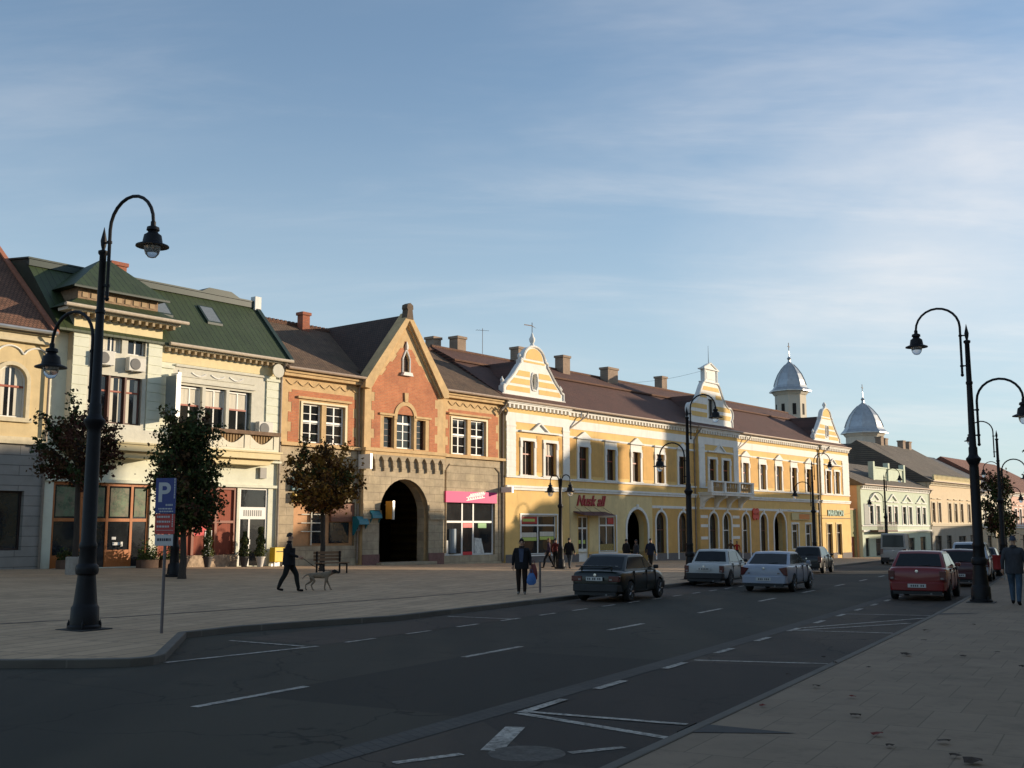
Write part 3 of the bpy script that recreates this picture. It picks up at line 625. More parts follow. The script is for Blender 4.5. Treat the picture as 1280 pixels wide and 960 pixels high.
    for x in (24.95, 27.2, 29.8, 32.2):
        c = MB(); c.box(x-.17, x+.17, -1.56, -1.22, 4.60, 5.42); b.part(c, 'pier', WHITE, bal)
    r = MB(); r.box(24.8, 32.4, -1.58, -1.2, 5.42, 5.54); r.box(24.95, 32.2, -1.5, -1.28, 4.6, 4.68); b.part(r, 'rail', WHITE, bal)
    for xa, xb in ((25.2, 27.0), (27.45, 29.6), (30.05, 32.0)):
        u = MB(); n_ = 7
        for q_ in range(n_): u.lathe([(.05, 0), (.05, .06), (.085, .2), (.045, .42), (.045, .6), (.07, .7), (.07, .74)], (xa+(xb-xa)*(q_+.5)/n_, -1.39, 4.68), 8)
        b.part(u, 'baluster_row', mat('baluster_stone', (.42, .27, .13), rough=.9, var=.2), bal, smooth=True)
    # roof
    rf = MB(); rf.prism([(-.42, 10.02), (4.5, 13.05), (4.42, 13.16), (6.5, 14.22), (8.6, 13.1), (12.9, 10.0), (12.9, 9.9), (-.42, 9.94)], 'x', .0, 57.3)
    roof = b.part(rf, 'roof', TILE)
    rg = MB(); rg.tube([(0, 6.5, 14.25), (57.3, 6.5, 14.25)], .11, 8); rg.box(0, 57.3, 4.28, 4.46, 13.02, 13.14); b.part(rg, 'ridge', TILER, roof)
    for x, y, z1, w, m in ((3.2, 6.9, 15.3, .9, CHIM), (9.6, 6.4, 15.3, 1.0, CHIM), (-1.2+3.0, 8, 15.2, .8, CHIM), (15.0, 6.2, 15.3, .95, CHIM), (21.2, 5.9, 15.0, 1.5, CHIM), (32.2, 7.5, 15.6, .9, CHIM), (38.8, 6.0, 15.3, 1.7, CHIM), (44.8, 8.8, 15.0, .8, CHIM)):
        chimney(b, roof, x, y, 12.5, z1, w, .8, m)
    gutter(b, -.05, 7.3, -.55, 10.0); gutter(b, 7.3, 24.8, -.5, 10.0); gutter(b, 24.6, 32.4, -.62, 10.0); gutter(b, 32.5, 57.3, -.5, 10.0)
    downpipe(b, [(8.9, -.5, 9.9), (8.8, -.45, 9.6), (7.25, -.08, 8.6), (7.15, -.07, 8.3), (7.15, -.07, -.5)])
    downpipe(b, [(25.1, -.6, 9.9), (24.8, -.3, 9.3), (24.75, -.08, 8.9), (24.75, -.08, -.8)])
    downpipe(b, [(34.2, -.5, 9.9), (34.1, -.45, 9.6), (32.35, -.08, 8.5), (32.25, -.07, 8.2), (32.25, -.07, 5.6)])
    downpipe(b, [(51.6, -.5, 9.9), (51.4, -.45, 9.6), (49.7, -.08, 8.7), (49.55, -.08, 8.4), (49.55, -.08, -1.2)], r=.075)
    # scrolled gables
    def arc(cx, cz, rx, rz, a0, a1, n=8): return [(cx+rx*math.cos(R(a0+(a1-a0)*i/n)), cz+rz*math.sin(R(a0+(a1-a0)*i/n))) for i in range(n+1)]
    def halfL(k=1.0, top=14.05):
        return [(3.35*k, 10.35), (3.35*k, 11.05), (3.12*k, 11.12)]+[(2.95*k, 11.35), (2.6*k, 11.62), (2.25*k, 11.95), (1.95*k, 12.3), (1.62*k, 12.66), (1.5*k, 12.74), (1.5*k, 13.02), (1.28*k, 13.06)]+arc(0, 13.06, 1.22*k, top-13.06, 0, 90, 9)[1:]
    def halfC():
        return [(3.75, 10.3), (3.75, 11.0)]+arc(3.3, 11.55, .58, .62, -60, 110, 9)+[(2.55, 12.45), (2.2, 12.85), (1.9, 13.3), (1.62, 13.75), (1.35, 14.05), (1.05, 14.15), (1.05, 15.2), (1.2, 15.28), (1.2, 15.36), (0, 15.85)]
    def gable(c, half, bands, oval, y=.42, dome=None, gh=13.2, name='gable'):
        out = [(c+x, z) for x, z in half]+[(c-x, z) for x, z in half[::-1] if x > 1e-6]
        g = MB(); hz = oval[0]; n = 14
        ov = [(c+oval[1]*math.cos(2*math.pi*i/n), hz+oval[2]*max(-1, min(1, 1.25*math.sin(2*math.pi*i/n)))) for i in range(n)] if not oval[3] else hole_rect(c-oval[1], c+oval[1], hz-oval[2], hz+oval[2])
        g.wall(out, [ov], y, y+.4, reveal=.3); g.prism([(p[0], p[1]) for p in out], 'y', y+.39, y+.4)
        gg = b.part(g, name, WHITE)
        def wid(z):
            best = 0
            for (xa, za), (xb, zb2) in zip(half, half[1:]):
                lo, hi = min(za, zb2), max(za, zb2)
                if lo <= z <= hi and hi-lo > 1e-6: best = max(best, xa+(xb-xa)*(z-za)/(zb2-za))
            return best
        s = MB()
        for z0, z1 in bands:
            a, d = max(.2, wid(z0+.01)-.34), max(.15, wid(z1-.01)-.34)
            mid = (z0+z1)/2; m_ = max(.15, wid(mid)-.34); ow = oval[1]+.24
            rt = [(a, z0), (m_, mid), (d, z1)]
            if z1 > hz-oval[2]-.1 and z0 < hz+oval[2]+.1:
                for sg in (1, -1): s.prism([(c+sg*ow, z0)]+[(c+sg*x, z) for x, z in rt]+[(c+sg*ow, z1)], 'y', y-.018, y+.002)
            else: s.prism([(c-x, z) for x, z in rt[::-1]]+[(c+x, z) for x, z in rt], 'y', y-.018, y+.002)
        if dome: s.prism([(c+p[0], p[1]) for p in arc(0, dome[0], dome[1], dome[2], 0, 180, 14)], 'y', y-.018, y+.002)
        b.part(s, 'stripes', YEL, gg)
        t = MB()   # moulded coping along the outline
        for (p, q) in zip(out, out[1:]):
            if max(p[1], q[1]) > 10.9:
                dx, dz = q[0]-p[0], q[1]-p[1]; l = math.hypot(dx, dz)
                if l > .02: t.tube([(p[0], y-.02, p[1]), (q[0], y-.02, q[1])], .085, 6)
        t.box(c-3.5, c+3.5, y-.08, y, 10.42, 10.55)
        if not oval[3]:
            for i in range(n):
                p, q = ov[i], ov[(i+1) % n]; t.tube([(c+(p[0]-c)*1.3, y-.02, hz+(p[1]-hz)*1.15), (c+(q[0]-c)*1.3, y-.02, hz+(q[1]-hz)*1.15)], .06, 5)
        b.part(t, 'coping', WHITE, gg)
        d = MB(); d.prism(ov, 'y', y+.26, y+.28); b.part(d, 'oval_window' if not oval[3] else 'attic_window', GL, gg)
        k = MB(); k.prism([(c-2.75, 10.3), (c+2.75, 10.3), (c, gh)], 'y', y+.4, 6.2); b.part(k, 'gablet_roof', TILE, roof)
        return gg
    bandsL = [(10.78, 11.12), (11.3, 11.68), (11.86, 12.24), (12.95-.1, 12.98)]
    g = gable(3.85, halfL(), bandsL, (11.6, .26, .52, 0), dome=(13.12, .95, .78))
    f = MB(); f.lathe([(.16, 0), (.16, .2), (.10, .26), (.2, .45), (.22, .6), (.12, .78), (.07, .95), (.02, 1.05)], (3.85, .6, 14.0), 10)
    for sg in (-1, 1): f.lathe([(.14, 0), (.14, .12), (.08, .2), (.15, .36), (.05, .52), (.02, .62)], (3.85+sg*3.25, .6, 11.05), 8); f.lathe([(.11, 0), (.11, .1), (.15, .25), (.04, .45)], (3.85+sg*1.42, .6, 13.02), 8)
    b.each(f, 'finial', WHITE, g, smooth=True)
    f = MB(); f.tube([(3.85, .6, 15.0), (3.85, .6, 15.75)], .025, 5); f.prism([(2.95, 15.45), (3.8, 15.5), (4.3, 15.42), (3.8, 15.56), (3.0, 15.52)], 'y', .59, .61); b.part(f, 'weathervane', IRON, g)
    g = gable(28.75, halfC(), [(11.05, 11.45), (11.75, 12.15), (12.75, 13.1), (13.4, 13.75)], (11.85, .56, .85, 1))
    f = MB()
    for sg in (-1, 1): f.box(28.75+sg*1.05-.12, 28.75+sg*1.05+.12, .36, .42, 14.2, 15.2)
    f.box(27.45, 30.05, .30, .9, 14.1, 14.2); f.box(27.45, 30.05, .28, .95, 15.24, 15.34); f.box(28.05, 29.45, .39, .43, 14.4, 15.0)
    b.part(f, 'gable_top', WHITE, g)
    f = MB(); f.tube([(28.75, .6, 15.6), (28.75, .6, 17.4)], [.03, .012], 5); b.part(f, 'lightning_rod', IRON, g)
    g = gable(53.3, halfL(.97, 14.0), bandsL, (11.6, .26, .52, 0), dome=(13.12, .92, .8))
    f = MB(); f.lathe([(.16, 0), (.16, .15), (.10, .2), (.2, .35), (.2, .5), (.05, .7)], (53.3, .6, 13.95), 10)
    for sg in (-1, 1): f.lathe([(.14, 0), (.14, .12), (.08, .2), (.15, .36), (.05, .52), (.02, .62)], (53.3+sg*3.15, .6, 11.05), 8)
    b.each(f, 'finial', WHITE, g, smooth=True)
    return b
HY = yellow_house()
# writing on the yellow house
def wall_text(name, body, s, z, q, size, m, label, cat='sign', **k):
    x, y = fpos(s, q); o = textmesh(name, body, size, m, loc=(x, y, z), rot=(R(90), 0, R(51)), **k); return tag(o, label, cat)
wall_text('shop_sign', 'Nusk all', 9.75, 3.58, .06, 1.05, mat('red_letters', (.36, .025, .03), rough=.45), 'red slanting script letters above the awning of the yellow house', shear=.35, bold=.018, ext=.04)
wall_text('shop_sign', 'MARATON', 53.2, 3.15, .26, .82, mat('teal_letters', (.05, .22, .17), rough=.5), 'teal capital letters on the right end of the yellow house', bold=.02, ext=.03)
def sign_box(s0, s1, z0, z1, q0, q1, m, name, label, cat='sign', zb=0):
    mb = MB(); sm = (s0+s1)/2; mb.box(s0, s1, -q1, -q0, z0, z1); x, y = fpos(sm)
    o = mb.build(name, m, None, (sm, 0, z0), bev=.012); o.location = (x, y, z0); o.rotation_euler = (0, 0, R(51)); return tag(o, label, cat)
sign_box(43.0, 47.2, 2.42, 3.08, .03, .13, mat('pale_sign_board', (.55, .45, .22), rough=.6), 'shop_sign', 'long pale sign board with an orange half over the right shop')
o = sign_box(44.6, 47.0, 2.50, 3.0, .135, .145, mat('orange_panel', (.62, .20, .03), rough=.5), 'orange_panel', None, None)
o.parent = bpy.data.objects['shop_sign.002'] if 'shop_sign.002' in bpy.data.objects else None
o.location = (.7, 0, .08); o.rotation_euler = (0, 0, 0)
# round red shop sign made of four petals
mb = MB(); x, y = fpos(35.5, .08)
for dx, dz in ((-.3, .12), (.3, .12), (-.3, -.28), (.3, -.28)): mb.lathe([(.33, 0), (.33, .08)], (0, 0, 0), 14); n_ = 28; mb.v[-n_:] = [(p[0]+dx, -p[2], p[1]+dz) for p in mb.v[-n_:]]
o = mb.build('red_sign', mat('red_sign_paint', (.60, .04, .02), rough=.4)); o.location = (x, y, 3.0); o.rotation_euler = (0, 0, R(51)); tag(o, 'red petal shaped sign above two arches of the yellow house', 'sign')

# ------------------------------------------------------------------ brick gabled house
def brick_house():
    b = Bld('brick_house', 'red brick and sandstone house with steep central gable and round archway', -18.25, 0)
    zb = -1.0; y1 = -.35
    gx0, gx1, gc = -12.6, -6.12, -9.38
    apex = 13.85; foot = 9.65
    wl = hole_rect(-16.75, -13.75, 6.2, 8.3); wr = hole_rect(-4.95, -1.75, 6.2, 8.42)
    shopL = hole_rect(-17.2, -12.9, .75, 3.1); shopR = hole_rect(-5.55, -.85, .04, 3.9)
    w = MB(); w.wall([(-18.25, zb), (gx0, zb), (gx0, 9.95), (-18.25, 9.95)], [wl, shopL], 0, .4)
    w.wall([(gx1, zb), (0, zb), (0, 9.95), (gx1, 9.95)], [wr, shopR], 0, .4)
    ar = hole_arch(-11.38, -7.36, -.45, 4.5)
    cw = [hole_rect(-11.10, -10.30, 6.25, 8.0), hole_arch(-10.08, -8.68, 6.25, 8.75), hole_rect(-8.46, -7.66, 6.25, 8.0)]
    niche = [(gc-.25, 10.75), (gc+.25, 10.75), (gc+.25, 11.45), (gc, 11.9), (gc-.25, 11.45)]
    w.wall([(gx0, zb), (gx1, zb), (gx1, foot), (gc, apex), (gx0, foot)], [ar, niche]+cw, y1, .4, reveal=.35)
    b.part(w, 'wall', SAND); shell(b, -18.25, 0, 11, zb, 9.95, CHIM)
    # blocky ground floor facing round the arch
    gf = MB(); gf.wall([(gx0-.02, zb), (gx1+.02, zb), (gx1+.02, 5.95), (gx0-.02, 5.95)], [hole_arch(-11.38, -7.36, zb+.01, 4.5)], y1-.04, y1); gf.wall([(gx1+.02, zb), (0, zb), (0, 5.95), (gx1+.02, 5.95)], [hole_rect(-5.55, -.85, .04, 3.9)], -.03, 0)
    gf.wall([(-18.25, zb), (gx0-.02, zb), (gx0-.02, 5.95), (-18.25, 5.95)], [hole_rect(-17.2, -12.9, .75, 3.1)], -.03, 0)
    b.part(gf, 'stone_facing', SANDG)
    # brick fields with toothed quoin edges
    br = MB()
    def teeth(x, sgn, z0, z1, st=.52):
        pts = []; z = z0; k = 0
        while z < z1-.01:
            d = .2 if k % 2 else -.02; zz = min(z+st, z1); pts += [(x+sgn*d, z), (x+sgn*d, zz)]; z = zz; k += 1
        return pts
    def field(x0, x1, z0, z1, holes, y):
        L = teeth(x0, 1, z0, z1); Rr = teeth(x1, -1, z0, z1); br.wall(Rr+L[::-1], holes, y-.012, y, reveal=.012)
    field(-17.7, -12.95, 6.2, 8.95, [hole_rect(-17.0, -13.5, 6.21, 8.5)], 0); field(-5.5, -.55, 6.2, 8.95, [hole_rect(-5.2, -1.5, 6.21, 8.6)], 0)
    L = teeth(gx0+.55, 1, 6.2, 9.9); Rr = teeth(gx1-.55, -1, 6.2, 9.9)
    # stepping up inside the gable
    up = []; x = gx1-.55; z = 9.9; slope = (apex-foot)/((gx1-gx0)/2)
    stR = []; n = 6
    for i in range(n):
        xa = (gx1-.75-gc)*(1-i/n)+gc; z0 = 9.9+i*(apex-1.3-9.9)/n; z1 = 9.9+(i+1)*(apex-1.3-9.9)/n; d = .16 if i % 2 else 0
        stR += [(xa-d, z0), (xa-d-.38, z1)]
    stL = [(2*gc-px, pz) for px, pz in stR]
    br.wall([(gx1-.75, 9.9)]+stR+stL[::-1]+[(gx0+.75, 9.9)], [[(gc-.37, 10.6), (gc+.37, 10.6), (gc+.37, 11.5), (gc, 12.1), (gc-.37, 11.5)]], y1-.012, y1, reveal=.012)
    br.wall(Rr+L[::-1], [hole_rect(-10.9, -9.62-.0, 6.21, 8.25) if 0 else hole_rect(-11.38, -7.36, 6.21, 8.22)], y1-.012, y1, reveal=.012)
    b.each(br, 'brick_field', BRICK)
    # stone dressings
    t = MB()
    t.box(-18.25, gx0-.02, -.22, 0, 5.98, 6.14); t.box(gx1+.02, 0, -.22, 0, 5.98, 6.14); t.box(gx0-.1, gx1+.1, y1-.25, y1, 5.98, 6.16); t.box(gx0-.04, gx1+.04, y1-.16, y1, 5.78, 5.977)
    t.box(-18.25, gx0, -.3, 0, 9.62, 9.78); t.box(-18.25, gx0, -.4, 0, 9.783, 9.93); t.box(gx1, 0, -.3, 0, 9.62, 9.78); t.box(gx1, 0, -.4, 0, 9.783, 9.93)
    t.box(-17.15, -13.35, -.14, 0, 8.52, 8.64); t.box(-5.35, -1.35, -.14, 0, 8.62, 8.74)
    t.box(-11.5, -10.18, y1-.1, y1, 8.08, 8.2); t.box(-8.58, -7.26, y1-.1, y1, 8.08, 8.2)
    arch_ring(t, -10.08, -8.68, 7.9, 8.75, .24, y1-.06, y1)
    t.prism([(gc-.12, 8.95), (gc+.12, 8.95), (gc+.16, 9.5), (gc-.16, 9.5)], 'y', y1-.1, y1)
    for xx in (-10.19, -8.57): t.box(xx-.1, xx+.1, y1-.03, y1, 6.2, 8.0)
    b.part(t, 'stone_molding', SAND)
    sc = MB()       # scalloped friezes under the eaves
    for a, c in ((-17.9, -12.6), (-5.3, -.4)):
        k = 7; st = (c-a)/k
        for i in range(k):
            x0 = a+i*st
            for j in range(6):
                t0, t1 = j/6, (j+1)/6; sc.tube([(x0+st*t0, -.02, 9.42-.22*math.sin(math.pi*t0)), (x0+st*t1, -.02, 9.42-.22*math.sin(math.pi*t1))], .035, 5)
    b.part(sc, 'scallop_frieze', SAND)
    fr = MB()       # pointed corbel arcade above the archway
    k = 9; st = (gx1-gx0-.2)/k
    for i in range(k+1): fr.prism([(gx0+.1+i*st-.09, 5.15), (gx0+.1+i*st+.09, 5.15), (gx0+.1+i*st+.12, 5.3), (gx0+.1+i*st-.12, 5.3)], 'y', y1-.2, y1-.04); fr.box(gx0+.1+i*st-.05, gx0+.1+i*st+.05, y1-.16, y1-.04, 4.9, 5.149)
    for i in range(k):
        xa = gx0+.1+i*st; hw = st/2; pts = [(xa+.1, 5.3), (xa+.12, 5.45), (xa+hw*.7, 5.66), (xa+hw, 5.74), (xa+2*hw-hw*.7, 5.66), (xa+2*hw-.12, 5.45), (xa+2*hw-.1, 5.3)]
        fr.prism(pts[:4]+[(xa+hw, 5.80), (xa-.001, 5.80), (xa-.001, 5.3)], 'y', y1-.2, y1-.04); fr.prism(pts[3:]+[(xa+2*hw-.003, 5.3), (xa+2*hw-.003, 5.80), (xa+hw+.002, 5.80)], 'y', y1-.198, y1-.04)
    b.part(fr, 'arcade_frieze', SANDG)
    # gable rake mouldings and finial
    rk = MB()
    for sg in (-1, 1):
        f0 = (gc+sg*3.45, 9.5); a0 = (gc, apex+.12)
        rk.prism([f0, (f0[0]-sg*.02, f0[1]+.4), (gc, apex+.42), (gc, apex-.06), (gc+sg*3.05, 9.45)], 'y', y1-.28+(.004 if sg > 0 else 0), y1+.5)
        rk.prism([(gc+sg*3.0, 9.45), (gc+sg*2.85, 9.45+.05), (gc, apex-.28), (gc, apex-.05)], 'y', y1-.14+(.004 if sg > 0 else 0), y1)
    g = b.part(rk, 'gable_coping', SAND)
    fn = MB(); fn.prism([(gc-.28, 13.85), (gc+.28, 13.85), (gc+.19, 14.4), (gc+.26, 14.48), (gc+.23, 14.7), (gc, 14.82), (gc-.23, 14.7), (gc-.26, 14.48), (gc-.19, 14.4)], 'y', y1-.30, y1+.15); b.each(fn, 'finial', mat('dark_stone', (.12, .085, .06), rough=.9, var=.3), g)
    nf = MB(); nf.prism([(gc-.42, 10.5), (gc+.42, 10.5), (gc+.32, 10.7), (gc-.32, 10.7)], 'y', y1-.22, y1); 
    for sg in (-1, 1): nf.tube([(gc+sg*.30, y1-.03, 10.7), (gc+sg*.30, y1-.03, 11.5), (gc, y1-.03, 12.1)], .06, 6)
    nf.lathe([(.1, 0), (.1, .25), (.02, .5)], (gc, y1-.05, 12.05), 6)
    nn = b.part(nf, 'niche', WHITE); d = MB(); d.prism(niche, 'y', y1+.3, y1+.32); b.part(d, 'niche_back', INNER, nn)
    # windows
    WB = mat('cream_window_paint', (.66, .56, .36), rough=.6, var=.1)
    for x0, x1, zt in ((-16.75, -13.75, 8.3), (-4.95, -1.75, 8.42)):
        xm = (x0+x1)/2; s = MB(); s.box(xm-.16, xm+.16, .0, .22, 6.2, zt); b.part(s, 'mullion', SAND)
        for a, c in ((x0, xm-.16), (xm+.16, x1)):
            win = window(b, a, c, 6.2, zt, .16, WFRAME, cols=2, trans=.55, bar=.09, grid=4 if x0 < -10 else 4, curtain=0)
        f = MB(); f.box(x0-.14, x0, -.05, .002, 6.2, zt+.1); f.box(x1, x1+.14, -.05, .002, 6.2, zt+.1); f.box(x0, x1, -.05, .002, zt, zt+.1); b.part(f, 'surround', WB)
    window(b, -11.10, -10.30, 6.25, 8.0, y1+.2, BFRAME, cols=1, trans=.0, bar=.06, grid=5); window(b, -8.46, -7.66, 6.25, 8.0, y1+.2, BFRAME, cols=1, trans=0, bar=.06, grid=5)
    window(b, -10.08, -8.68, 6.25, 8.75, y1+.2, WFRAME, cols=2, trans=.58, bar=.08, arch=True, grid=5)
    # archway: tunnel, dark back sheet painting the inner shade, step
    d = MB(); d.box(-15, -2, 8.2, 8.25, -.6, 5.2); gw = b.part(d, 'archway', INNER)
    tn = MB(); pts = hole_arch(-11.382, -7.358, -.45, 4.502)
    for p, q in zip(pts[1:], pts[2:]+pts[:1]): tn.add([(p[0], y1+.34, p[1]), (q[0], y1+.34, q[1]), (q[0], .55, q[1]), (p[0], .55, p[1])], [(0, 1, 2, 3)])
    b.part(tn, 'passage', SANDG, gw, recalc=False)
    cp = MB(); cp.box(-9.6, -8.8, 2.3, 2.9, -.4, 2.3); cp.box(-9.75, -8.65, 2.2, 3.0, 2.3, 2.75); b.part(cp, 'inner_pillar', SANDG, gw)
    st = MB(); st.box(-11.6, -7.1, y1-.5, y1+.6, -.7, -.22); b.part(st, 'step', SANDG, gw)
    im = MB()
    for x0, x1 in ((gx0-.05, -11.38), (-7.36, gx1+.05)): im.box(x0, x1, y1-.14, y1-.04, 2.2, 2.45); im.box(x0, x1, y1-.10, y1-.04, 2.7, 3.05)
    b.each(im, 'impost', SANDG, gw)
    rs = MB(); rs.box(gx0-.06, -11.38, y1-.1, y1-.04, zb, .25); rs.box(-7.36, gx1+.06, y1-.1, y1-.04, zb, .25); b.each(rs, 'base_stone', mat('reddish_stone', (.19, .10, .085), rough=.9, var=.25), gw)
    # left shop: wooden kiosk front behind the tree, dark windows and teal canopies are separate things
    sh = MB(); sh.box(-17.2, -12.9, .16, .22, .75, 3.1); sl = b.part(sh, 'shop_front', mat('peach_boards', (.52, .27, .12), rough=.7, var=.15))
    p = MB(); p.box(-15.9, -14.9, .10, .159, .9, 2.5); p.box(-14.6, -13.2, .10, .159, .9, 2.0); b.part(p, 'pane', GLB, sl)
    p = MB()
    for z in (1.5, 1.95, 2.4): p.box(-16.6, -15.0, .04, .098, z, z+.05)
    p.box(-15.95, -15.88, .03, .099, .8, 3.0); b.part(p, 'glazing_bar', CURT, sl)
    p = MB(); p.box(-14.6, -12.95, -.03, .159, 2.05, 3.02); b.part(p, 'brown_board', mat('brown_board', (.20, .085, .05), rough=.7, var=.2), sl)
    # right shop with pink band
    PINK = mat('pink_band', (.62, .028, .19), rough=.6, var=.05, scale=2)
    sw = MB(); z0, z1 = .04, 3.22
    for x in (-5.55, -3.92, -2.88, -1.0): sw.box(x, x+.12, .10, .2, z0, z1)
    sw.box(-5.43, -.95, .105, .195, z0, z0+.1); sw.box(-5.43, -.95, .105, .195, 2.02, 2.14); sw.box(-3.8, -2.88, .105, .195, -.35, .1)
    s = b.part(sw, 'shop_front', WFRAME); p = MB(); p.box(-5.5, -.9, .14, .16, z0, 3.3); b.part(p, 'pane', GLB, s)
    p = MB(); p.box(-5.6, -.8, -.14, .2, 3.25, 3.93); pb = b.part(p, 'fascia', PINK, s)
    q = MB()
    for k, (dx, w0) in enumerate(((0, 1.75), (.12, 1.55))):
        x = -3.75+dx*2; zz = 3.36+k*.27
        q.prism([(x, zz), (x+w0, zz+.22), (x+w0, zz+.27), (x, zz+.05)], 'y', -.155, -.139)
        q.prism([(x, zz+.18), (x+w0, zz+.40), (x+w0, zz+.45), (x, zz+.23)], 'y', -.155, -.139) if k == 0 else None
        for j in range(7): xx = x+.12+j*w0/8; q.prism([(xx, zz+.08+j*.026), (xx+.14, zz+.09+j*.026), (xx+.14, zz+.18+j*.026), (xx, zz+.17+j*.026)], 'y', -.155, -.139)
    b.part(q, 'white_logo', WFRAME, pb)
    q = MB(); q.box(-3.78, -2.92, .08, .104, 1.72, 2.0); q.box(-3.78, -2.92, .08, .104, .05, .25); b.each(q, 'red_plate', mat('red_plate', (.62, .02, .03), rough=.5), s)
    q = MB(); q.box(-2.35, -1.55, .10, .135, 1.7, 2.0); b.part(q, 'green_plate', mat('green_plate', (.07, .30, .05), rough=.5), s)
    q = MB(); q.lathe([(.26, 0), (.26, 1.45)], (-4.75, .12, .2), 14); b.part(q, 'display_column', mat('blue_grey_display', (.16, .22, .28), rough=.5), s)
    q = MB(); q.prism([(-2.7, .15), (-1.75, .1), (-2.05, 1.05), (-2.7, 1.1)], 'y', .09, .1); q.box(-5.45, -5.1, .09, .10, .15, .95); b.each(q, 'poster', mat('white_poster', (.62, .62, .58), rough=.7, var=.5, scale=7), s)
    # frame round the shop bay
    fb = MB(); fb.tube([(-5.5, -.05, .2), (-5.5, -.05, 5.2), (-5.2, -.05, 5.55), (-.9, -.05, 5.55), (-.45, -.05, 5.2), (-.45, -.05, -.3)], .06, 6); b.part(fb, 'bay_molding', SANDG)
    # roofs
    rf = MB(); rf.prism([(-.5, 9.98), (6.3, 13.85), (12.5, 9.9), (-.5, 9.90)], 'x', -18.2, gx0-.05); rf.prism([(-.5, 9.98), (6.3, 13.85), (12.5, 9.9), (-.5, 9.90)], 'x', gx1+.05, -.02); rf.prism([(.5, 10.55), (6.3, 13.85), (12.5, 9.9), (.5, 9.90)], 'x', gx0-.05, gx1+.05); roof = b.part(rf, 'roof', TILEO)
    gr_ = MB(); gr_.prism([(gc-3.55, 9.55), (gc+3.55, 9.55), (gc, apex+.3)], 'y', y1+.1, 7.0); b.part(gr_, 'gable_roof', mat('x', (0, 0, 0)) if 0 else masonry('gable_roof_tiles', (.085, .05, .036), (.065, .04, .03), (.025, .016, .012), .18, .2, .02, axes='yz', mapz=1.4, rough=.85, bump=.8, var=.3), roof)
    rg = MB(); rg.tube([(-18.2, 6.3, 13.9), (0, 6.3, 13.9)], .12, 6)
    for i in range(60): rg.box(-18.2+i*.3, -18.2+i*.3+.16, 6.2, 6.4, 13.95, 14.06)
    b.part(rg, 'ridge', TILER, roof)
    chimney(b, roof, -11.9, 5.9, 12.6, 14.6, .55, .5, CHIMR); chimney(b, roof, -3.0, 6.0, 13.0, 14.75, 1.0, .7, CHIM)
    gutter(b, -18.2, gx0-.1, -.55, 10.0); gutter(b, gx1+.1, -.05, -.55, 10.0)
    downpipe(b, [(-12.85, -.5, 9.9), (-12.8, -.1, 9.4), (-12.75, -.1, 5.9), (-12.75, -.12, -.2)]); downpipe(b, [(-.15, -.5, 9.9), (-.15, -.12, 9.4), (-.15, -.1, -.4)], r=.07)
    gl = MB(); gl.tube([(-.62, -.15, 8.95), (-.6, -.35, 9.25), (-.3, -.4, 9.5), (0, -.35, 9.25), (.05, -.15, 8.95)], .07, 6); b.part(gl, 'gutter_hopper', PIPE)
    return b
HB = brick_house()

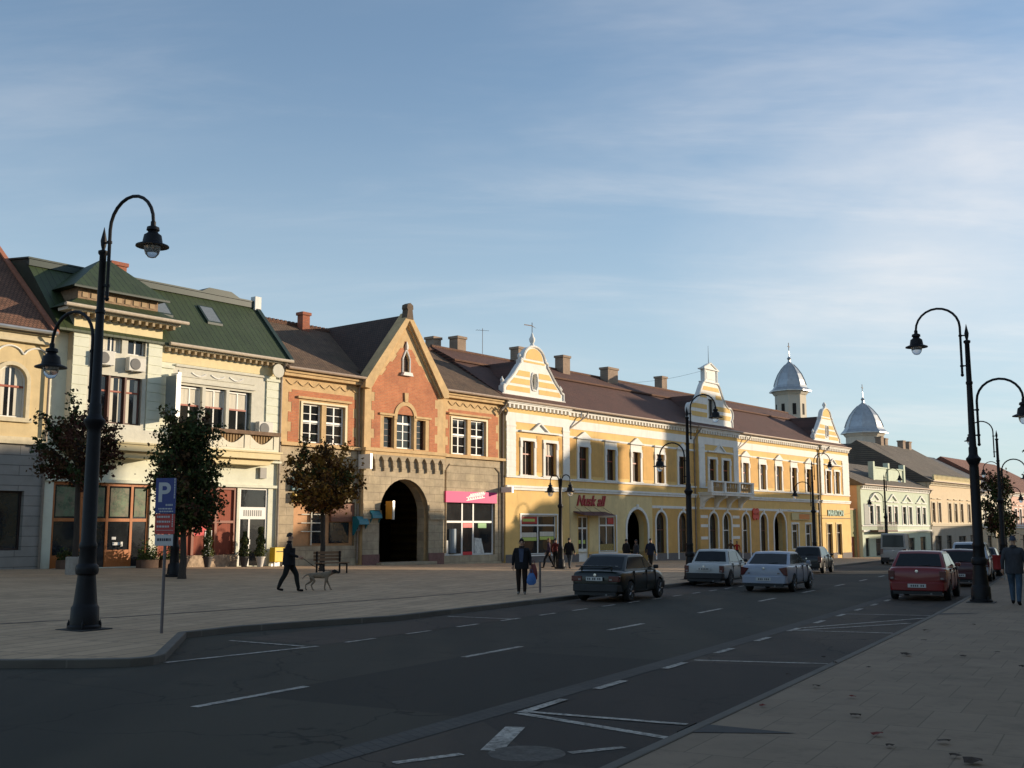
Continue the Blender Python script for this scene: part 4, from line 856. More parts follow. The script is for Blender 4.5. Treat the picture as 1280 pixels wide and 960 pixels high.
# ------------------------------------------------------------------ mint house with green roof and tower bay
def mint_house():
    b = Bld('mint_house', 'mint and cream house with green sheet roof and a square tower bay', -30.7, -18.25)
    zb = -.8; tx0, tx1, ty = -29.95, -25.55, -.3
    tw = hole_rect(-28.9, -26.5, 6.35, 8.5); sm = [hole_rect(-28.55, -27.6, 9.55, 10.5), hole_rect(-27.3, -26.4, 9.55, 10.5)]
    mw = hole_rect(-24.3, -20.1, 6.25, 8.5)
    shop = hole_rect(-30.3, -25.6, .0, 3.7); rs = hole_rect(-25.2, -20.75, .25, 3.7); dr = hole_rect(-20.6, -18.85, -.15, 3.72)
    w = MB(); w.wall([(-30.7, zb), (-18.25, zb), (-18.25, 5.1), (-30.7, 5.1)], [shop, rs, dr], 0, .5, reveal=.3)
    w.wall([(-25.5, 5.1), (-18.25, 5.1), (-18.25, 10.3), (-25.5, 10.3)], [mw], 0, .5); w.wall([(-30.7, 5.1), (tx0, 5.1), (tx0, 10.3), (-30.7, 10.3)], [], .1, .5)
    b.part(w, 'wall', MINT); shell(b, -30.7, -18.25, 11, zb, 10.3, CREAM)
    t = MB(); t.wall([(tx0, 5.1), (tx1, 5.1), (tx1, 11.3), (tx0, 11.3)], [tw]+sm, ty, .5, reveal=.3)
    t.add([(tx0, ty, 11.3), (tx1, ty, 11.3), (tx1, 4, 11.3), (tx0, 4, 11.3)], [(0, 1, 2, 3)]); t.add([(tx0, ty, 9), (tx0, 4, 9), (tx0, 4, 11.3), (tx0, ty, 11.3)], [(0, 1, 2, 3)]); t.add([(tx1, ty, 9), (tx1, 4, 9), (tx1, 4, 11.3), (tx1, ty, 11.3)], [(0, 1, 2, 3)])
    tower = b.part(t, 'tower', CREAM, recalc=False)
    # stucco field, rusticated pilasters
    f = MB(); f.wall([(tx0+.75, 6.0), (tx1-.75, 6.0), (tx1-.75, 10.6), (tx0+.75, 10.6)], [tw]+sm, ty-.02, ty); b.part(f, 'stucco_field', GRSTUC, tower)
    for x0, x1, y, z0, z1 in ((tx0, tx0+.72, ty, 5.4, 10.2), (tx1-.72, tx1, ty, 5.4, 10.2), (-19.2, -18.28, 0, 5.4, 9.2), (-25.45, -24.75, 0, 5.4, 9.2)):
        p = MB(); z = z0
        while z < z1-.1: p.box(x0, x1, y-.08, y, z+.02, min(z+.42, z1)-.02); z += .42
        p.box(x0, x1, y-.05, y, z0, z1); p.box(x0-.06, x1+.06, y-.13, y, z1, z1+.14); b.part(p, 'pilaster', MINT, tower if y < 0 else None)
    fm = MB(); fm.wall([(-24.72, 5.6), (-19.3, 5.6), (-19.3, 9.35), (-24.72, 9.35)], [mw], -.03, 0); fm.box(-24.4, -19.95, -.07, -.03, 8.9, 9.2); fm.box(-24.6, -19.4, -.12, -.03, 9.35, 9.45); fm.box(-24.5, -19.9, -.14, -.03, 8.62, 8.74)
    b.part(fm, 'stucco_field', GRSTUC)
    og = MB()      # swags in stucco
    for cx in (-23.3, -22.2, -21.1): 
        for j in range(6): og.tube([(cx-.4+.8*j/6, -.08, 9.12-.14*math.sin(math.pi*j/6)), (cx-.4+.8*(j+1)/6, -.08, 9.12-.14*math.sin(math.pi*(j+1)/6))], .04, 5)
    b.each(og, 'stucco_swag', WHITE)
    og = MB()
    for cx in (-28.3, -27.2): 
        og.lathe([(.2, 0), (.12, .06)], (0, 0, 0), 10); og.v[-20:] = [(p[0]+cx, ty-.02-p[2], p[1]+5.75) for p in og.v[-20:]]
        for sg in (-1, 1): og.tube([(cx+sg*.15, ty-.05, 5.8), (cx+sg*.5, ty-.05, 5.95), (cx+sg*.6, ty-.05, 5.7)], .05, 5)
    b.each(og, 'stucco_swag', WHITE, tower)
    # cornices: yellow frieze with brackets
    c = MB(); c.box(-25.4, -18.25, -.03, 0, 9.5, 9.92); c.box(tx0, tx1, ty-.03, ty, 10.35, 10.85); b.part(c, 'frieze', BALC)
    c = MB(); c.box(-25.4, -18.15, -.42, 0, 10.16, 10.3); c.box(tx0-.6, tx1+.6, ty-.55, ty+.3, 11.1, 11.24)
    b.part(c, 'cornice', CREAM)
    c = MB(); k = -25.2; brm = mat('cornice_brown', (.36, .28, .18), rough=.9, var=.2)
    while k < -18.3: c.box(k, k+.12, -.34, 0, 9.98, 10.158); k += .36
    b.part(c, 'bracket_frieze', brm); c = MB(); k = tx0-.4
    while k < tx1+.5: c.box(k, k+.12, ty-.5, ty, 10.92, 11.098); k += .36
    b.part(c, 'bracket_frieze', brm, tower)
    # fascia band and ledges
    l = MB(); l.box(-30.7, -18.25, -.12, 0, 3.72, 3.86); l.box(-30.7, -18.2, -.2, 0, 5.0, 5.1); b.part(l, 'ledge', MINT)
    l = MB()
    for x0, x1, y in ((tx0-.05, tx1+.15, ty-.85), (-24.6, -18.9, -.95)):
        l.box(x0, x1, y, 0 if y < -.9 else ty, 5.12, 5.42); l.box(x0-.08, x1+.08, y-.08, 0 if y < -.9 else ty, 5.42, 5.5)
        l.prism([(x0+.5, 4.82), (x1-.5, 4.82), (x1-.1, 5.12), (x0+.1, 5.12)], 'y', y+.3, -.001)
    b.each(l, 'balcony_slab', BALC)
    pb = MB(); pb.box(tx0+.1, tx1, ty-.5, ty, 5.5, 6.1); b.part(pb, 'parapet', GRSTUC, tower)
    # balustrade below the big window
    bl = MB(); bl.box(-24.55, -18.95, -.85, -.55, 5.5, 5.62); 
    for x in (-24.4, -22.75, -20.9, -19.1): bl.box(x-.16, x+.16, -.85, -.55, 5.62, 6.3)
    bal = b.part(bl, 'balustrade', CREAM)
    r = MB(); r.box(-24.6, -18.9, -.95, -.45, 6.3, 6.48); b.part(r, 'flower_rail', mat('weathered_rail', (.19, .12, .075), rough=.9, var=.4), bal)
    for a, c_ in ((-24.2, -22.9), (-22.55, -21.1), (-20.7, -19.3)):
        u = MB(); x = a+.06
        while x < c_: u.box(x-.045, x+.045, -.75, -.65, 5.62, 6.3); x += .17
        b.part(u, 'baluster_row', mat('balusters_brown', (.33, .22, .11), rough=.9, var=.2), bal)
    sw = MB()
    for a, c_ in ((-24.2, -22.9), (-22.55, -21.1), (-20.7, -19.3)):
        for j in range(8):
            t0, t1 = j/8, (j+1)/8; h = lambda t: 6.28-.42*math.sin(math.pi*t); x0, x1 = a+(c_-a)*t0, a+(c_-a)*t1
            sw.prism([(x0, 5.63), (x1, 5.63), (x1, h(t1)-.02), (x0, h(t0)-.02)], 'y', -.82, -.78)
    b.each(sw, 'swag_panel', CREAM, bal)
    # windows
    for i in range(3):
        a = -28.9+i*.8; window(b, a+.02, a+.74, 6.35, 8.5, ty+.12, BFRAME, cols=1, trans=.68, bar=.06, curtain=3 if i else 1, tcol=mat('red_transom', (.30, .06, .025)))
        a = -24.3+i*1.4; window(b, a+.05, a+1.25, 6.25, 8.45, .14, WFRAME, cols=2, trans=.60, bar=.07, curtain=4, tcol=mat('red_transom', (.30, .06, .025)))
    for i in (1, 2):
        m = MB(); m.box(-28.9+i*.8-.06, -28.9+i*.8+.03, ty, ty+.25, 6.35, 8.5); b.part(m, 'mullion', BFRAME, tower)
        m = MB(); m.box(-24.3+i*1.4-.14, -24.3+i*1.4+.04, -.04, .25, 6.25, 8.5); b.part(m, 'mullion', GRSTUC)
    window(b, -28.55, -27.6, 9.55, 10.5, ty+.12, WFRAME, cols=2, trans=0, bar=.07, curtain=3); window(b, -27.3, -26.4, 9.55, 10.5, ty+.16, WFRAME, cols=2, trans=0, bar=.07)
    # shop fronts
    s = MB(); z0 = -.05
    for x in (-30.3, -29.0, -27.75, -26.55, -25.72): s.box(x, x+.12, .08, .18, z0, 3.7)
    s.box(-30.18, -25.72, .085, .175, 3.58, 3.7); s.box(-30.18, -25.72, .085, .175, 2.0, 2.14); s.box(-30.18, -29.0, .085, .175, z0, .55); s.box(-27.63, -26.55, .085, .175, z0, .75)
    sf = b.part(s, 'shop_front', ORNW); p = MB(); p.box(-30.2, -25.65, .12, .135, z0, 3.6); b.part(p, 'pane', GLB, sf)
    POST = stained(mat('leafy_posters', (.085, .13, .07), rough=.6, var=.95, scale=2.6), (.20, .17, .11), .8, 1.4, .46, .60)
    p = MB()
    for x0, x1 in ((-30.1, -29.1), (-28.8, -27.85), (-27.55, -26.65), (-26.35, -25.8)): p.box(x0, x1, .10, .118, 2.22, 3.5)
    b.each(p, 'poster', POST, sf)
    p = MB(); p.box(-27.4, -27.2, .10, .118, 1.2, 1.32); p.box(-27.35, -27.0, .10, .118, .95, 1.08); b.each(p, 'notice', WFRAME, sf)
    p = MB(); p.box(-27.0, -26.9, .02, .08, .9, 1.1); b.part(p, 'handle', ZINC, sf)
    s = MB()
    for x in (-25.2, -24.2, -23.3, -22.0, -20.9): s.box(x, x+.14, .05, .2, .25, 3.7)
    s.box(-25.1, -20.75, .055, .195, 1.95, 2.07); s.box(-25.1, -20.75, .055, .195, 3.58, 3.7)
    rf_ = b.part(s, 'shop_front', REDW); 
    p = MB(); p.box(-25.1, -20.76, .14, .16, .25, 3.6); b.part(p, 'pane', mat('drawn_red_curtain', (.26, .06, .03), rough=.8, var=.35, scale=7, stretch=(4, 1, .12)), rf_)
    p = MB(); p.box(-23.1, -22.2, .12, .139, 1.35, 1.85); b.part(p, 'red_plate', mat('red_plate', (.62, .02, .03)), rf_)
    p = MB(); p.box(-22.5, -22.1, .10, .119, .35, 1.6); b.part(p, 'white_plate', WFRAME, rf_)
    pl = MB(); pl.box(-25.3, -20.7, -.06, 0, zb, .42); b.part(pl, 'stone_base', mat('rubble_stone', (.40, .30, .21), rough=.95, var=.5, scale=5, bump=.8, bscale=9), None)
    d = MB(); d.box(-20.6, -20.5, .05, .17, -.15, 3.72); d.box(-18.95, -18.85, .05, .17, -.15, 3.72); d.box(-20.5, -18.95, .055, .165, 2.15, 2.75); d.box(-20.5, -18.95, .055, .165, 3.62, 3.72); d.box(-20.0, -19.9, .057, .163, -.15, 2.15)
    de = b.part(d, 'door', WFRAME); p = MB(); p.box(-20.5, -18.95, .10, .12, -.15, 3.65); b.part(p, 'pane', GLB, de)
    p = MB()
    for k in range(9): p.box(-20.3+k*.13, -20.24+k*.13, .045, .056, 2.3, 2.6)
    b.part(p, 'lettering', mat('grey_letters', (.25, .25, .24)), de)
    p = MB(); p.box(-19.95, -19.9, .0, .05, .9, 1.15); b.part(p, 'handle', ZINC, de)
    hp = MB(); hp.box(-19.5, -19.1, -.14, 0, 4.2, 4.75); b.part(hp, 'wall_box', mat('grey_box', (.30, .29, .27), rough=.6))
    # roofs
    y2 = 11
    rf2 = MB(); rf2.prism([(-.5, 10.32), (2.7, 13.62), (2.7, 13.76), (2.55, 13.8), (6.0, 14.2), (12, 10.3), (-.5, 10.22)], 'x', -30.7, -17.95); roof = b.part(rf2, 'roof', SHEETG)
    lp = MB(); lp.box(-30.7, -17.9, 2.52, 2.72, 13.52, 13.8); lp.prism([(2.5, 13.82), (6.0, 14.22), (6.0, 14.3), (2.5, 13.9)], 'x', -30.75, -17.85); lp.prism([(-.55, 10.24), (2.75, 13.6), (2.75, 13.85), (-.55, 10.42)], 'x', -18.1, -17.85)
    lp.prism([(-21.6, 13.8), (-18.4, 13.8), (-19.4, 14.25), (-20.8, 14.25)], 'y', 2.9, 5.6); b.part(lp, 'roof_edge', DGREEN, roof)
    wf = MB(); wf.box(-18.2, -17.8, 2.4, 2.8, 13.4, 14.15); b.part(wf, 'fire_wall', WHITE, roof)
    for x in (-24.6, -21.7):
        sl = (13.62-10.32)/3.2; zc = lambda y: 10.32+(y+.5)*sl
        m = MB(); m.prism([(1.0, zc(1.0)+.02), (1.95, zc(1.95)+.02), (1.95, zc(1.95)+.14), (1.0, zc(1.0)+.14)], 'x', x-.45, x+.45); sk = b.part(m, 'skylight', DGREEN, roof)
        m = MB(); m.prism([(1.07, zc(1.07)+.13), (1.88, zc(1.88)+.13), (1.88, zc(1.88)+.16), (1.07, zc(1.07)+.16)], 'x', x-.36, x+.36); b.part(m, 'pane', mat('skylight_glass', (.16, .18, .19), rough=.08, spec=.8), sk)
    # tower roof: skirt, brown drum, pyramid
    e = 1.0; a0, a1 = tx0-.75, tx1+.75; yb = 4.3
    t = MB(); sk_ = [(a0, ty-.75, 11.26), (a1, ty-.75, 11.26), (a1, yb, 11.26), (a0, yb, 11.26), (tx0+.15, ty+.1, 11.78), (tx1-.15, ty+.1, 11.78), (tx1-.15, yb-.5, 11.78), (tx0+.15, yb-.5, 11.78)]
    t.add(sk_, [(0, 1, 5, 4), (1, 2, 6, 5), (2, 3, 7, 6), (3, 0, 4, 7), (3, 2, 1, 0)]); 
    p0, p1, pf, pk = tx0-.2, tx1+.2, ty-.25, yb+.2
    ap = [(-27.3-.3, 1.9, 14.25), (-27.3+.3, 1.9, 14.25)]
    t.add([(p0, pf, 12.3), (p1, pf, 12.3), (p1, pk, 12.3), (p0, pk, 12.3)]+ap, [(0, 1, 5, 4), (1, 2, 5), (2, 3, 4, 5), (3, 0, 4), (3, 2, 1, 0)])
    tr = b.part(t, 'tower_roof', SHEETG, tower)
    dm = MB(); dm.box(tx0+.2, tx1-.2, ty+.15, yb-.55, 11.6, 12.29); b.part(dm, 'drum', mat('brown_frieze', (.26, .17, .10), rough=.85, var=.4, scale=6), tower)
    ff = MB(); ff.box(p0+.01, p1-.01, pf+.01, pf+.08, 12.22, 12.32); b.part(ff, 'roof_edge', DGREEN, tower)
    fr = MB(); x = tx0+.4
    while x < tx1-.5: fr.box(x, x+.25, ty+.12, ty+.151, 11.88, 12.1); x += .42
    b.part(fr, 'drum_ornament', mat('drum_orn', (.38, .27, .16), rough=.9), tower)
    gutter(b, -25.3, -17.95, -.6, 10.3, m=mat('pale_gutter', (.50, .42, .32), rough=.5, var=.2)); gutter(b, a0-.1, a1+.1, ty-.82, 11.26, parent=tower, m=mat('pale_gutter', (.5, .42, .32)))
    chimney(b, roof, -25.9, 3.4, 13.2, 14.6, .8, .6, CHIMR)
    gp_ = MB(); gp_.tube([(-18.35, -.5, 10.2), (-18.3, -.12, 9.6), (-18.3, -.1, 9.2), (-18.3, -.1, 0)], .07, 8); b.part(gp_, 'downpipe', PIPE, smooth=True)
    o = MB(); o.lathe([(.3, 0), (.36, .1), (.36, .15)], (0, 0, 0), 14); o.v = [(p[0]-18.75, -.28-p[2], p[1]+9.75) for p in o.v]; b.part(o, 'round_ornament', GRSTUC)
    return b
HM = mint_house()

# ------------------------------------------------------------------ far left ochre house
def ochre_house():
    b = Bld('ochre_house', 'old ochre house with grey rusticated ground floor and arched upper windows', -45, -30.75)
    zb = -.7; xs = [(-33.05, -31.75), (-36.4, -35.1), (-39.8, -38.5), (-43, -41.7)]; sh = [(-33.6, -31.6), (-37.5, -34.8), (-41.5, -38.8)]
    w = MB(); w.wall([(-45, 5.2), (-30.75, 5.2), (-30.75, 10.0), (-45, 10.0)], [hole_arch(a, c, 6.3, 8.5) for a, c in xs], 0, .4, reveal=.3); b.part(w, 'wall', HOCH)
    w = MB(); w.wall([(-45, zb), (-30.75, zb), (-30.75, 5.2), (-45, 5.2)], [hole_rect(a, c, .8, 3.25) for a, c in sh], -.06, .4, reveal=.35); b.part(w, 'ground_floor_wall', HGREY); shell(b, -45, -30.75, 12, zb, 10.0, HOCH)
    t = MB(); t.box(-45, -30.75, -.2, -.06, 5.2, 5.36); t.box(-45, -30.75, -.12, 0, 5.363, 5.5); t.box(-45, -30.75, -.25, 0, 9.5, 9.62); t.box(-45, -30.75, -.36, 0, 9.86, 10.0); t.box(-45, -30.75, -.2, 0, 9.62, 9.857)
    b.part(t, 'cornice', mat('pale_cornice', (.58, .50, .34), rough=.85, var=.12, stain=.3))
    sc = MB(); x = -44.6
    while x < -31.2:
        for j in range(8):
            f = lambda t: 9.0+.32*abs(math.sin(math.pi*t*1.0))**.7*(1 if 1 else 0)
            t0, t1 = j/8, (j+1)/8; sc.tube([(x+1.15*t0, -.03, f(t0)), (x+1.15*t1, -.03, f(t1))], .04, 5)
        x += 1.15
    b.part(sc, 'scallop_frieze', WHITE)
    for a, c in xs:
        wn = window(b, a, c, 6.3, 8.5, .15, WFRAME, cols=2, trans=.6, bar=.07, arch=True, curtain=3, tcol=mat('red_transom', (.3, .06, .025)))
        s = MB(); arch_ring(s, a, c, 6.3, 8.5, .16, -.06, 0); s.box(a-.25, c+.25, -.15, 0, 6.12, 6.3); b.part(s, 'surround', mat('pale_cornice', (.58, .5, .34)), wn)
    for a, c in sh: window(b, a, c, .8, 3.25, .16, mat('dark_door', (.035, .02, .016)), cols=1, trans=0, bar=.09, pane=GLB, name='shop_window')
    r = MB(); r.prism([(-.5, 10.0), (5.6, 14.9), (12.2, 10.0), (-.5, 9.92)], 'x', -45.2, -30.8); roof = b.part(r, 'roof', TILER)
    v = MB()
    v.prism([(-.55, 9.98), (5.6, 14.92), (5.6, 15.05), (-.55, 10.12)], 'x', -30.95, -30.72); b.part(v, 'verge', mat('red_verge', (.36, .14, .08), rough=.8, var=.25), roof)
    gutter(b, -45, -30.8, -.58, 10.0, m=ZINC)
    downpipe(b, [(-30.95, -.55, 9.9), (-30.85, -.3, 9.4), (-30.85, -.15, 8.9), (-30.85, -.15, -.2)])
    return b
HO = ochre_house()

# ------------------------------------------------------------------ houses beyond the yellow one
GREENP = mat('pale_green_plaster', (.52, .59, .46), rough=.85, var=.08, scale=2, bump=.15, stain=.2)
BEIGE = mat('beige_plaster', (.62, .49, .32), rough=.85, var=.09, scale=2, bump=.15, stain=.25)
SALM = mat('salmon_plaster', (.58, .36, .22), rough=.85, var=.08, scale=2, stain=.15)
def simple_house(name, label, s0, s1, eave, wallm, roofm, wins, wz, wfr, low, lowm, ridge, ry, depth, split=1.3, trim=WHITE, grp=None, ext=0, crest=None, ground=None):
    b = Bld(name, label, s0, s1); zb = b.zb-1.0
    w = MB(); w.wall([(s0, split), (s1, split), (s1, eave), (s0, eave)], [hole_rect(a, c, wz[0], wz[1]) for a, c in wins], 0, .4, reveal=.25); b.part(w, 'wall', wallm)
    w = MB(); w.wall([(s0, zb), (s1, zb), (s1, split), (s0, split)], [hole_rect(a, c, z0, z1) for a, c, z0, z1 in low], -.04, .4, reveal=.25); b.part(w, 'ground_floor_wall', lowm); shell(b, s0, s1, depth, zb, eave, SALM if ext else wallm)
    t = MB(); t.box(s0, s1, -.2, 0, split, split+.2); t.box(s0, s1, -.3, 0, eave-.2, eave); t.box(s0, s1, -.15, 0, eave-.5, eave-.38); t.box(s0, s1, -.08, 0, wz[0]-.25, wz[0]-.1)
    b.part(t, 'cornice', trim)
    k = MB(); x = s0+.3
    while x < s1: k.box(x, x+.2, -.22, 0, eave-.38, eave-.203); x += .55
    b.part(k, 'bracket_frieze', trim)
    for i, (a, c) in enumerate(wins):
        wn = window(b, a, c, wz[0], wz[1], .12, wfr, cols=2, trans=.65, bar=.06, curtain=[0, 3, 1, 4][i % 4])
        s = MB(); s.box(a-.18, a, -.06, 0, wz[0]-.1, wz[1]+.15); s.box(c, c+.18, -.06, 0, wz[0]-.1, wz[1]+.15); s.box(a, c, -.06, 0, wz[1], wz[1]+.15); s.box(a-.3, c+.3, -.14, 0, wz[1]+.45, wz[1]+.57); b.part(s, 'surround', trim, wn)
    for a, c, z0, z1 in low:
        window(b, a, c, z0, z1, .1, mat('dark_door', (.035, .02, .016)), cols=1, trans=.7, bar=.08, pane=GLB, name='shop_window')
    if ridge:
        r = MB(); r.prism([(-.45, eave), (ry, ridge), (depth+.4, eave), (-.45, eave-.1)], 'x', s0-.1, s1+.1); b.part(r, 'roof', roofm)
    gutter(b, s0, s1, -.5, eave); downpipe(b, [(s1-.15, -.4, eave-.1), (s1-.15, -.1, eave-.6), (s1-.15, -.1, zb+1)])
    return b
g = simple_house('green_house', 'pale green two-storey house with pedimented windows beyond the yellow one', 60.7, 83.0, 6.35, GREENP, TILEG,
    [(63.0, 64.1), (65.0, 66.1), (68.6, 69.7), (70.6, 71.7), (73.4, 74.5), (75.4, 76.5), (78.3, 79.4), (80.3, 81.4)], (2.1, 4.1), BFRAME,
    [(61.5, 62.6, -1.4, .6), (64.5, 67, -1.4, .5), (69.5, 71, -1.5, .6), (74, 77, -1.2, .5), (79, 81, -1.5, .6)], GREENP, 9.3, 5.5, 11, split=1.25, ext=1)
GSG = mat('grey_green_base', (.33, .37, .31), rough=.9, var=.12)
m = MB()
for a, c in ((63.0, 66.1), (68.6, 71.7), (73.4, 76.5), (78.3, 81.4)):
    xm = (a+c)/2
    for sg in (-1, 1): m.prism([(xm+sg*1.5, 4.75), (xm+sg*1.2, 4.75), (xm, 5.35), (xm, 5.55)], 'y', -.16, 0)
g.part(m, 'pediment', WHITE)
m = MB(); m.box(67.8, 77.8, 1.2, 1.5, 6.6, 8.5); m.box(67.6, 78, 1.1, 1.6, 8.5, 8.65)
for x in (67.8, 72.5, 77.7): m.box(x-.25, x+.25, 1.05, 1.65, 6.6, 9.2)
g.part(m, 'attic_parapet', GREENP)
m = MB(); m.box(62.5, 68.5, -1.1, -.04, 1.25, 1.45); m.tube([(62.5, -1.05, 2.3), (68.5, -1.05, 2.3)], .03, 5)
x = 62.5
while x < 68.6: m.tube([(x, -1.05, 1.45), (x, -1.05, 2.3)], .02, 4); x += .22
g.part(m, 'balcony', IRON)
m = MB(); m.box(61.5, 63.2, -.04, -.0, 2.0, 4.3); g.part(m, 'shutter', mat('grey_shutter', (.25, .26, .24), rough=.7))
g2 = simple_house('beige_house', 'beige two-storey house with tall grey roof and crested parapet', 83.3, 104.5, 7.45, BEIGE, TILEG,
    [(84.0, 85.0), (86.3, 87.3), (90.4, 91.4), (92.9, 93.9), (95.4, 96.4), (98.6, 99.6), (101.4, 102.4)], (2.4, 4.8), BFRAME,
    [(84.5, 87, -1.5, .7), (89, 91, -1.6, .7), (94, 97, -1.4, .6), (99, 102, -1.6, .7)], mat('grey_beige_plaster', (.36, .33, .27), rough=.9, var=.15, stain=.3), 13.0, 9.0, 18, split=1.9, trim=mat('pale_beige_trim', (.60, .52, .38), rough=.85, var=.1))
m = MB(); m.box(84.5, 104.4, -.3, .0, 7.45, 7.75); x = 84.5
while x < 104.3: m.prism([(x, 7.75), (x+.3, 7.75), (x+.3, 8.15), (x+.15, 8.35), (x, 8.15)], 'y', -.25, -.05); x += .5
g2.part(m, 'parapet_crest', mat('crest_yellow', (.60, .50, .28), rough=.9, var=.12))
m = MB(); m.add([(83.2, -.4, 7.45), (83.2, 30, 7.45), (88.7, 30, 13.03), (88.7, 9.0, 13.03), (94, 30, 7.45)], [(0, 3, 2, 1), (1, 2, 4)])
g2.part(m, 'wing_roof', TILEG, recalc=False)
rf = [o for o in g2.e.children if o.name.startswith('roof')][0]
for s_, y_ in ((91.5, 9), (94.5, 9.5), (100.0, 9), (102.5, 9)): chimney(g2, rf, s_, y_, 12.2, 13.9, 1.0, .8)
g3 = simple_house('cream_house', 'cream low house with blue grey hipped roof past the tall right lamp', 104.8, 120, 6.6, CREAM, masonry('slate_roof', (.13, .13, .14), (.10, .10, .11), (.05, .05, .05), .2, .2, .02, mapz=1.7, var=.25), [(106+i*2.4, 107.1+i*2.4) for i in range(6)], (2.2, 4.3), BFRAME, [(107, 109, -1.8, .6), (112, 115, -1.6, .6)], BEIGE, 12.6, 11, 22, split=1.6)
g4 = simple_house('pink_house', 'pinkish house with red tiled roof at the far end of the row', 120.3, 150, 6.9, mat('pink_plaster', (.60, .38, .30), rough=.85, var=.1), masonry('red_roof_tiles', (.26, .10, .06), (.20, .08, .05), (.07, .03, .02), .2, .2, .02, mapz=1.7, var=.3), [(122+i*2.6, 123.1+i*2.6) for i in range(10)], (2.2, 4.5), BFRAME, [(124, 127, -1.8, .6), (131, 134, -1.8, .6)], BEIGE, 12.8, 10, 20, split=1.6)
# passage between the yellow and the green house: wall with gate
def passage_gate():
    b = Bld('gateway_wall', 'olive wall with red brown metal gate between yellow and green houses', 57.15, 60.65, cat='wall'); m = MB(); m.wall([(57.15, -2.4), (60.65, -2.4), (60.65, 3.6), (57.15, 3.6)], [hole_rect(57.6, 60.2, -1.9, .75)], .6, .9); b.part(m, 'wall', mat('olive_plaster', (.27, .27, .13), rough=.9, var=.15))
    m = MB(); m.box(57.6, 60.2, .75, .82, -1.6, .75)
    for i in range(9): m.box(57.65+i*.29, 57.72+i*.29, .72, .75, -1.6, .75)
    gt = b.part(m, 'gate', mat('rust_red_gate', (.25, .075, .045), rough=.6, var=.2)); m = MB()
    for cx, cz in ((58.4, -.1), (59.3, -.1), (58.4, -.75), (59.3, -.75)):
        for sg in (-1, 1): m.tube([(cx-.25*sg, .70, cz-.2), (cx, .70, cz+.25), (cx+.25*sg, .70, cz-.2)], .04, 5)
    b.part(m, 'scroll_ornament', CURT, gt); m = MB(); m.box(57.1, 60.7, .55, .95, 3.6, 3.75); b.part(m, 'coping', SALM)
passage_gate()

# ------------------------------------------------------------------ church with two domed towers
def church():
    s0, q0 = 114, -27; x, y = fpos(s0, 0); e = empty("church", (x, y, -1.5), R(51), label='church with two silver domed towers rising behind the roofs', cat='church')
    CW = mat('church_plaster', (.58, .52, .42), rough=.85, var=.08, stain=.2); off = (s0, 0, -1.5)
    n = MB(); n.box(103.5, 125, 22, 34, -2, 9.0); nave = n.build('nave', CW, e, off)
    r = MB(); r.prism([(21.6, 9.0), (28, 12.0), (34.4, 9.0)], 'x', 103.3, 125.2); r.build('roof', ZINC, nave, off)
    def tw(s, yy, rad, z0, z1, dome, oct_, ph):
        t = MB(); t.lathe([(rad, 0), (rad, z1-z0)], (s, yy, z0), oct_, ph=ph); t.lathe([(rad+.12, 0), (rad+.35, .35), (rad+.45, .55)], (s, yy, z1-.5), oct_, ph=ph)
        tw_ = t.build('tower', CW, e, off)
        d = MB(); k = dome/4.0; ro = rad+.85
        d.lathe([(ro, 0), (ro, .15), (rad*1.10, .6*k), (rad*1.03, .95*k), (rad*.93, 1.7*k), (rad*.76, 2.6*k), (rad*.52, 3.4*k), (rad*.28, 4.0*k), (.24, 4.4*k), (.2, 4.7*k), (.32, 4.9*k), (.1, 5.2*k), (.05, 6.0*k)], (s, yy, z1), oct_ if oct_ > 8 else 8, ph=ph)
        dm = d.build('dome', ZINC, tw_, off)
        ribs = MB(); prof = [(rad*1.03, .95*k), (rad*.93, 1.7*k), (rad*.76, 2.6*k), (rad*.52, 3.4*k), (rad*.28, 4.0*k)]
        for i in range(8): 
            a = ph+2*math.pi*i/8; ribs.tube([(s+r_*1.02*math.cos(a), yy+r_*1.02*math.sin(a), z1+z) for r_, z in prof], .07, 5)
        ribs.build('rib', ZINC, dm, off)
        c = MB(); c.box(s-.04, s+.04, yy-.04, yy+.04, z1+5.8*k, z1+5.8*k+1.5); c.box(s-.4, s+.4, yy-.035, yy+.035, z1+5.8*k+.85, z1+5.8*k+.95); c.build('cross', IRON, dm, off)
        wm = MB()
        for i in range(8):
            a = ph+math.pi*(2*i+1)/8; rr = rad*math.cos(math.pi/8)
            ca, sa = math.cos(a), math.sin(a)
            for hw, za, zb_, dd in ((.28, z1-3.6, z1-1.9, .03),):
                wm.add([(s+ca*(rr+dd)-sa*t, yy+sa*(rr+dd)+ca*t, z) for t, z in ((-hw, za), (hw, za), (hw, zb_), (-hw, zb_))], [(0, 1, 2, 3)])
        [i_.build('belfry_window', INNER, tw_, off) for i_ in islands(wm)]
        bd = MB(); bd.lathe([(rad+.1, 0), (rad+.1, .25)], (s, yy, z1-4.3), oct_, ph=ph); bd.build('band', CW, tw_, off)
    tw(101.0, 26.0, 2.35, -2, 22.3, 4.3, 8, R(22.5-51)); tw(127.7, 24.9, 3.05, -2, 17.6, 4.9, 8, R(22.5-51))
    return e
CH = church()

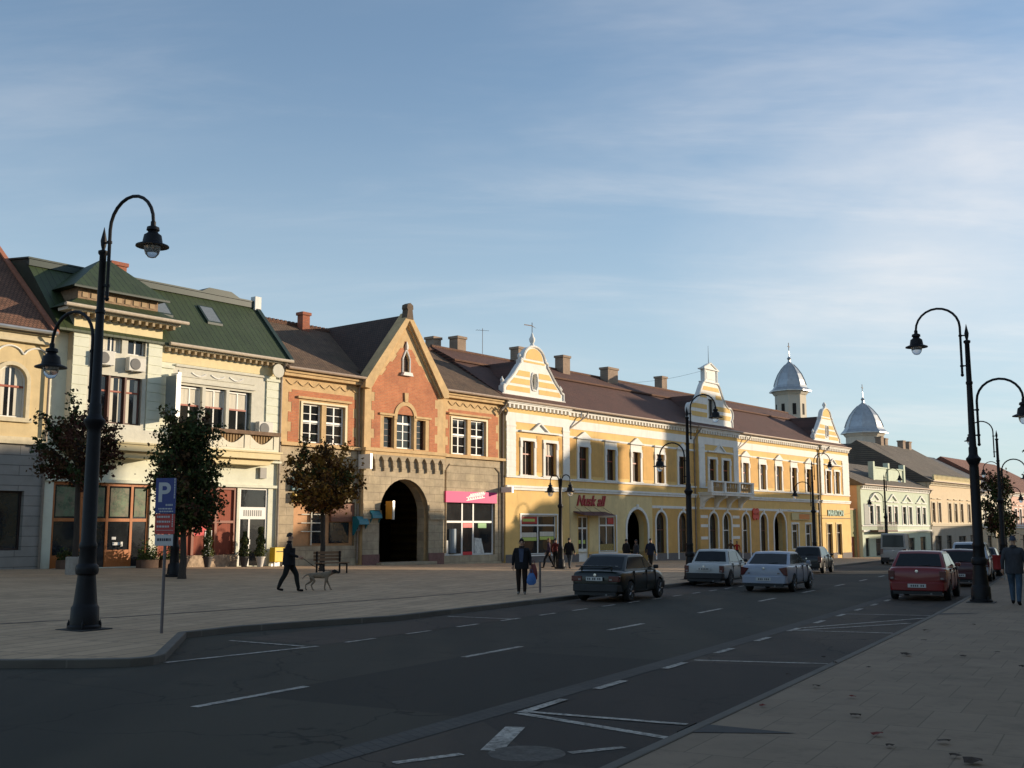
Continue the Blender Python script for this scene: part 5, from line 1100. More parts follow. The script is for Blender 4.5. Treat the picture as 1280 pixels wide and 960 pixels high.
# ------------------------------------------------------------------ unseen near-side houses, heights and gaps shaped to shade the square
def wcoord(s): return 94+.813*s
def near_house(name, label, w0, w1, top, wallm):
    u0, u1 = w0+14.4, w1+8.6
    if u1-u0 < 1.2: m_ = (u0+u1)/2; u0, u1 = m_-.6, m_+.6
    x, y = spos((u0+u1)/2, 12); z = gp(x, y); e = empty(name, (x, y, z), R(61), label=label, cat='building')
    L = (u1-u0)/2
    def A(mb, n, m, p=None): return mb.build(n, m, p or e)
    wins = []; k = max(1, int(2*L/3.2)); st = 2*L/k
    for i in range(k):
        c = -L+st*(i+.5)
        zz = 4.6
        while zz+2.2 < top-1.8: wins.append((c-.55, c+.55, zz, zz+2.0)); zz += 3.8
        wins.append((c-.8, c+.8, .8, 3.1))
    # street front faces local +y
    w = MB(); w.wall([(-L, -1), (L, -1), (L, top-1.2), (-L, top-1.2)], [hole_rect(*q) for q in wins], 3.0, 2.7, reveal=-.2)
    w.box(-L, L, -3.0, 2.72, -1, top-1.2); A(w, 'wall', wallm)
    p = MB()
    for q in wins: p.box(q[0], q[1], 2.78, 2.82, q[2], q[3])
    A(p, 'panes', GL)
    r = MB(); r.prism([(-3.5, top-1.25), (3.5, top-1.25), (0, top)], 'x', -L-.15, L+.15); A(r, 'roof', TILE)
    c = MB(); c.box(-L, L, 3.0, 3.3, top-1.5, top-1.26); A(c, 'cornice', WHITE)
def top_for(w, zsh):
    # height above its own ground so that the shadow edge lands at zsh on the facade line
    s = (w-94)/.813; x, y = fpos(s); v = x*SN[0]+y*SN[1]; L = (12-v)/.72
    hz = zsh+L*math.tan(R(SUN_EL)); X, Y = x+SUN_DIR[0]*L, y+SUN_DIR[1]*L
    return hz-gp(X, Y)
prof = [(-60, -46, 11, 'a'), (-46, -34, 9, 'b'), (-36.4, -27.4, 5.0, 'c'), (-18.6, -5.8, 2.6, 'd'), (-6.0, 1.2, 1.6, 'e'), (1.0, 7.6, 3.4, 'f'), (5.8, 13.4, 8.0, 'g'), (13.2, 20.2, 5.0, 'h'), (20.2, 32.0, 13.2, 'i'), (31.8, 49.6, 5.0, 'j'), (59.5, 84, 1.0, 'k'), (84, 112, 2.0, 'l'), (112, 150, 2.6, 'm')]
LB = ['tall yellow gabled house opposite the far left ochre house', 'beige gabled house between the tall yellow and the narrow cream one', 'narrow cream gabled house opposite the tower bay', 'salmon gabled house opposite the brick archway', 'low ochre gabled house opposite the pink shop', 'yellow gabled house opposite the near end of the long yellow house', 'beige gabled house opposite the red script sign', 'cream gabled house opposite the first large yellow arch', 'tallest salmon house, opposite the stone balcony', 'ochre gabled house opposite the far half of the long yellow house', 'low yellow gabled house opposite the pale green house', 'low beige gabled house opposite the house with the tall grey roof', 'low cream gabled house opposite the far end of the row']
pal = [YELP, BEIGE, CREAM, SALM, HOCH]
for i, (a, c, zs, k) in enumerate(prof):
    if a < -34: w0, w1, t = wcoord(a), wcoord(c), top_for(wcoord(-34), zs)
    else: w0, w1 = wcoord(a), wcoord(c); t = top_for((w0+w1)/2, zs)
    near_house('town_house', LB[i], w0, w1, t, pal[i % 5])
# low w (behind the camera): unseen unbroken row, added to shade the foreground
near_house('town_house', 'long yellow terrace standing along the right pavement behind the viewer', -45, wcoord(-60)+.1, 14, YELP)

# ------------------------------------------------------------------ street lamps
GLS = mat('lamp_glass', (.75, .76, .77), rough=.12, var=.05, spec=.6)
for n_ in GLS.node_tree.nodes:
    if n_.type == 'BSDF_PRINCIPLED': n_.inputs['Transmission Weight'].default_value = .75; n_.inputs['IOR'].default_value = 1.15
def lamp_head(parent, c):
    h = MB(); h.lathe([(.03, .16), (.05, .14), (.05, .06), (.115, .03), (.125, -.03), (.09, -.05), (.10, -.08), (.165, -.13), (.185, -.24), (.19, -.28), (.31, -.33), (.315, -.355), (.20, -.345), (.0, -.34)], c, 18)
    o = h.build('lamp_head', BLACK, parent, smooth=True)
    g = MB(); g.lathe([(.155, -.35), (.15, -.42), (.125, -.50), (.075, -.56), (.0, -.58)], c, 16); g.build('glass_bowl', GLS, o, smooth=True)
    return o
def arm(parent, side, zt, zb, zpole, rad=.57, off=.17):
    """bracket rising beside the pole and bending over to the head; side = +1 / -1 along local x"""
    a = MB(); x0 = side*off; pts = [(x0, 0, zb), (x0, 0, (zb+zt)/2), (x0, 0, zt)]
    for i in range(1, 13): t = math.pi*i/12; pts.append((x0+side*rad*(1-math.cos(t)), 0, zt+rad*math.sin(t)))
    xe = x0+side*2*rad; pts.append((xe, 0, zt-.03)); a.tube(pts, .034, 8)
    for z in (zb+.25, zt-.25): a.tube([(0, 0, z), (x0, 0, z)], .022, 6); a.lathe([(.05, 0), (.05, .05)], (x0, 0, z-.025), 8)
    a.lathe([(.02, 0), (.045, .03), (.045, .07)], (x0, 0, zb-.06), 8)
    o = a.build('arm', BLACK, parent, smooth=True); lamp_head(o, (xe, 0, zt-.14)); return o
def tall_lamp(loc, rz, label, k=1.0):
    e = empty('street_lamp', loc, rz, label=label, cat='street lamp', group='tall two armed iron street lamps')
    p = MB(); p.lathe([(.30, 0), (.30, .07), (.265, .10), (.255, .42), (.225, .46), (.215, .50), (.165, 1.02), (.205, 1.05), (.215, 1.12), (.205, 1.20), (.165, 1.24), (.15, 1.5), (.165, 1.54), (.165, 1.6), (.14, 1.66), (.128, 3.72), (.12, 3.8), (.15, 3.86), (.20, 3.95), (.20, 4.0), (.14, 4.06), (.12, 4.12), (.12, 4.3), (.098, 4.34), (.078, 6.1), (.095, 6.12), (.095, 6.18), (.075, 6.2), (.065, 7.28), (.095, 7.32), (.095, 7.37), (.03, 7.4), (.05, 7.48), (.062, 7.58), (.02, 7.78), (.004, 7.86)], (0, 0, 0), 20)
    p.build('pole', BLACK, e, smooth=True)
    f = MB()
    for i in range(4): a = math.pi*i/2+.78; f.lathe([(.03, 0), (.03, .12), (.0, .2)], (.28*math.cos(a), .28*math.sin(a), 0), 6)
    [i_.build('base_bolt', BLACK, e) for i_ in islands(f)]
    bl = MB(); bl.box(-.36, .36, -.36, .36, -.12, .02); bl.build('foot_plate', mat('dark_iron_plate', (.03, .03, .03), rough=.8, var=.3), e)
    arm(e, 1, 7.78, 6.4, 6, .60); arm(e, -1, 5.62, 4.4, 5, .60)
    e.scale = (k, k, k); return e
lamps = [((-8.13, 20.95), 1, 'tall black street lamp with two curved arms, standing on the near plaza corner'), ((13.04, 30.53), -1, 'tall black street lamp with two curved arms, at the kerb beside the red sedan'),
         ((7.5, 46.1), 1, 'tall black street lamp standing behind the white estate car'), ((21.4, 77.2), 1, 'tall black street lamp in front of the right end of the yellow house'),
         ((25.0, 55.6), -1, 'tall black street lamp beyond the red bin on the right pavement'), ((31.7, 92.3), 1, 'tall black street lamp in front of the pale green house'), ((38.2, 84.5), -1, 'far black street lamp behind the leafy tree on the right pavement')]
src = None
for i, ((x, y), sg, lb) in enumerate(lamps):
    if src is None: src = tall_lamp((x, y, gp(x, y)), R(-29), lb); o = src
    else: o = copy_tree(src); o['label'] = lb
    o.location = (x, y, gp(x, y)); o.rotation_euler = (0, 0, R(-29+(180 if sg < 0 else 0)))
    if i > 1: o.scale = (.93, .93, .93)
def short_lamp(x, y, label):
    e = empty('pavement_lamp', (x, y, gp(x, y)), R(-29), label=label, cat='street lamp', group='short double headed pavement lamps')
    p = MB(); p.lathe([(.32, 0), (.32, .08), (.25, .12), (.22, .45), (.17, .5), (.15, 1.0), (.17, 1.05), (.15, 1.12), (.11, 1.2), (.095, 3.15), (.15, 3.25), (.15, 3.32), (.09, 3.4), (.08, 4.6), (.1, 4.65), (.03, 4.75), (.0, 4.95)], (0, 0, 0), 16)
    p.build('pole', BLACK, e, smooth=True)
    for sg in (1, -1):
        a = MB(); pts = [(sg*.06, 0, 4.2), (sg*.09, 0, 4.5)]
        for i in range(1, 11): t = math.pi*i/10; pts.append((sg*(.09+.25*(1-math.cos(t))), 0, 4.62+.30*math.sin(t)))
        pts.append((sg*.59, 0, 4.5)); a.tube(pts, .03, 7); o = a.build('arm', BLACK, e, smooth=True); lamp_head(o, (sg*.59, 0, 4.36))
    return e
SL = short_lamp(2.56, 57.5, 'short black double headed lamp before the yellow house shop window'); o = copy_tree(SL); o['label'] = 'short black double headed lamp with its head inside the dense round tree'; o.location = (-12.25, 39.7, gp(-12.25, 39.7))

# ------------------------------------------------------------------ trees
BARK = mat('bark', (.055, .042, .032), rough=.95, var=.4, scale=8, bump=.8, bscale=25, stretch=(1, 1, .2))
LF = {k: mat('leaf_'+k, c, rough=.75, spec=.15, var=.35, scale=1.7) for k, c in dict(dark=(.032, .050, .016), olive=(.070, .075, .022), brown=(.085, .048, .022), rust=(.15, .062, .02), plum=(.075, .030, .020), bright=(.10, .13, .035), gold=(.30, .15, .03)).items()}
def tree(name, label, x, y, trunk_h, crown, limbs, per, leaf, mix, seed, dens=1.0, tr=.11, cat='tree', group=None, lean=0):
    """crown = (rx, rz, zc): limbs leave the trunk, fork into twigs, and leaves of uneven size sit along the twigs"""
    r = random.Random(seed); rx, rz, zc = crown; e = empty(name, (x, y, gp(x, y)), 0, label=label, cat=cat, group=group); Q = __import__('mathutils').Quaternion
    t = MB(); top = zc+rz*.35
    t.tube([(0, 0, -.1), (.01, 0, .2), (lean*.3+.03, .02, trunk_h*.5), (lean, 0, trunk_h), (lean-.06, .04, (trunk_h+top)/2), (lean+.05, .0, top)], [tr*1.4, tr, tr*.88, tr*.78, tr*.5, tr*.22], 10)
    c = MB(); ks = list(mix); ws = [mix[k] for k in ks]
    def twig(a, b, n, mi0):
        k = b-a
        for j in range(n):
            u = r.random()**.7; q = a+k*u+Vector((r.gauss(0, .09), r.gauss(0, .09), r.gauss(0, .08)))*(.6+u)
            s = leaf*r.choice((.45, .7, .85, 1.0, 1.25)); nn = Vector((r.gauss(0, 1), r.gauss(0, 1), r.gauss(.7, .9))).normalized(); A = nn.orthogonal().normalized(); A.rotate(Q(nn, r.uniform(0, 6.28))); B = nn.cross(A)
            mi = mi0 if r.random() < .65 else r.choices(range(len(ks)), ws)[0]
            c.add([q-A*s*.5, q-A*s*.1+B*s*.36+nn*s*.1, q+A*s*.6, q-A*s*.1-B*s*.36+nn*s*.1], [(0, 1, 2), (0, 2, 3)], mi)
    for i in range(limbs):
        az = 2*math.pi*(i*.618+r.uniform(-.08, .08)); el = math.asin(max(-.95, min(.98, -.75+1.72*((i+.5)/limbs)+r.uniform(-.1, .1)))); k = r.uniform(.70, 1.10)
        end = Vector((lean+rx*k*math.cos(az)*math.cos(el), rx*k*math.sin(az)*math.cos(el), zc+rz*k*math.sin(el)))
        zs = min(top-.1, max(trunk_h*.92, trunk_h+(end.z-trunk_h)*.45)); st = Vector((lean, 0, zs)); mid = st.lerp(end, .5)+Vector((r.gauss(0, .08), r.gauss(0, .08), .10)); t.tube([st, mid, end], [tr*.30, tr*.18, .010], 5)
        mi0 = r.choices(range(len(ks)), ws)[0]; nt = r.randint(4, 7)
        for j in range(nt):
            u = r.uniform(.35, 1.0); a = st.lerp(mid, u*2) if u < .5 else mid.lerp(end, u*2-1); d = Vector((r.gauss(0, 1), r.gauss(0, 1), r.gauss(.25, .7))).normalized(); o_ = (a-Vector((lean, 0, zc))).normalized(); b = a+(d+o_*.9).normalized()*r.uniform(.25, .62)
            t.tube([a, b], [.014, .005], 4, cap=False); twig(a, b, int(per*r.uniform(.5, 1.3)*dens), mi0)
    t.build('trunk', BARK, e, smooth=True); c.build('crown', [LF[k] for k in ks], e, recalc=False); return e
tree('pollard_tree', 'sparse dark leaved tree left of the near tall lamp', -16.0, 39.98, 2.6, (1.50, 1.5, 4.75), 44, 34, .15, {'plum': 3, 'brown': 3, 'dark': 2}, 3, 1.0, .12, group='round crowned plaza trees')
tree('pollard_tree', 'dense dark green tree behind the parking sign', -11.6, 38.5, 1.4, (1.10, 2.35, 3.72), 84, 34, .14, {'dark': 5, 'olive': 3, 'brown': 2, 'plum': 1}, 5, 1.0, .13, group='round crowned plaza trees')
tree('pollard_tree', 'autumn coloured tree with rusty brown leaves before the brick house', -8.34, 47.97, 2.1, (1.5, 1.6, 4.05), 60, 34, .155, {'rust': 5, 'gold': 7, 'brown': 2, 'olive': 2}, 9, 1.0, .12, group='round crowned plaza trees')
x, y = spos(69, -5.9); tree('pollard_tree', 'narrow dark tree beside the far end of the right pavement', x, y, 1.6, (.85, 2.1, 3.7), 34, 26, .17, {'dark': 3, 'plum': 2, 'olive': 2}, 12, 1.0, .10, group='round crowned plaza trees')
tree('pollard_tree', 'dark tree crown cut by the right edge above the walking man', 23.9, 47.6, 3.2, (1.15, .7, 5.0), 20, 26, .16, {'dark': 4, 'plum': 2}, 21, 1.0, .1, group='round crowned plaza trees')
def trunk_guard(x, y, lb):
    m = MB(); m.lathe([(.30, 0), (.30, .62), (.26, .64), (.26, .5)], (x, y, gp(x, y)), 14); tag(m.build('trunk_guard', mat('pale_concrete', (.34, .31, .27), rough=.9, var=.2)), lb, 'tree guard')
trunk_guard(-16.0, 39.98, 'pale concrete ring round the foot of the sparse left tree')

# ------------------------------------------------------------------ shop plants, kiosk things, wall fittings
POT = mat('dark_pot', (.05, .045, .045), rough=.7, var=.2); POTW = mat('white_pot', (.55, .52, .47), rough=.7, var=.15)
def topiary(s, q, pot, label, seed, h=1.85, spiral=True):
    x, y = fpos(s, q); r = random.Random(seed); e = empty('potted_topiary', (x, y, gp(x, y)), 0, label=label, cat='potted plant', group='potted topiaries by the shop doors')
    p = MB(); p.lathe([(.13, 0), (.22, .42), (.25, .44), (.25, .5), (.2, .5)], (0, 0, 0), 14); p.build('pot', pot, e, smooth=True)
    s_ = MB(); s_.tube([(0, 0, .4), (0, 0, h*.9)], .025, 6); s_.build('stem', BARK, e)
    c = MB()
    for i in range(1100):
        z = r.uniform(.5, h); k = (h-z)/(h-.5); rad = (.10+.20*k)*(1+.25*math.sin(z*11)); a = r.uniform(0, 6.28); rr = rad*r.uniform(.6, 1.05); q_ = Vector((rr*math.cos(a), rr*math.sin(a), z)); n = Vector((math.cos(a)+r.gauss(0, .5), math.sin(a)+r.gauss(0, .5), r.gauss(.3, .5))).normalized(); aa = n.orthogonal().normalized(); b = n.cross(aa); sz = r.uniform(.03, .06)
        c.add([q_-aa*sz, q_+b*sz*.7, q_+aa*sz, q_-b*sz*.7], [(0, 1, 2, 3)], r.randrange(2))
    c.build('foliage', [LF['dark'], LF['olive']], e, recalc=False)
topiary(-22.9, .75, POT, 'spiral topiary in a dark pot before the red curtained shop', 1); topiary(-20.75, .7, POT, 'cone topiary in a dark pot left of the white framed door', 2, 1.7); topiary(-19.9, .85, POTW, 'cone topiary in a white pot at the white framed door', 3, 1.95)
def shrub(s, q, w, h, label, seed, mix=('dark', 'olive')):
    x, y = fpos(s, q); r = random.Random(seed); e = empty('planter_shrub', (x, y, gp(x, y)), R(51), label=label, cat='planter', group='planters before the left shops')
    p = MB(); p.box(-w/2, w/2, -.2, .2, 0, .38); p.build('planter_box', mat('planter_wood', (.12, .07, .045), rough=.8, var=.25), e, bev=.015)
    c = MB()
    for i in range(700):
        q_ = Vector((r.uniform(-w/2, w/2), r.gauss(0, .13), .38+abs(r.gauss(0, h*.42)))); n = Vector((r.gauss(0, 1), r.gauss(0, 1), r.gauss(.6, 1))).normalized(); a = n.orthogonal().normalized(); b = n.cross(a); sz = r.uniform(.03, .07); c.add([q_-a*sz, q_+b*sz*.7, q_+a*sz, q_-b*sz*.7], [(0, 1, 2, 3)], r.randrange(2))
    c.build('foliage', [LF[k] for k in mix], e, recalc=False)
shrub(-29.8, .7, 1.0, .5, 'low dark planter by the downpipe of the mint house', 31); shrub(-26.1, .75, .9, .75, 'leafy planter right of the orange shop door', 32, ('olive', 'bright')); shrub(-24.9, .8, 1.2, .45, 'wide leafy planter left of the red curtained shop', 33)
def ac_unit(s, z, q, label, w=.85, h=.62):
    x, y = fpos(s, q); e = empty('air_conditioner', (x, y, z), R(51), label=label, cat='air conditioner', group='air conditioner units on the mint house')
    m = MB(); m.box(-w/2, w/2, -.32, 0, 0, h); m.build('casing', mat('ac_white', (.60, .58, .52), rough=.6, var=.08), e, bev=.02)
    f = MB(); f.lathe([(h*.42, 0), (h*.42, .012), (h*.38, .02), (0, .02)], (0, 0, 0), 20); f.v = [(p[0]-w*.12, -.322-p[2], p[1]+h/2) for p in f.v]; f.build('fan_grille', mat('ac_grille', (.10, .10, .10), rough=.6), e)
    b = MB()
    for xx in (-w*.3, w*.3): b.box(xx-.02, xx+.02, -.3, .12, -.05, -.002)
    b.build('bracket', mat('ac_bracket', (.2, .2, .2), rough=.6), e)
ac_unit(-27.0, 8.78, .36, 'white air conditioner under the small right tower window'); ac_unit(-28.55, 8.9, .36, 'white air conditioner under the small left tower window'); ac_unit(-19.45, 6.35, .12, 'pale air conditioner beside the triple window above the balustrade', .9, .7)
def projecting(name, s, z0, z1, w, q0, m, label, th=.1, cat='sign', round_=False, edge=None):
    x, y = fpos(s, q0); e = empty(name, (x, y, z0), R(51), label=label, cat=cat)
    b = MB(); b.box(-th/2, th/2, -w, 0, 0, z1-z0); b.build('panel', m, e, bev=.02)
    f = MB(); f.box(-th/2-.02, th/2+.02, -w-.04, -w-.002, -.02, z1-z0+.02); f.tube([(0, .1, (z1-z0)*.8), (0, -.1, (z1-z0)*.8)], .02, 5); f.build('edge', edge or ZINC, e)
projecting('hanging_sign', -25.3, 6.65, 8.75, .85, .45, mat('grey_teal_board', (.16, .20, .21), rough=.6, var=.1), 'tall grey hanging board at the right edge of the tower bay')
projecting('hanging_sign', -24.85, 6.9, 8.95, .55, .20, mat('white_board', (.66, .65, .62), rough=.5, var=.06), 'tall narrow white board projecting beside the tower bay', .14)
projecting('hanging_sign', -12.75, 4.95, 5.75, .95, .12, mat('white_lightbox', (.72, .70, .66), rough=.4, var=.04), 'white box sign projecting over the rusty tree on the brick house')
projecting('hanging_sign', -10.9, 2.2, 3.2, .55, .45, mat('amber_board', (.55, .24, .02), rough=.5, var=.1), 'amber board hanging at the left jamb of the archway', .12)
projecting('hanging_sign', -.3, 3.95, 4.3, .9, .1, mat('white_board', (.66, .65, .62)), 'small white board projecting beside the pink shop', .1)
sign_box(-17.4, -16.2, 3.05, 3.55, .1, .3, mat('yellow_lightbox', (.60, .36, .03), rough=.5, var=.12), 'shop_sign', 'yellow box sign above the peach shop front of the brick house')
sign_box(-17.5, -16.6, 3.65, 4.35, .1, .25, mat('teal_lightbox', (.02, .13, .17), rough=.5, var=.15), 'shop_sign', 'teal box sign above the yellow one on the brick house')
def phone_hood(s, z, label):
    x, y = fpos(s, .06); e = empty('telephone_hood', (x, y, z), R(51), label=label, cat='telephone', group='public telephones on the brick wall')
    h = MB(); h.prism([(0, .95), (-.30, .95), (-.52, .72), (-.55, .60), (-.10, -.05), (0, -.05)], 'x', -.34, -.30); h.prism([(0, .95), (-.30, .95), (-.52, .72), (-.55, .60), (-.10, -.05), (0, -.05)], 'x', .30, .34); h.prism([(0, .99), (-.32, .99), (-.55, .74), (-.60, .55), (-.57, .54), (-.52, .71), (-.30, .95), (0, .95)], 'x', -.36, .36); h.build('hood', mat('teal_hood', (.015, .16, .20), rough=.35, var=.1), e)
    p = MB(); p.box(-.16, .16, -.12, -.02, .2, .7); ph = p.build('telephone', mat('phone_grey', (.25, .25, .26), rough=.5), e); q = MB(); q.tube([(-.1, -.15, .28), (-.1, -.17, .45), (-.1, -.15, .62)], .03, 6); q.build('handset', BLACK, ph)
phone_hood(-12.95+.2, 1.35, 'teal public telephone hood left of the archway'); phone_hood(-11.75, 1.7, 'teal public telephone hood on the pier beside the archway')
def mailbox():
    x, y = fpos(-18.55, .45); e = empty('mail_box', (x, y, gp(x, y)), R(51), label='yellow box on thin legs at the downpipe between mint and brick houses', cat='mail box'); m = MB(); m.box(-.32, .32, -.22, .2, .22, .95); m.build('box', mat('post_yellow', (.72, .50, .03), rough=.45, var=.06), e, bev=.03); l = MB()
    for sx in (-.26, .26): l.box(sx-.02, sx+.02, -.18, -.14, 0, .22)
    l.box(-.28, .28, .1, .14, 0, .22); l.build('legs', ZINC, e); s = MB(); s.box(-.2, .2, -.235, -.2, .72, .76); s.build('slot', BLACK, e)
mailbox()
def bench(x, y, label, rz=R(51), L=1.5):
    e = empty('bench', (x, y, gp(x, y)), rz, label=label, cat='bench', group=None); WD = mat('bench_wood', (.20, .11, .055), rough=.7, var=.3, scale=5, stretch=(1, 8, 8))
    s = MB()
    for k in range(4): s.box(-L/2, L/2, -.25+k*.13, -.15+k*.13, .42, .46)
    s.build('seat', WD, e); b = MB()
    for k in range(3): b.box(-L/2, L/2, .27, .31, .52+k*.14, .63+k*.14)
    b.build('backrest', WD, e)
    for sx in (-L*.42, L*.42):
        l = MB(); l.box(sx-.025, sx+.025, -.24, -.19, 0, .415); l.box(sx-.025, sx+.025, .2, .26, 0, .92); l.box(sx-.025, sx+.025, -.19, .2, .37, .415); l.build('leg', BLACK, e)
bench(-7.5, 45.6, 'brown wooden bench at the right foot of the rusty leaved tree')
def litter_bin(x, y, label, col, h=1.0):
    e = empty('litter_bin', (x, y, gp(x, y)), R(-29), label=label, cat='litter bin', group='red litter bins'); b = MB(); b.lathe([(.17, .42), (.21, .46), (.22, h), (.235, h+.02), (.235, h+.05), (.19, h+.05), (.18, h-.2)], (0, 0, 0), 14); b.build('bin', mat('bin_red', col, rough=.5, var=.12), e, smooth=True); p = MB(); p.tube([(.25, 0, 0), (.25, 0, h+.15)], .03, 7); p.box(.2, .26, -.03, .03, .6, .66); p.build('post', ZINC, e)
litter_bin(21.1, 47.5, 'red litter bin on the right pavement left of the walking man', (.30, .02, .018)); litter_bin(27.2, 62.5, 'small red litter bin further along the right pavement', (.33, .02, .02)); 
# thin post near the man with the blue bag
m = MB(); m.tube([(0, 0, 0), (0, 0, .95)], .035, 8); m.lathe([(.05, .95), (.05, .98), (.0, 1.02)], (0, 0, 0), 8); o = m.build('bollard_post', mat('grey_post', (.16, .14, .14), rough=.5, metal=.3)); o.location = (.89, 34.83, gp(.89, 34.83)); tag(o, 'thin grey post on the kerb right of the man with the blue bag', 'post')
# parking sign
def parking_sign():
    x, y = -6.48, 20.35; e = empty('parking_sign', (x, y, gp(x, y)), R(-8), label='blue parking sign with red and white plates on a thin grey pole', cat='road sign')
    p = MB(); p.tube([(0, .03, 0), (0, .03, 2.8)], .03, 8); p.build('pole', mat('grey_post', (.16, .14, .14)), e)
    BL = mat('sign_blue', (.018, .035, .19), rough=.4, var=.06); WH = mat('sign_white', (.50, .50, .50), rough=.5, var=.05); RD = mat('sign_red', (.42, .03, .025), rough=.4, var=.06)
    b = MB(); b.box(-.21, .19, -.012, 0, 2.20, 2.86); bp = b.build('blue_plate', BL, e)
    t = textmesh('letter', 'P', .50, WH, bp, (-.045, -.014, 2.575), (R(90), 0, 0), ext=.001, bold=.012)
    l = MB(); rr = random.Random(4)
    def words(x0, x1, z, h):
        xx = x0
        while xx < x1-.01: w = rr.uniform(.018, .05); l.box(xx, min(xx+w, x1), -.0155, -.012, z, z+h); xx += w+.012
    words(.0, .15, 2.34, .035); words(-.14, .15, 2.275, .025); words(-.12, .15, 2.225, .025)
    z = 2.48
    while z < 2.83: h = rr.uniform(.02, .045); l.box(.155, .175, -.0155, -.012, z, z+h); z += h+.012
    l.build('small_print', WH, bp)
    b = MB(); b.box(-.20, .19, -.012, 0, 1.82, 2.19); rp = b.build('red_plate', RD, e); l = MB(); words(-.16, .10, 2.12, .035); words(-.16, .10, 2.03, .035); words(-.16, .10, 1.94, .035); l.box(-.17, .17, -.0155, -.012, 1.885, 1.892)
    z = 1.95
    while z < 2.16: l.box(.135, .155, -.0155, -.012, z, z+.03); z += .042
    l.build('tariff_print', WH, rp)
    b = MB(); b.box(-.19, .17, -.012, 0, 1.60, 1.81); wp = b.build('white_plate', WH, e, bev=.01); l = MB(); words(-.14, .13, 1.69, .05); l.build('dark_print', mat('print_dark', (.03, .03, .05)), wp)
parking_sign()
# fallen leaves on the near pavement
LVS = [(2.63, 11.68), (3.26, 9.97), (5.95, 16.68), (4.57, 15.63), (4.61, 16.35), (3.56, 14.28), (9.4, 22.44), (7.86, 20.92), (7.08, 18.98), (3.76, 12.31), (3.4, 11.02), (6.71, 16.46), (4.85, 15.06), (3.72, 9.63), (3.57, 9.01), (3.61, 8.79), (6.98, 15.15), (7.47, 17.03), (3.19, 9.45), (3.6, 13.15), (2.1, 9.5), (2.0, 9.75), (1.55, 10.4)]
lv = random.Random(8); LM = [mat('dry_leaf_brown', (.045, .028, .018), rough=.8, var=.3), mat('dry_leaf_red', (.16, .028, .018), rough=.8, var=.3)]
for i, (x, y) in enumerate(LVS):
    s = (.13 if i in (1, 2, 7, 15) else .085)*lv.uniform(.8, 1.2); m = MB(); pts = []; k = 10
    for j in range(k): a = 2*math.pi*j/k; rr = .62*s*(.8 if j % 2 else 1)*lv.uniform(.75, 1.1); pts.append((rr*math.cos(a), rr*math.sin(a)*.8, .012+.22*s*lv.random()))
    m.add(pts+[(0, 0, .012+.25*s)], [(j, (j+1) % k, k) for j in range(k)]); red = i in (0, 1, 9)
    o = m.build('fallen_leaf', LM[1 if red else 0]); h = gp if i < 20 else gr; o.location = (x, y, h(x, y)+.006); tag(o, 'curled dull red leaf fallen on the right pavement' if red else 'dry brown leaf fallen on the right pavement by the kerb', 'leaf', 'fallen leaves on the near pavement')
# aerials and a slack cable over the roofs
def aerial(s, q, z, label):
    x, y = fpos(s, q); m = MB(); m.tube([(0, 0, -.6), (0, 0, 1.3)], .02, 5); m.tube([(-.5, 0, 1.15), (.5, 0, 1.15)], .012, 4)
    for k in range(6): m.tube([(-.45+k*.18, -.22+.02*k, 1.15), (-.45+k*.18, .22-.02*k, 1.15)], .007, 4)
    o = m.build('roof_aerial', IRON); o.location = (x, y, z); o.rotation_euler = (0, 0, R(20)); tag(o, label, 'aerial', 'television aerials on the roofs')
aerial(5.6, -6.6, 15.0, 'thin television aerial behind the left scrolled gable'); aerial(40.5, -6.6, 14.9, 'thin television aerial right of the middle scrolled gable')
def cable(a, b, sag, label):
    m = MB(); n = 14; pts = [Vector(a).lerp(Vector(b), i/n)-Vector((0, 0, sag*4*(i/n)*(1-i/n))) for i in range(n+1)]; m.tube(pts, .012, 4); tag(m.build('overhead_cable', BLACK), label, 'cable')
A = fpos(22.5, -5.5); B_ = fpos(27.6, -.5); cable((*A, 13.9), (*B_, 15.1), .25, 'thin cable from the long roof up to the middle gable'); A = fpos(42, .15); B_ = fpos(57, .3); cable((*A, 3.35), (*B_, 3.2), .35, 'slack cable along the right end of the yellow house above its shop signs')

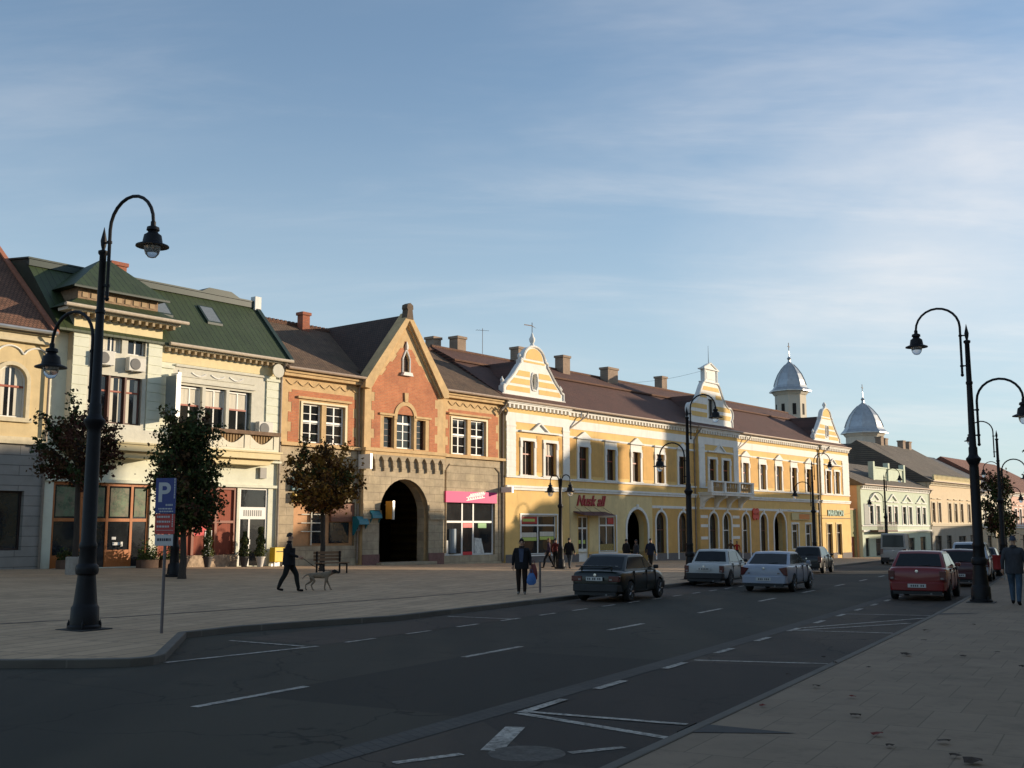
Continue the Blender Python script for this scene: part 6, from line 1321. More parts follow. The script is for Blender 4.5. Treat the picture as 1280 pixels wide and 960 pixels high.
# ------------------------------------------------------------------ people and the dog (one skinned surface each)
SKIN = mat('skin', (.42, .24, .16), rough=.6, var=.06); HAIRD = mat('dark_hair', (.02, .015, .012), rough=.7, var=.3); HAIRG = mat('grey_hair', (.16, .15, .14), rough=.7, var=.3)
def cloth(name, c): return mat(name, c, rough=.9, var=.35, scale=6, bump=.9, bscale=7, spec=.2, stretch=(1.6, 1.6, .7))
def skin_mesh(name, joints, edges, mats, sub=2):
    """joints: name -> (xyz, radius); edges: (a, b, material); grown with a Skin modifier, faces take the material of the nearest bone"""
    names = list(joints); me = bpy.data.meshes.new(name); bm = bmesh.new(); lay = bm.verts.layers.skin.verify(); vs = {}
    for k in names:
        p, r = joints[k]; v = bm.verts.new(p); rr = r if isinstance(r, tuple) else (r, r); v[lay].radius = rr; vs[k] = v
    for a, b, _ in edges: bm.edges.new((vs[a], vs[b]))
    vs[names[0]][lay].use_root = True
    bm.to_mesh(me); bm.free(); o = bpy.data.objects.new(name, me); COL.objects.link(o)
    m = o.modifiers.new('skin', 'SKIN'); m.use_smooth_shade = True; m.branch_smoothing = .3
    s = o.modifiers.new('sub', 'SUBSURF'); s.levels = sub; s.render_levels = sub
    dg = bpy.context.evaluated_depsgraph_get(); dg.update(); nm = bpy.data.meshes.new_from_object(o.evaluated_get(dg)); bpy.data.objects.remove(o); bpy.data.meshes.remove(me)
    nm.name = name; nm.materials.clear()
    for x in mats: nm.materials.append(x)
    segs = [(Vector(joints[a][0]), Vector(joints[b][0]), mi) for a, b, mi in edges]
    for p in nm.polygons:
        c = p.center; best = None
        for a, b, mi in segs:
            ab = b-a; t = max(0, min(1, (c-a).dot(ab)/max(1e-9, ab.length_squared))); d = (c-a-ab*t).length
            if best is None or d < best[0]: best = (d, mi)
        p.material_index = best[1]; p.use_smooth = True
    return nm
def hand_tubes(mb, w, d, side):
    """palm with four unequal curled fingers and a thumb leaving its side; w wrist, d direction of the forearm"""
    d = Vector(d).normalized(); w = Vector(w); fw = Vector((0, 1, 0)); ac = d.cross(fw); ac = ac.normalized() if ac.length > .1 else Vector((1, 0, 0)); fw = ac.cross(d).normalized()
    mb.tube([w-d*.02, w+d*.03, w+d*.085], [.026, .036, .034], 8)
    for i, L in enumerate((.068, .08, .075, .058)):
        b = w+d*.075+fw*(.03-.02*i); mb.tube([b, b+d*L*.5-ac*side*.006, b+d*L*.8-ac*side*.02, b+d*L*.95-ac*side*.036], [.0095, .009, .008, .006], 5)
    b = w+d*.03+fw*.03; mb.tube([b, b+fw*.03+d*.025, b+fw*.034+d*.06], [.011, .010, .007], 5)
def person(x, y, h, yaw, label, top, legs, pose='stand', hair=HAIRD, shoe=None, coat=0, headdir=0, armL=None, armR=None, cap=None, shirt=None, group=None, hairlen=0):
    """yaw: direction faced, radians from +x; pose tuple gives the step; local frame: +y forward, +x right hand"""
    e = empty('person', (x, y, gp(x, y)), yaw-math.pi/2, label=label, cat='person', group=group); k = h/1.76; e.scale = (k, k, k)
    st = {'stand': (.0, .0), 'walk': (.30, -.28), 'stroll': (.20, -.18)}[pose]
    J = {}; b = coat
    J['pelvis'] = ((0, 0, .96), (.150+b, .115+b)); J['waist'] = ((0, .0, 1.12), (.145+b, .105+b)); J['chest'] = ((0, -.005, 1.32), (.165+b, .115+b)); J['neckb'] = ((0, -.01, 1.46), (.085, .075)); J['neck'] = ((0, .01, 1.52), (.052, .052)); J['head'] = ((.0, .02, 1.615), (.073, .092)); J['crown'] = ((0, .012, 1.70), (.066, .078))
    E = [('pelvis', 'waist', 0 if coat else 0), ('waist', 'chest', 0), ('chest', 'neckb', 0), ('neckb', 'neck', 3 if shirt is None else 3), ('neck', 'head', 3), ('head', 'crown', 3)]
    J['nose'] = ((0, .118, 1.605), .014); E.append(('head', 'nose', 3))
    for i, sx in enumerate((-1, 1)):
        f = st[i]; lift = .0
        knee_f = f*.55+(.06 if pose != 'stand' else .02); back = f < 0
        ank = (sx*.095, f, .09+(.05 if back and pose == 'walk' else 0)); kn = (sx*.10, knee_f, .52)
        J['hip%d' % i] = ((sx*.095, 0, .90), .108+b*.5); J['knee%d' % i] = (kn, .080+b*.1); J['calf%d' % i] = ((sx*.098, (knee_f+f)/2-.02, .34), .072); J['ank%d' % i] = (ank, .055)
        J['heel%d' % i] = ((sx*.095, f-.03, ank[2]-.045), .04); J['toe%d' % i] = ((sx*.115, f+.15, ank[2]-.052-(.02 if back else 0)), (.040, .030))
        E += [('pelvis', 'hip%d' % i, 1), ('hip%d' % i, 'knee%d' % i, 1), ('knee%d' % i, 'calf%d' % i, 1), ('calf%d' % i, 'ank%d' % i, 1), ('ank%d' % i, 'heel%d' % i, 2), ('heel%d' % i, 'toe%d' % i, 2)]
        sh = (sx*.195, -.01, 1.41); arm = (armL, armR)[i]
        if arm is None:
            sw = -f*.5; arm = ((sx*(.255+b*.5), sw*.5-.03, 1.13), (sx*(.265+b*.5), sw+.06, .89))
        J['sho%d' % i] = (sh, .070+b*.5); J['elb%d' % i] = (arm[0], .050+b*.3); J['wri%d' % i] = (arm[1], .036+b*.15)
        E += [('chest', 'sho%d' % i, 0), ('sho%d' % i, 'elb%d' % i, 0), ('elb%d' % i, 'wri%d' % i, 0)]
    body = skin_mesh('body', J, E, [top, legs, shoe or cloth('dark_shoes', (.012, .011, .011)), SKIN])
    mb = MB()
    for i, sx in enumerate((-1, 1)): hand_tubes(mb, J['wri%d' % i][0], Vector(J['wri%d' % i][0])-Vector(J['elb%d' % i][0]), sx)
    # ears, joined into the same body mesh
    for sx in (-1, 1): mb.tube([(sx*.072, .015, 1.59), (sx*.086, .0, 1.62), (sx*.078, .005, 1.65)], [.012, .016, .010], 6)
    bm = bmesh.new(); bm.from_mesh(body)
    nv = [bm.verts.new(p) for p in mb.v]
    for f in mb.f:
        try: q = bm.faces.new([nv[i] for i in f]); q.material_index = 3; q.smooth = True
        except ValueError: pass
    bmesh.ops.recalc_face_normals(bm, faces=bm.faces); bm.to_mesh(body); bm.free()
    o = bpy.data.objects.new('body', body); COL.objects.link(o); o.parent = e
    hm = MB(); n = 14; rows = 7; vs = []
    for i in range(rows+1):
        t = math.pi*.56*i/rows
        for j in range(n):
            a = 2*math.pi*j/n; front = max(0, math.sin(a)); tt = t*(1-.42*front)+.0
            rr = math.sin(tt); vs.append((.083*rr*math.cos(a), .006+.101*rr*math.sin(a), 1.655+.115*math.cos(tt)-(hairlen*(1-front) if i == rows else 0)))
    hm.add(vs, [(i*n+j, i*n+(j+1) % n, (i+1)*n+(j+1) % n, (i+1)*n+j) for i in range(rows) for j in range(n)]); hm.build('cap' if cap else 'hair', cap or hair, e, smooth=True)
    for sx in (-1, 1):
        ey = MB(); ey.lathe([(0, -.006), (.011, -.003), (.013, 0), (.011, .003), (0, .006)], (0, 0, 0), 8); ey.v = [(p[0]+sx*.030, .100+p[2], 1.628+p[1]) for p in ey.v]; ey.build('eye', mat('eye_dark', (.02, .015, .012), rough=.3), e)
    mo = MB(); mo.tube([(-.024, .103, 1.566), (0, .109, 1.564), (.024, .103, 1.566)], .005, 5); mo.build('mouth', mat('lips', (.28, .11, .08), rough=.6), e)
    cl = MB(); cl.lathe([(.062, 0), (.078, .0), (.070, .055), (.060, .055)], (0, .0, 0), 14); cl.v = [(p[0]*1.15, p[1]*1.05-.002, p[2]+1.462) for p in cl.v]; cl.build('collar', top, e, smooth=True)
    if coat or shirt:
        c = MB(); n = 18; rings = [(1.30, .205, .155), (1.12, .195, .15), (.95, .20, .158), (.80, .205, .165)] if coat else []
        if rings:
            r2 = [(z, a+b, d+b) for z, a, d in rings]; vs = [(a*math.cos(2*math.pi*j/n), d*math.sin(2*math.pi*j/n), z) for z, a, d in r2 for j in range(n)]
            c.add(vs, [(i*n+j, i*n+(j+1) % n, (i+1)*n+(j+1) % n, (i+1)*n+j) for i in range(len(rings)-1) for j in range(n)]); c.build('jacket', top, e, smooth=True)
    if shirt:
        s = MB(); s.prism([(-.05, 1.02), (.05, 1.02), (.085, 1.44), (-.085, 1.44)], 'y', .158+b, .166+b); s.build('shirt', shirt, e)
    return e
YAW_ST = math.pi/2-R(29)      # along the street, away from the camera
BLK = cloth('black_cloth', (.014, .014, .016)); NAVY = cloth('navy_cloth', (.016, .020, .035)); DENIM = cloth('denim', (.05, .08, .12)); GREYC = cloth('charcoal_coat', (.045, .047, .055)); DBR = cloth('dark_brown_trousers', (.022, .015, .012)); TROU = cloth('dark_trousers', (.016, .017, .016)); REDC = cloth('red_top', (.35, .03, .025)); PALE = cloth('pale_shoes', (.20, .19, .17))
person(-6.71, 32.91, 1.76, R(8), 'person in black jacket and dark trousers striding with a dog on a lead', BLK, TROU, 'walk', coat=.03, armR=((.24, -.02, 1.14), (.22, .30, 1.04)), armL=((-.26, -.06, 1.14), (-.27, .0, .9)))
person(.3, 33.84, 1.71, R(-95), 'person in open black jacket and dark trousers holding a blue bag on the kerb', BLK, DBR, 'stand', coat=.025, shirt=cloth('blue_grey_shirt', (.06, .075, .12)), shoe=PALE, hair=HAIRD)
person(1.97, 58.6, 1.58, R(170), 'person with fair hair and dark top walking past the yellow house shop window', cloth('plum_top', (.05, .03, .05)), BLK, 'walk', hair=mat('fair_hair', (.20, .11, .05), rough=.7), hairlen=.12)
person(3.05, 58.2, 1.62, R(60), 'person with bulky black jacket beside the short double headed lamp', BLK, cloth('grey_jeans', (.07, .08, .09)), 'stroll', coat=.03)
person(2.35, 58.9, 1.58, R(50), 'person in dark red top half hidden behind the short lamp pole', cloth('dark_red_top', (.10, .02, .02)), TROU, 'stand')
person(6.55, 62.6, 1.6, R(40), 'person in black coat, left one of the trio behind the green sedan', BLK, BLK, 'stand', coat=.03); person(7.15, 62.9, 1.58, R(200), 'person in dark grey coat, middle one of the trio behind the green sedan', GREYC, BLK, 'stand', coat=.03, hairlen=.1); person(7.55, 59.5, 1.66, R(60), 'tall person in dark clothes, right one of the trio behind the green sedan', NAVY, TROU, 'stroll', coat=.02)
person(16.7, 83.3, 1.62, R(230), 'small far person in brown top before the arches of the yellow house', cloth('brown_top', (.10, .06, .04)), TROU, 'stroll'); person(17.9, 86.9, 1.55, R(240), 'small far person in red top before the arches of the yellow house', REDC, BLK, 'stroll', hairlen=.1)
person(13.5, 29.43, 1.83, YAW_ST-.06, 'person seen from behind in dark grey jacket and jeans, walking on the right pavement', GREYC, DENIM, 'stroll', coat=.018, cap=cloth('blue_grey_cap', (.05, .06, .085)))
def bag(loc, label, col, w=.30, h=.36, name='carrier_bag'):
    m = MB(); n = 14; rings = [(0, .55), (.06, .95), (.4*h, 1.0), (.75*h, .82), (h, .45)]
    vs = [(w/2*s*math.cos(2*math.pi*j/n)*(1+.08*math.sin(5*j)), .075*s*math.sin(2*math.pi*j/n), z) for z, s in rings for j in range(n)]
    m.add(vs, [(i*n+j, i*n+(j+1) % n, (i+1)*n+(j+1) % n, (i+1)*n+j) for i in range(len(rings)-1) for j in range(n)]+[tuple(range(n-1, -1, -1))])
    for sx in (-1, 1): m.tube([(sx*.05, .02*sx, h-.01), (sx*.03, 0, h+.09), (0, 0, h+.12)], .008, 5)
    o = m.build(name, mat(name+'_'+label.split()[0], col, rough=.45, var=.18, scale=6, bump=.6, bscale=9), smooth=True); o.location = loc; tag(o, label, 'bag'); return o
z = gp(.3, 33.84); bag((.595, 33.78, z+.29), 'blue plastic carrier bag hanging from the hand of the man on the kerb', (.05, .15, .40)); bag((.66, 33.88, z+.42), 'dark red shopping bag behind the blue carrier bag', (.16, .03, .03), .26, .5, 'shopping_bag')
def dog(x, y, yaw, label):
    e = empty('dog', (x, y, gp(x, y)), yaw-math.pi/2, label=label, cat='dog')
    J = {'hips': ((0, -.27, .46), (.085, .095)), 'loin': ((0, -.06, .46), (.088, .098)), 'chest': ((0, .16, .455), (.10, .125)), 'shoul': ((0, .25, .50), (.085, .105)), 'neck': ((0, .36, .55), .068), 'head': ((0, .46, .575), (.062, .060)), 'muz': ((0, .56, .545), (.035, .034)), 'nose': ((0, .60, .54), .022),
         'tail1': ((0, -.37, .50), .025), 'tail2': ((0, -.47, .44), .018), 'tail3': ((0, -.55, .36), .010)}
    E = [('hips', 'loin', 0), ('loin', 'chest', 0), ('chest', 'shoul', 0), ('shoul', 'neck', 0), ('neck', 'head', 0), ('head', 'muz', 1), ('muz', 'nose', 1), ('hips', 'tail1', 0), ('tail1', 'tail2', 0), ('tail2', 'tail3', 0)]
    for i, (sx, f, r_) in enumerate(((-1, .10, -.14), (1, -.08, .08))):
        J['sh%d' % i] = ((sx*.075, .20, .40), .055); J['el%d' % i] = ((sx*.08, .19+f*.2, .28), .036); J['wr%d' % i] = ((sx*.08, .21+f*.8, .13), .024); J['pa%d' % i] = ((sx*.08, .22+f, .035), .024); J['pt%d' % i] = ((sx*.08, .27+f, .022), (.026, .020))
        J['th%d' % i] = ((sx*.07, -.26, .40), .068); J['kn%d' % i] = ((sx*.085, -.20+r_*.5, .28), .044); J['ho%d' % i] = ((sx*.085, -.33+r_*.8, .17), .024); J['ra%d' % i] = ((sx*.085, -.30+r_, .035), .022); J['rt%d' % i] = ((sx*.085, -.25+r_, .022), (.026, .020))
        E += [('chest', 'sh%d' % i, 0), ('sh%d' % i, 'el%d' % i, 0), ('el%d' % i, 'wr%d' % i, 0), ('wr%d' % i, 'pa%d' % i, 0), ('pa%d' % i, 'pt%d' % i, 0), ('hips', 'th%d' % i, 0), ('th%d' % i, 'kn%d' % i, 0), ('kn%d' % i, 'ho%d' % i, 0), ('ho%d' % i, 'ra%d' % i, 0), ('ra%d' % i, 'rt%d' % i, 0)]
        J['ea%d' % i] = ((sx*.055, .43, .63), .020); J['eb%d' % i] = ((sx*.075, .43, .57), .014); E += [('head', 'ea%d' % i, 1), ('ea%d' % i, 'eb%d' % i, 1)]
    me = skin_mesh('body', J, E, [mat('dog_fur', (.23, .175, .12), rough=.95, var=.4, scale=12), mat('dog_muzzle', (.03, .024, .02), rough=.9, var=.3)]); o = bpy.data.objects.new('body', me); COL.objects.link(o); o.parent = e
    c = MB(); c.lathe([(.075, -.012), (.075, .012)], (0, 0, 0), 12); c.v = [(p[0], .36+p[2]*.8, .55+p[1]) for p in c.v]; c.build('collar', mat('collar', (.12, .02, .02)), e); return e
dog(-5.95, 34.0, R(8), 'brindle grey brown dog walking on a lead ahead of the striding person')
m = MB(); a, b = Vector((-6.35, 33.18, gp(-6.7, 32.9)+1.0)), Vector((-5.6, 34.05, gp(-5.9, 34)+.60)); m.tube([a, a.lerp(b, .35)-Vector((0, 0, .10)), a.lerp(b, .7)-Vector((0, 0, .10)), b], .009, 5); tag(m.build('dog_lead', BLK), 'thin dark lead between the striding person and the dog', 'lead')

# ------------------------------------------------------------------ cars
TYRE = mat('tyre_rubber', (.012, .012, .012), rough=.85, var=.2); RIMM = mat('alloy_rim', (.42, .43, .44), rough=.35, metal=.7, var=.1); RIMD = mat('steel_rim', (.16, .16, .16), rough=.5, metal=.5); CGL = mat('car_glass', (.012, .015, .018), rough=.06, var=.2, spec=.32); TAIL = mat('tail_lamp_red', (.075, .007, .008), rough=.2, var=.1, coat=.5); HEADL = mat('headlamp_clear', (.55, .56, .58), rough=.12, var=.05); PLAS = mat('black_plastic', (.018, .018, .019), rough=.65, var=.2); PLATE = mat('plate_white', (.50, .50, .48), rough=.5, var=.05); INK = mat('plate_ink', (.02, .02, .02), rough=.6); CHR = mat('chrome_trim', (.6, .6, .6), rough=.2, metal=1)
def paint(name, c, rough=.28): return mat(name, c, rough=rough, var=.06, scale=2, coat=.3, spec=.4)
def apply_mods(o):
    dg = bpy.context.evaluated_depsgraph_get(); dg.update(); me = bpy.data.meshes.new_from_object(o.evaluated_get(dg)); o.modifiers.clear(); old = o.data; o.data = me; bpy.data.meshes.remove(old)
def car(label, u, v, P, yaw_off=0, L=4.3, W=1.68, H=1.42, belt=.92, hood=.86, trunk=.95, gh=(-1.75, -1.25, .35, 1.15), wb=(-1.25, 1.35), bump=None, lamps='block', plate=True, rim=RIMM, rubber=False, rwheel=.30, wagon=False, van=False, lamp_z=(.62, .82), strip=None, group='cars on the street', spoiler=False):
    """local x forward; gh = rear base, rear top, front top, front base of the glasshouse"""
    x, y = spos(u, v); sl = math.atan2(bend(u+2)-bend(u-2), 4); yaw = math.pi/2-R(29)+(-sl)*-1*0+yaw_off-(-sl if 0 else 0)
    yaw = math.atan2(SD[1]*1+SN[1]*math.tan(sl), SD[0]*1+SN[0]*math.tan(sl))+yaw_off
    z = gr(x, y)+.004; e = empty('car' if not van else 'van', (x, y, z), yaw, label=label, cat='van' if van else 'car', group=group)
    x1, x2 = spos(u+1, v), spos(u-1, v); e.rotation_euler = (0, -math.atan2(gr(*x1)-gr(*x2), 2), yaw)
    w = W/2; r0, r1 = -L/2, L/2
    # lower hull: (x, z bottom, z shoulder, z centre top, half width factor)
    S = [(r0, .42, trunk-.20, trunk-.17, .80), (r0+.06, .30, trunk-.05, trunk-.02, .92), (r0+.25, .24, trunk-.015, trunk+.005, .97), (gh[0], .20, max(belt, trunk-.02), trunk+.01, .995), ((gh[0]+gh[3])/2, .19, belt, belt+.0, 1.0), (gh[3], .19, belt-.01, hood+.06, .995), (gh[3]+.45, .20, hood-.03, hood+.05, .985), (r1-.28, .22, hood-.14, hood-.06, .94), (r1-.07, .28, hood-.25, hood-.17, .87), (r1, .40, hood-.36, hood-.30, .74)]
    vs = []; m_ = 0
    for (sx, zb, zs, zt, k) in S:
        ww = w*k; half = [(0, zb), (ww*.75, zb), (ww*.965, zb+.07), (ww, zb+(zs-zb)*.45), (ww*.985, zs-.09), (ww*.935, zs-.005), (ww*.62, zt-.004), (0, zt)]
        ring = [(sx, a, b) for a, b in half]+[(sx, -a, b) for a, b in half[-2:0:-1]]; m_ = len(ring); vs += ring
    mb = MB(); mb.add(vs, [(i*m_+j, i*m_+(j+1) % m_, (i+1)*m_+(j+1) % m_, (i+1)*m_+j) for i in range(len(S)-1) for j in range(m_)]+[tuple(range(m_-1, -1, -1)), tuple((len(S)-1)*m_+j for j in range(m_))])
    body = mb.build('body', P, e, smooth=True); sb = body.modifiers.new('s', 'SUBSURF'); sb.levels = sb.render_levels = 2; cuts = []
    for wx in wb:
        for sy in (-1, 1):
            c = MB(); c.tube([(wx, sy*(w-.26), rwheel), (wx, sy*(w+.2), rwheel)], rwheel+.055, 24); co = c.build('cut', P, e); co.parent = None; cuts.append(co); bo = body.modifiers.new('b', 'BOOLEAN'); bo.operation = 'DIFFERENCE'; bo.object = co; bo.solver = 'EXACT'
    body.parent = None
    apply_mods(body); body.parent = e
    for c in cuts: bpy.data.objects.remove(c)
    for p in body.data.polygons: p.use_smooth = True
    body.data.set_sharp_from_angle(angle=R(35))
    # glasshouse shell in body paint, with panes set just proud of it
    zb, zt = belt-.03, H; wb_, wt = w*.925, w*(.72 if not van else .86)
    def ghp(t, s): return None
    prof = [(gh[0], zb), (gh[1], zt-.05), (gh[1]+.12, zt-.012), ((gh[1]+gh[2])/2, zt), (gh[2]-.12, zt-.02), (gh[2], zt-.06), (gh[3], zb)]
    def yw(zz): return wb_+(wt-wb_)*max(0, (zz-zb)/(zt-zb))
    g = MB(); n = len(prof); vs = [(px, yw(pz), pz-(.02 if 0 < i < n-1 else 0)) for i, (px, pz) in enumerate(prof)]+[(px, -yw(pz), pz-(.02 if 0 < i < n-1 else 0)) for i, (px, pz) in enumerate(prof)]+[(px, 0, pz) for px, pz in prof]
    fs = [tuple(range(n)), tuple(range(2*n-1, n-1, -1))]
    for i in range(n-1): fs += [(i, i+1, 2*n+i+1, 2*n+i), (2*n+i, 2*n+i+1, n+i+1, n+i)]
    g.add(vs, fs); cab = g.build('cabin', P, e, smooth=True, bev=.03)
    def pane(name, pts, push, mt=CGL, th=.006):
        pts = [Vector(p) for p in pts]; nn = Vector(push).normalized(); m2 = MB(); a = [p+nn*.004 for p in pts]; b_ = [p+nn*(.004+th) for p in pts]; k = len(pts); m2.add(a+b_, [tuple(range(k)), tuple(range(2*k-1, k-1, -1))]+[(i, (i+1) % k, k+(i+1) % k, k+i) for i in range(k)]); return m2.build(name, mt, e)
    def on(face, s, t):     # face rear/front: s across -1..1, t 0..1 up
        a, b_ = ((gh[0], zb), (gh[1], zt-.05)) if face == 'r' else ((gh[3], zb), (gh[2], zt-.06)); px = a[0]+(b_[0]-a[0])*t; pz = a[1]+(b_[1]-a[1])*t-.02*t*abs(s)+.004; return Vector((px, s*yw(pz), pz))
    for f, nm in (('r', 'rear_window'), ('f', 'windscreen')):
        dr = -1 if f == 'r' else 1; nv = Vector((dr*(zt-zb), 0, abs(gh[1]-gh[0]) if f == 'r' else abs(gh[3]-gh[2])))
        pn = nv.normalized()*.008; m2 = MB(); q = [on(f, a, t)+pn for t in (.14, .5, .90) for a in (-.86, -.43, 0, .43, .86)]
        q += [p-pn*1.5 for p in q]; m2.add(q, [(r_*5+i, r_*5+i+1, r_*5+i+6, r_*5+i+5) for r_ in range(2) for i in range(4)]+[(0, 15, 16, 1), (1, 16, 17, 2), (2, 17, 18, 3), (3, 18, 19, 4), (10, 11, 26, 25), (11, 12, 27, 26), (12, 13, 28, 27), (13, 14, 29, 28), (0, 5, 20, 15), (5, 10, 25, 20), (4, 19, 24, 9), (9, 24, 29, 14)]); m2.build(nm, CGL, e, smooth=True)
    def sidept(px, pz, sy): return Vector((px, sy*yw(pz), pz))
    z0, z1 = zb+.07, zt-.11
    def xr(zz): return gh[0]+(gh[1]-gh[0])*(zz-zb)/(zt-.05-zb)
    def xf(zz): return gh[3]+(gh[2]-gh[3])*(zz-zb)/(zt-.06-zb)
    mid = (wb[0]+wb[1])/2+.05; divs = [mid]
    if wagon: divs = [mid-.95, mid]
    for sy in (-1, 1):
        eds = [None]+divs+[None]
        for i in range(len(eds)-1):
            a, b_ = eds[i], eds[i+1]
            if van and i == 0: continue
            p = [(xr(z0)+.13 if a is None else a+.035, z0), (xf(z0)-.12 if b_ is None else b_-.035, z0), (xf(z1)-.10 if b_ is None else b_-.035, z1), (xr(z1)+.12 if a is None else a+.035, z1)]
            pane('side_window', [sidept(px, pz, sy) for px, pz in p], (0, sy, .35))
        mr = MB(); mr.box(gh[3]-.34, gh[3]-.22, sy*(wb_+.02), sy*(wb_+.17), zb+.03, zb+.15); mr.build('mirror', PLAS if rubber else P, e, bev=.03)
        for dx in ([mid-.22, mid-1.0] if not van else [mid+.3]):
            h_ = MB(); h_.box(dx-.08, dx+.08, sy*(w*.965), sy*(w*.985)+sy*.02, belt-.15, belt-.12); h_.build('door_handle', PLAS if rubber else CHR, e)
        for dx in ([mid, mid-.98] if not van else [mid, mid+1]):
            pass
        if strip is not None:
            s_ = MB(); s_.box(wb[0]+.45, wb[1]-.45, sy*(w*.985), sy*(w+.012), .50, .56); s_.build('side_moulding', PLAS, e)
        sm = MB()
        for dx in ([mid+.02, mid-1.02, wb[1]-.42] if not van else [mid+.6, mid-.9]): sm.box(dx-.006, dx+.006, sy*(w*.93) if sy > 0 else -w*1.003, w*1.003 if sy > 0 else -w*.93, .32, belt-.03)
        [i_.build('door_seam', PLAS, e) for i_ in islands(sm)]
        # lamps
        y0, y1 = (w*.52, w*.925) if lamps != 'tall' else (w*.74, w*.945)
        tl = MB(); za, zc = lamp_z
        if lamps == 'tri': tl.prism([(sy*w*.60, zc-.05), (sy*w*.93, zc), (sy*w*.945, za-.02), (sy*w*.80, za)], 'x', r0-.005, r0+.13)
        else: tl.box(r0-.005, r0+.14, sy*y0 if sy > 0 else -y1, y1 if sy > 0 else -y0, za, zc)
        t_ = tl.build('tail_lamp', TAIL, e, bev=.012)
        rl = MB(); rl.box(r0-.012, r0, sy*(y0+.03) if sy > 0 else -(y0+.11), (y0+.11) if sy > 0 else -(y0+.03), za+.03, za+.08); rl.build('reversing_lamp', mat('reversing_lens', (.20, .17, .17), rough=.2), t_)
        hl = MB(); hl.box(r1-.20, r1-.045, sy*w*.45 if sy > 0 else -w*.80, w*.80 if sy > 0 else -w*.45, hood-.36, hood-.22); hl.build('headlight', HEADL, e, bev=.02)
    # bumpers
    bm_ = PLAS if rubber else P
    for nm, xa, xb, sgn in (('rear_bumper', r0-.06, r0+.16, -1), ('front_bumper', r1-.20, r1+.03, 1)):
        q = MB(); xs_ = [(-w*.93, .20), (-w*.86, .05), (-w*.55, .0), (w*.55, .0), (w*.86, .05), (w*.93, .20)]; out = [((xa+d if sgn < 0 else xb-d), yy) for yy, d in xs_]; inn = [((xb+.06 if sgn < 0 else xa-.06), yy) for yy, d in xs_[::-1]]
        q.prism(out+inn, 'z', .30, .56 if not rubber else .52); q.build(nm, bm_, e, smooth=True, bev=.025)
    vl = MB(); vl.box(r0-.02, r0+.1, -w*.8, w*.8, .20, .30); vl.build('valance', PLAS, e)
    if plate:
        p = MB(); p.box(r0-.075, r0-.062, -.26, .26, *((.62, .73) if plate == 'high' else (.40, .51))); pl = p.build('licence_plate', PLATE, e); q = MB(); rr = random.Random(int(u*10)); yy = -.2; zz = .645 if plate == 'high' else .425
        while yy < .19: q.box(r0-.078, r0-.075, yy, yy+.035, zz, zz+.06); yy += .06 if rr.random() < .8 else .1
        q.build('plate_characters', INK, pl)
    bd = MB(); bd.lathe([(.045, 0), (.045, .012), (0, .014)], (0, 0, 0), 14); bd.v = [(r0-.004-p[2], p[0], trunk-.14+p[1]) for p in bd.v]; bd.build('badge', CHR, e, smooth=True)
    wp = MB(); a_ = on('r', .05, .12); b2 = on('r', -.45, .24); wp.tube([a_+Vector((-.02, 0, .01)), b2+Vector((-.02, 0, .01))], .008, 5); wp.build('rear_wiper', PLAS, e)
    ex = MB(); ex.tube([(r0+.2, -w*.45, .22), (r0-.05, -w*.45, .22)], .03, 8); ex.build('exhaust', RIMD, e)
    if spoiler: sp = MB(); sp.box(r0+.02, r0+.24, -w*.78, w*.78, trunk+.10, trunk+.13); sp.box(r0+.08, r0+.16, -w*.6, -w*.56, trunk-.02, trunk+.1); sp.box(r0+.08, r0+.16, w*.56, w*.6, trunk-.02, trunk+.1); sp.build('spoiler', P, e, bev=.01)
    for wx in wb:
        for sy in (-1, 1):
            wh = MB(); rw = rwheel; yo = sy*(w-.10)
            prof_ = [(rw*.62, -.095), (rw*.93, -.095), (rw, -.06), (rw, .06), (rw*.93, .095), (rw*.62, .095)]; wh.lathe(prof_, (0, 0, 0), 24); wh.v = [(wx+p[0], yo+p[2], rw+p[1]) for p in wh.v]; wo = wh.build('wheel', TYRE, e, smooth=True)
            rm = MB(); rm.lathe([(rw*.66, .0), (rw*.66, .085), (rw*.58, .092), (rw*.52, .06), (rw*.2, .07), (rw*.14, .085), (0, .085)], (0, 0, 0), 20)
            for a in range(5): an = 2*math.pi*a/5; rm.tube([(rw*.12*math.cos(an), rw*.12*math.sin(an), .08), (rw*.58*math.cos(an), rw*.58*math.sin(an), .085)], .022, 5)
            rm.v = [(wx+p[0], yo+sy*p[2], rw+p[1]) for p in rm.v]; rm.build('rim', rim, wo, smooth=True)
    return e
car('dark green sedan with black bumpers parked at the left kerb', 31.3, -13.5, paint('dark_green_paint', (.004, .009, .008)), L=4.05, W=1.64, H=1.40, rubber=True, rim=RIMM, plate='high', lamps='wide', lamp_z=(.60, .76), spoiler=True, gh=(-1.62, -1.0, .30, 1.08), trunk=.92, wb=(-1.2, 1.3))
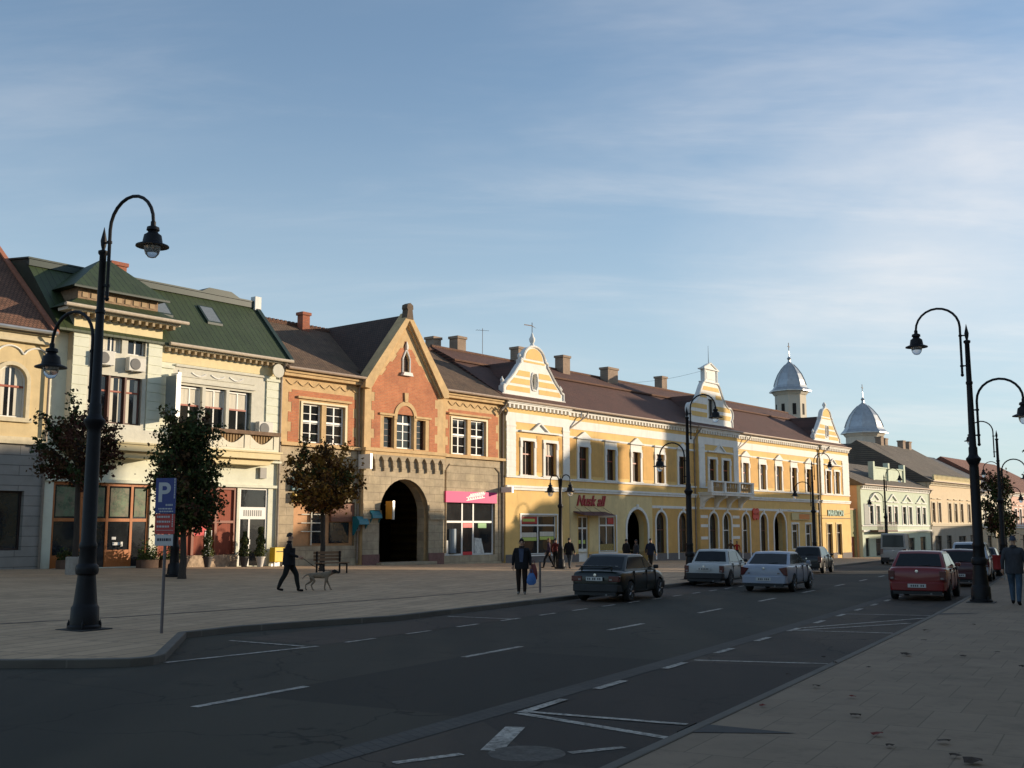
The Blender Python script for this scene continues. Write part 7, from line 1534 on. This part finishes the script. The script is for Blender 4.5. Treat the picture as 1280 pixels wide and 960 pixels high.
car('old white estate car with dark bumper parked behind the green sedan', 42.6, -14.05, paint('old_white_paint', (.42, .43, .42), .4), L=4.35, W=1.64, H=1.43, rubber=True, rim=RIMD, lamps='tall', lamp_z=(.55, .80), wagon=False, gh=(-1.35, -1.0, .30, 1.05), trunk=.90, hood=.88, belt=.90, plate='high')
car('silver sedan with dark wedge shaped tail lamps driving away', 40.0, -10.95, paint('silver_paint', (.30, .33, .40)), L=4.5, W=1.73, H=1.41, lamps='tri', lamp_z=(.60, .88), rim=RIMM, gh=(-1.75, -1.0, .30, 1.15), trunk=.96, hood=.86, belt=.93)
car('small black hatchback parked at the far left kerb', 60.6, -14.65, paint('black_paint', (.008, .009, .010)), L=3.9, W=1.62, H=1.44, gh=(-1.80, -1.45, .25, 1.05), trunk=.92, wb=(-1.2, 1.2), lamps='tall', lamp_z=(.6, .9), rim=RIMM)
car('red sedan with high boot parked at the right kerb', 37.0, -5.42, paint('red_paint', (.18, .010, .012)), L=4.25, W=1.74, H=1.50, lamps='tall', lamp_z=(.62, .90), rim=RIMD, gh=(-1.75, -1.20, .40, 1.25), trunk=1.02, belt=.98, hood=.92)
car('dark maroon hatchback parked ahead of the red sedan', 47.6, -5.55, paint('maroon_paint', (.055, .010, .014)), L=3.95, W=1.68, H=1.46, gh=(-1.85, -1.45, .25, 1.1), trunk=.94, wb=(-1.2, 1.25), lamps='tall', lamp_z=(.6, .9))
car('pale blue white car with tall roof parked third at the right kerb', 53.6, -5.8, paint('pale_blue_paint', (.42, .46, .52)), L=4.0, W=1.70, H=1.72, gh=(-1.9, -1.7, .45, 1.25), trunk=1.0, belt=1.02, hood=.98, wb=(-1.25, 1.3), lamps='tall', lamp_z=(.65, 1.0))
car('white delivery van far down the left lane before the green house', 88.0, -14.9, paint('van_white', (.30, .30, .29), .5), L=5.0, W=1.95, H=2.35, gh=(-2.42, -2.36, 1.0, 1.75), trunk=1.15, belt=1.15, hood=1.1, wb=(-1.6, 1.6), lamps='tall', lamp_z=(.8, 1.15), van=True, rwheel=.34, rubber=True, group=None)
# boxy dark car far off on the right side of the road
car('distant dark car beyond the pale blue one at the right kerb', 61.5, -6.15, paint('dark_grey_paint', (.03, .03, .035)), L=4.2, W=1.7, H=1.45)
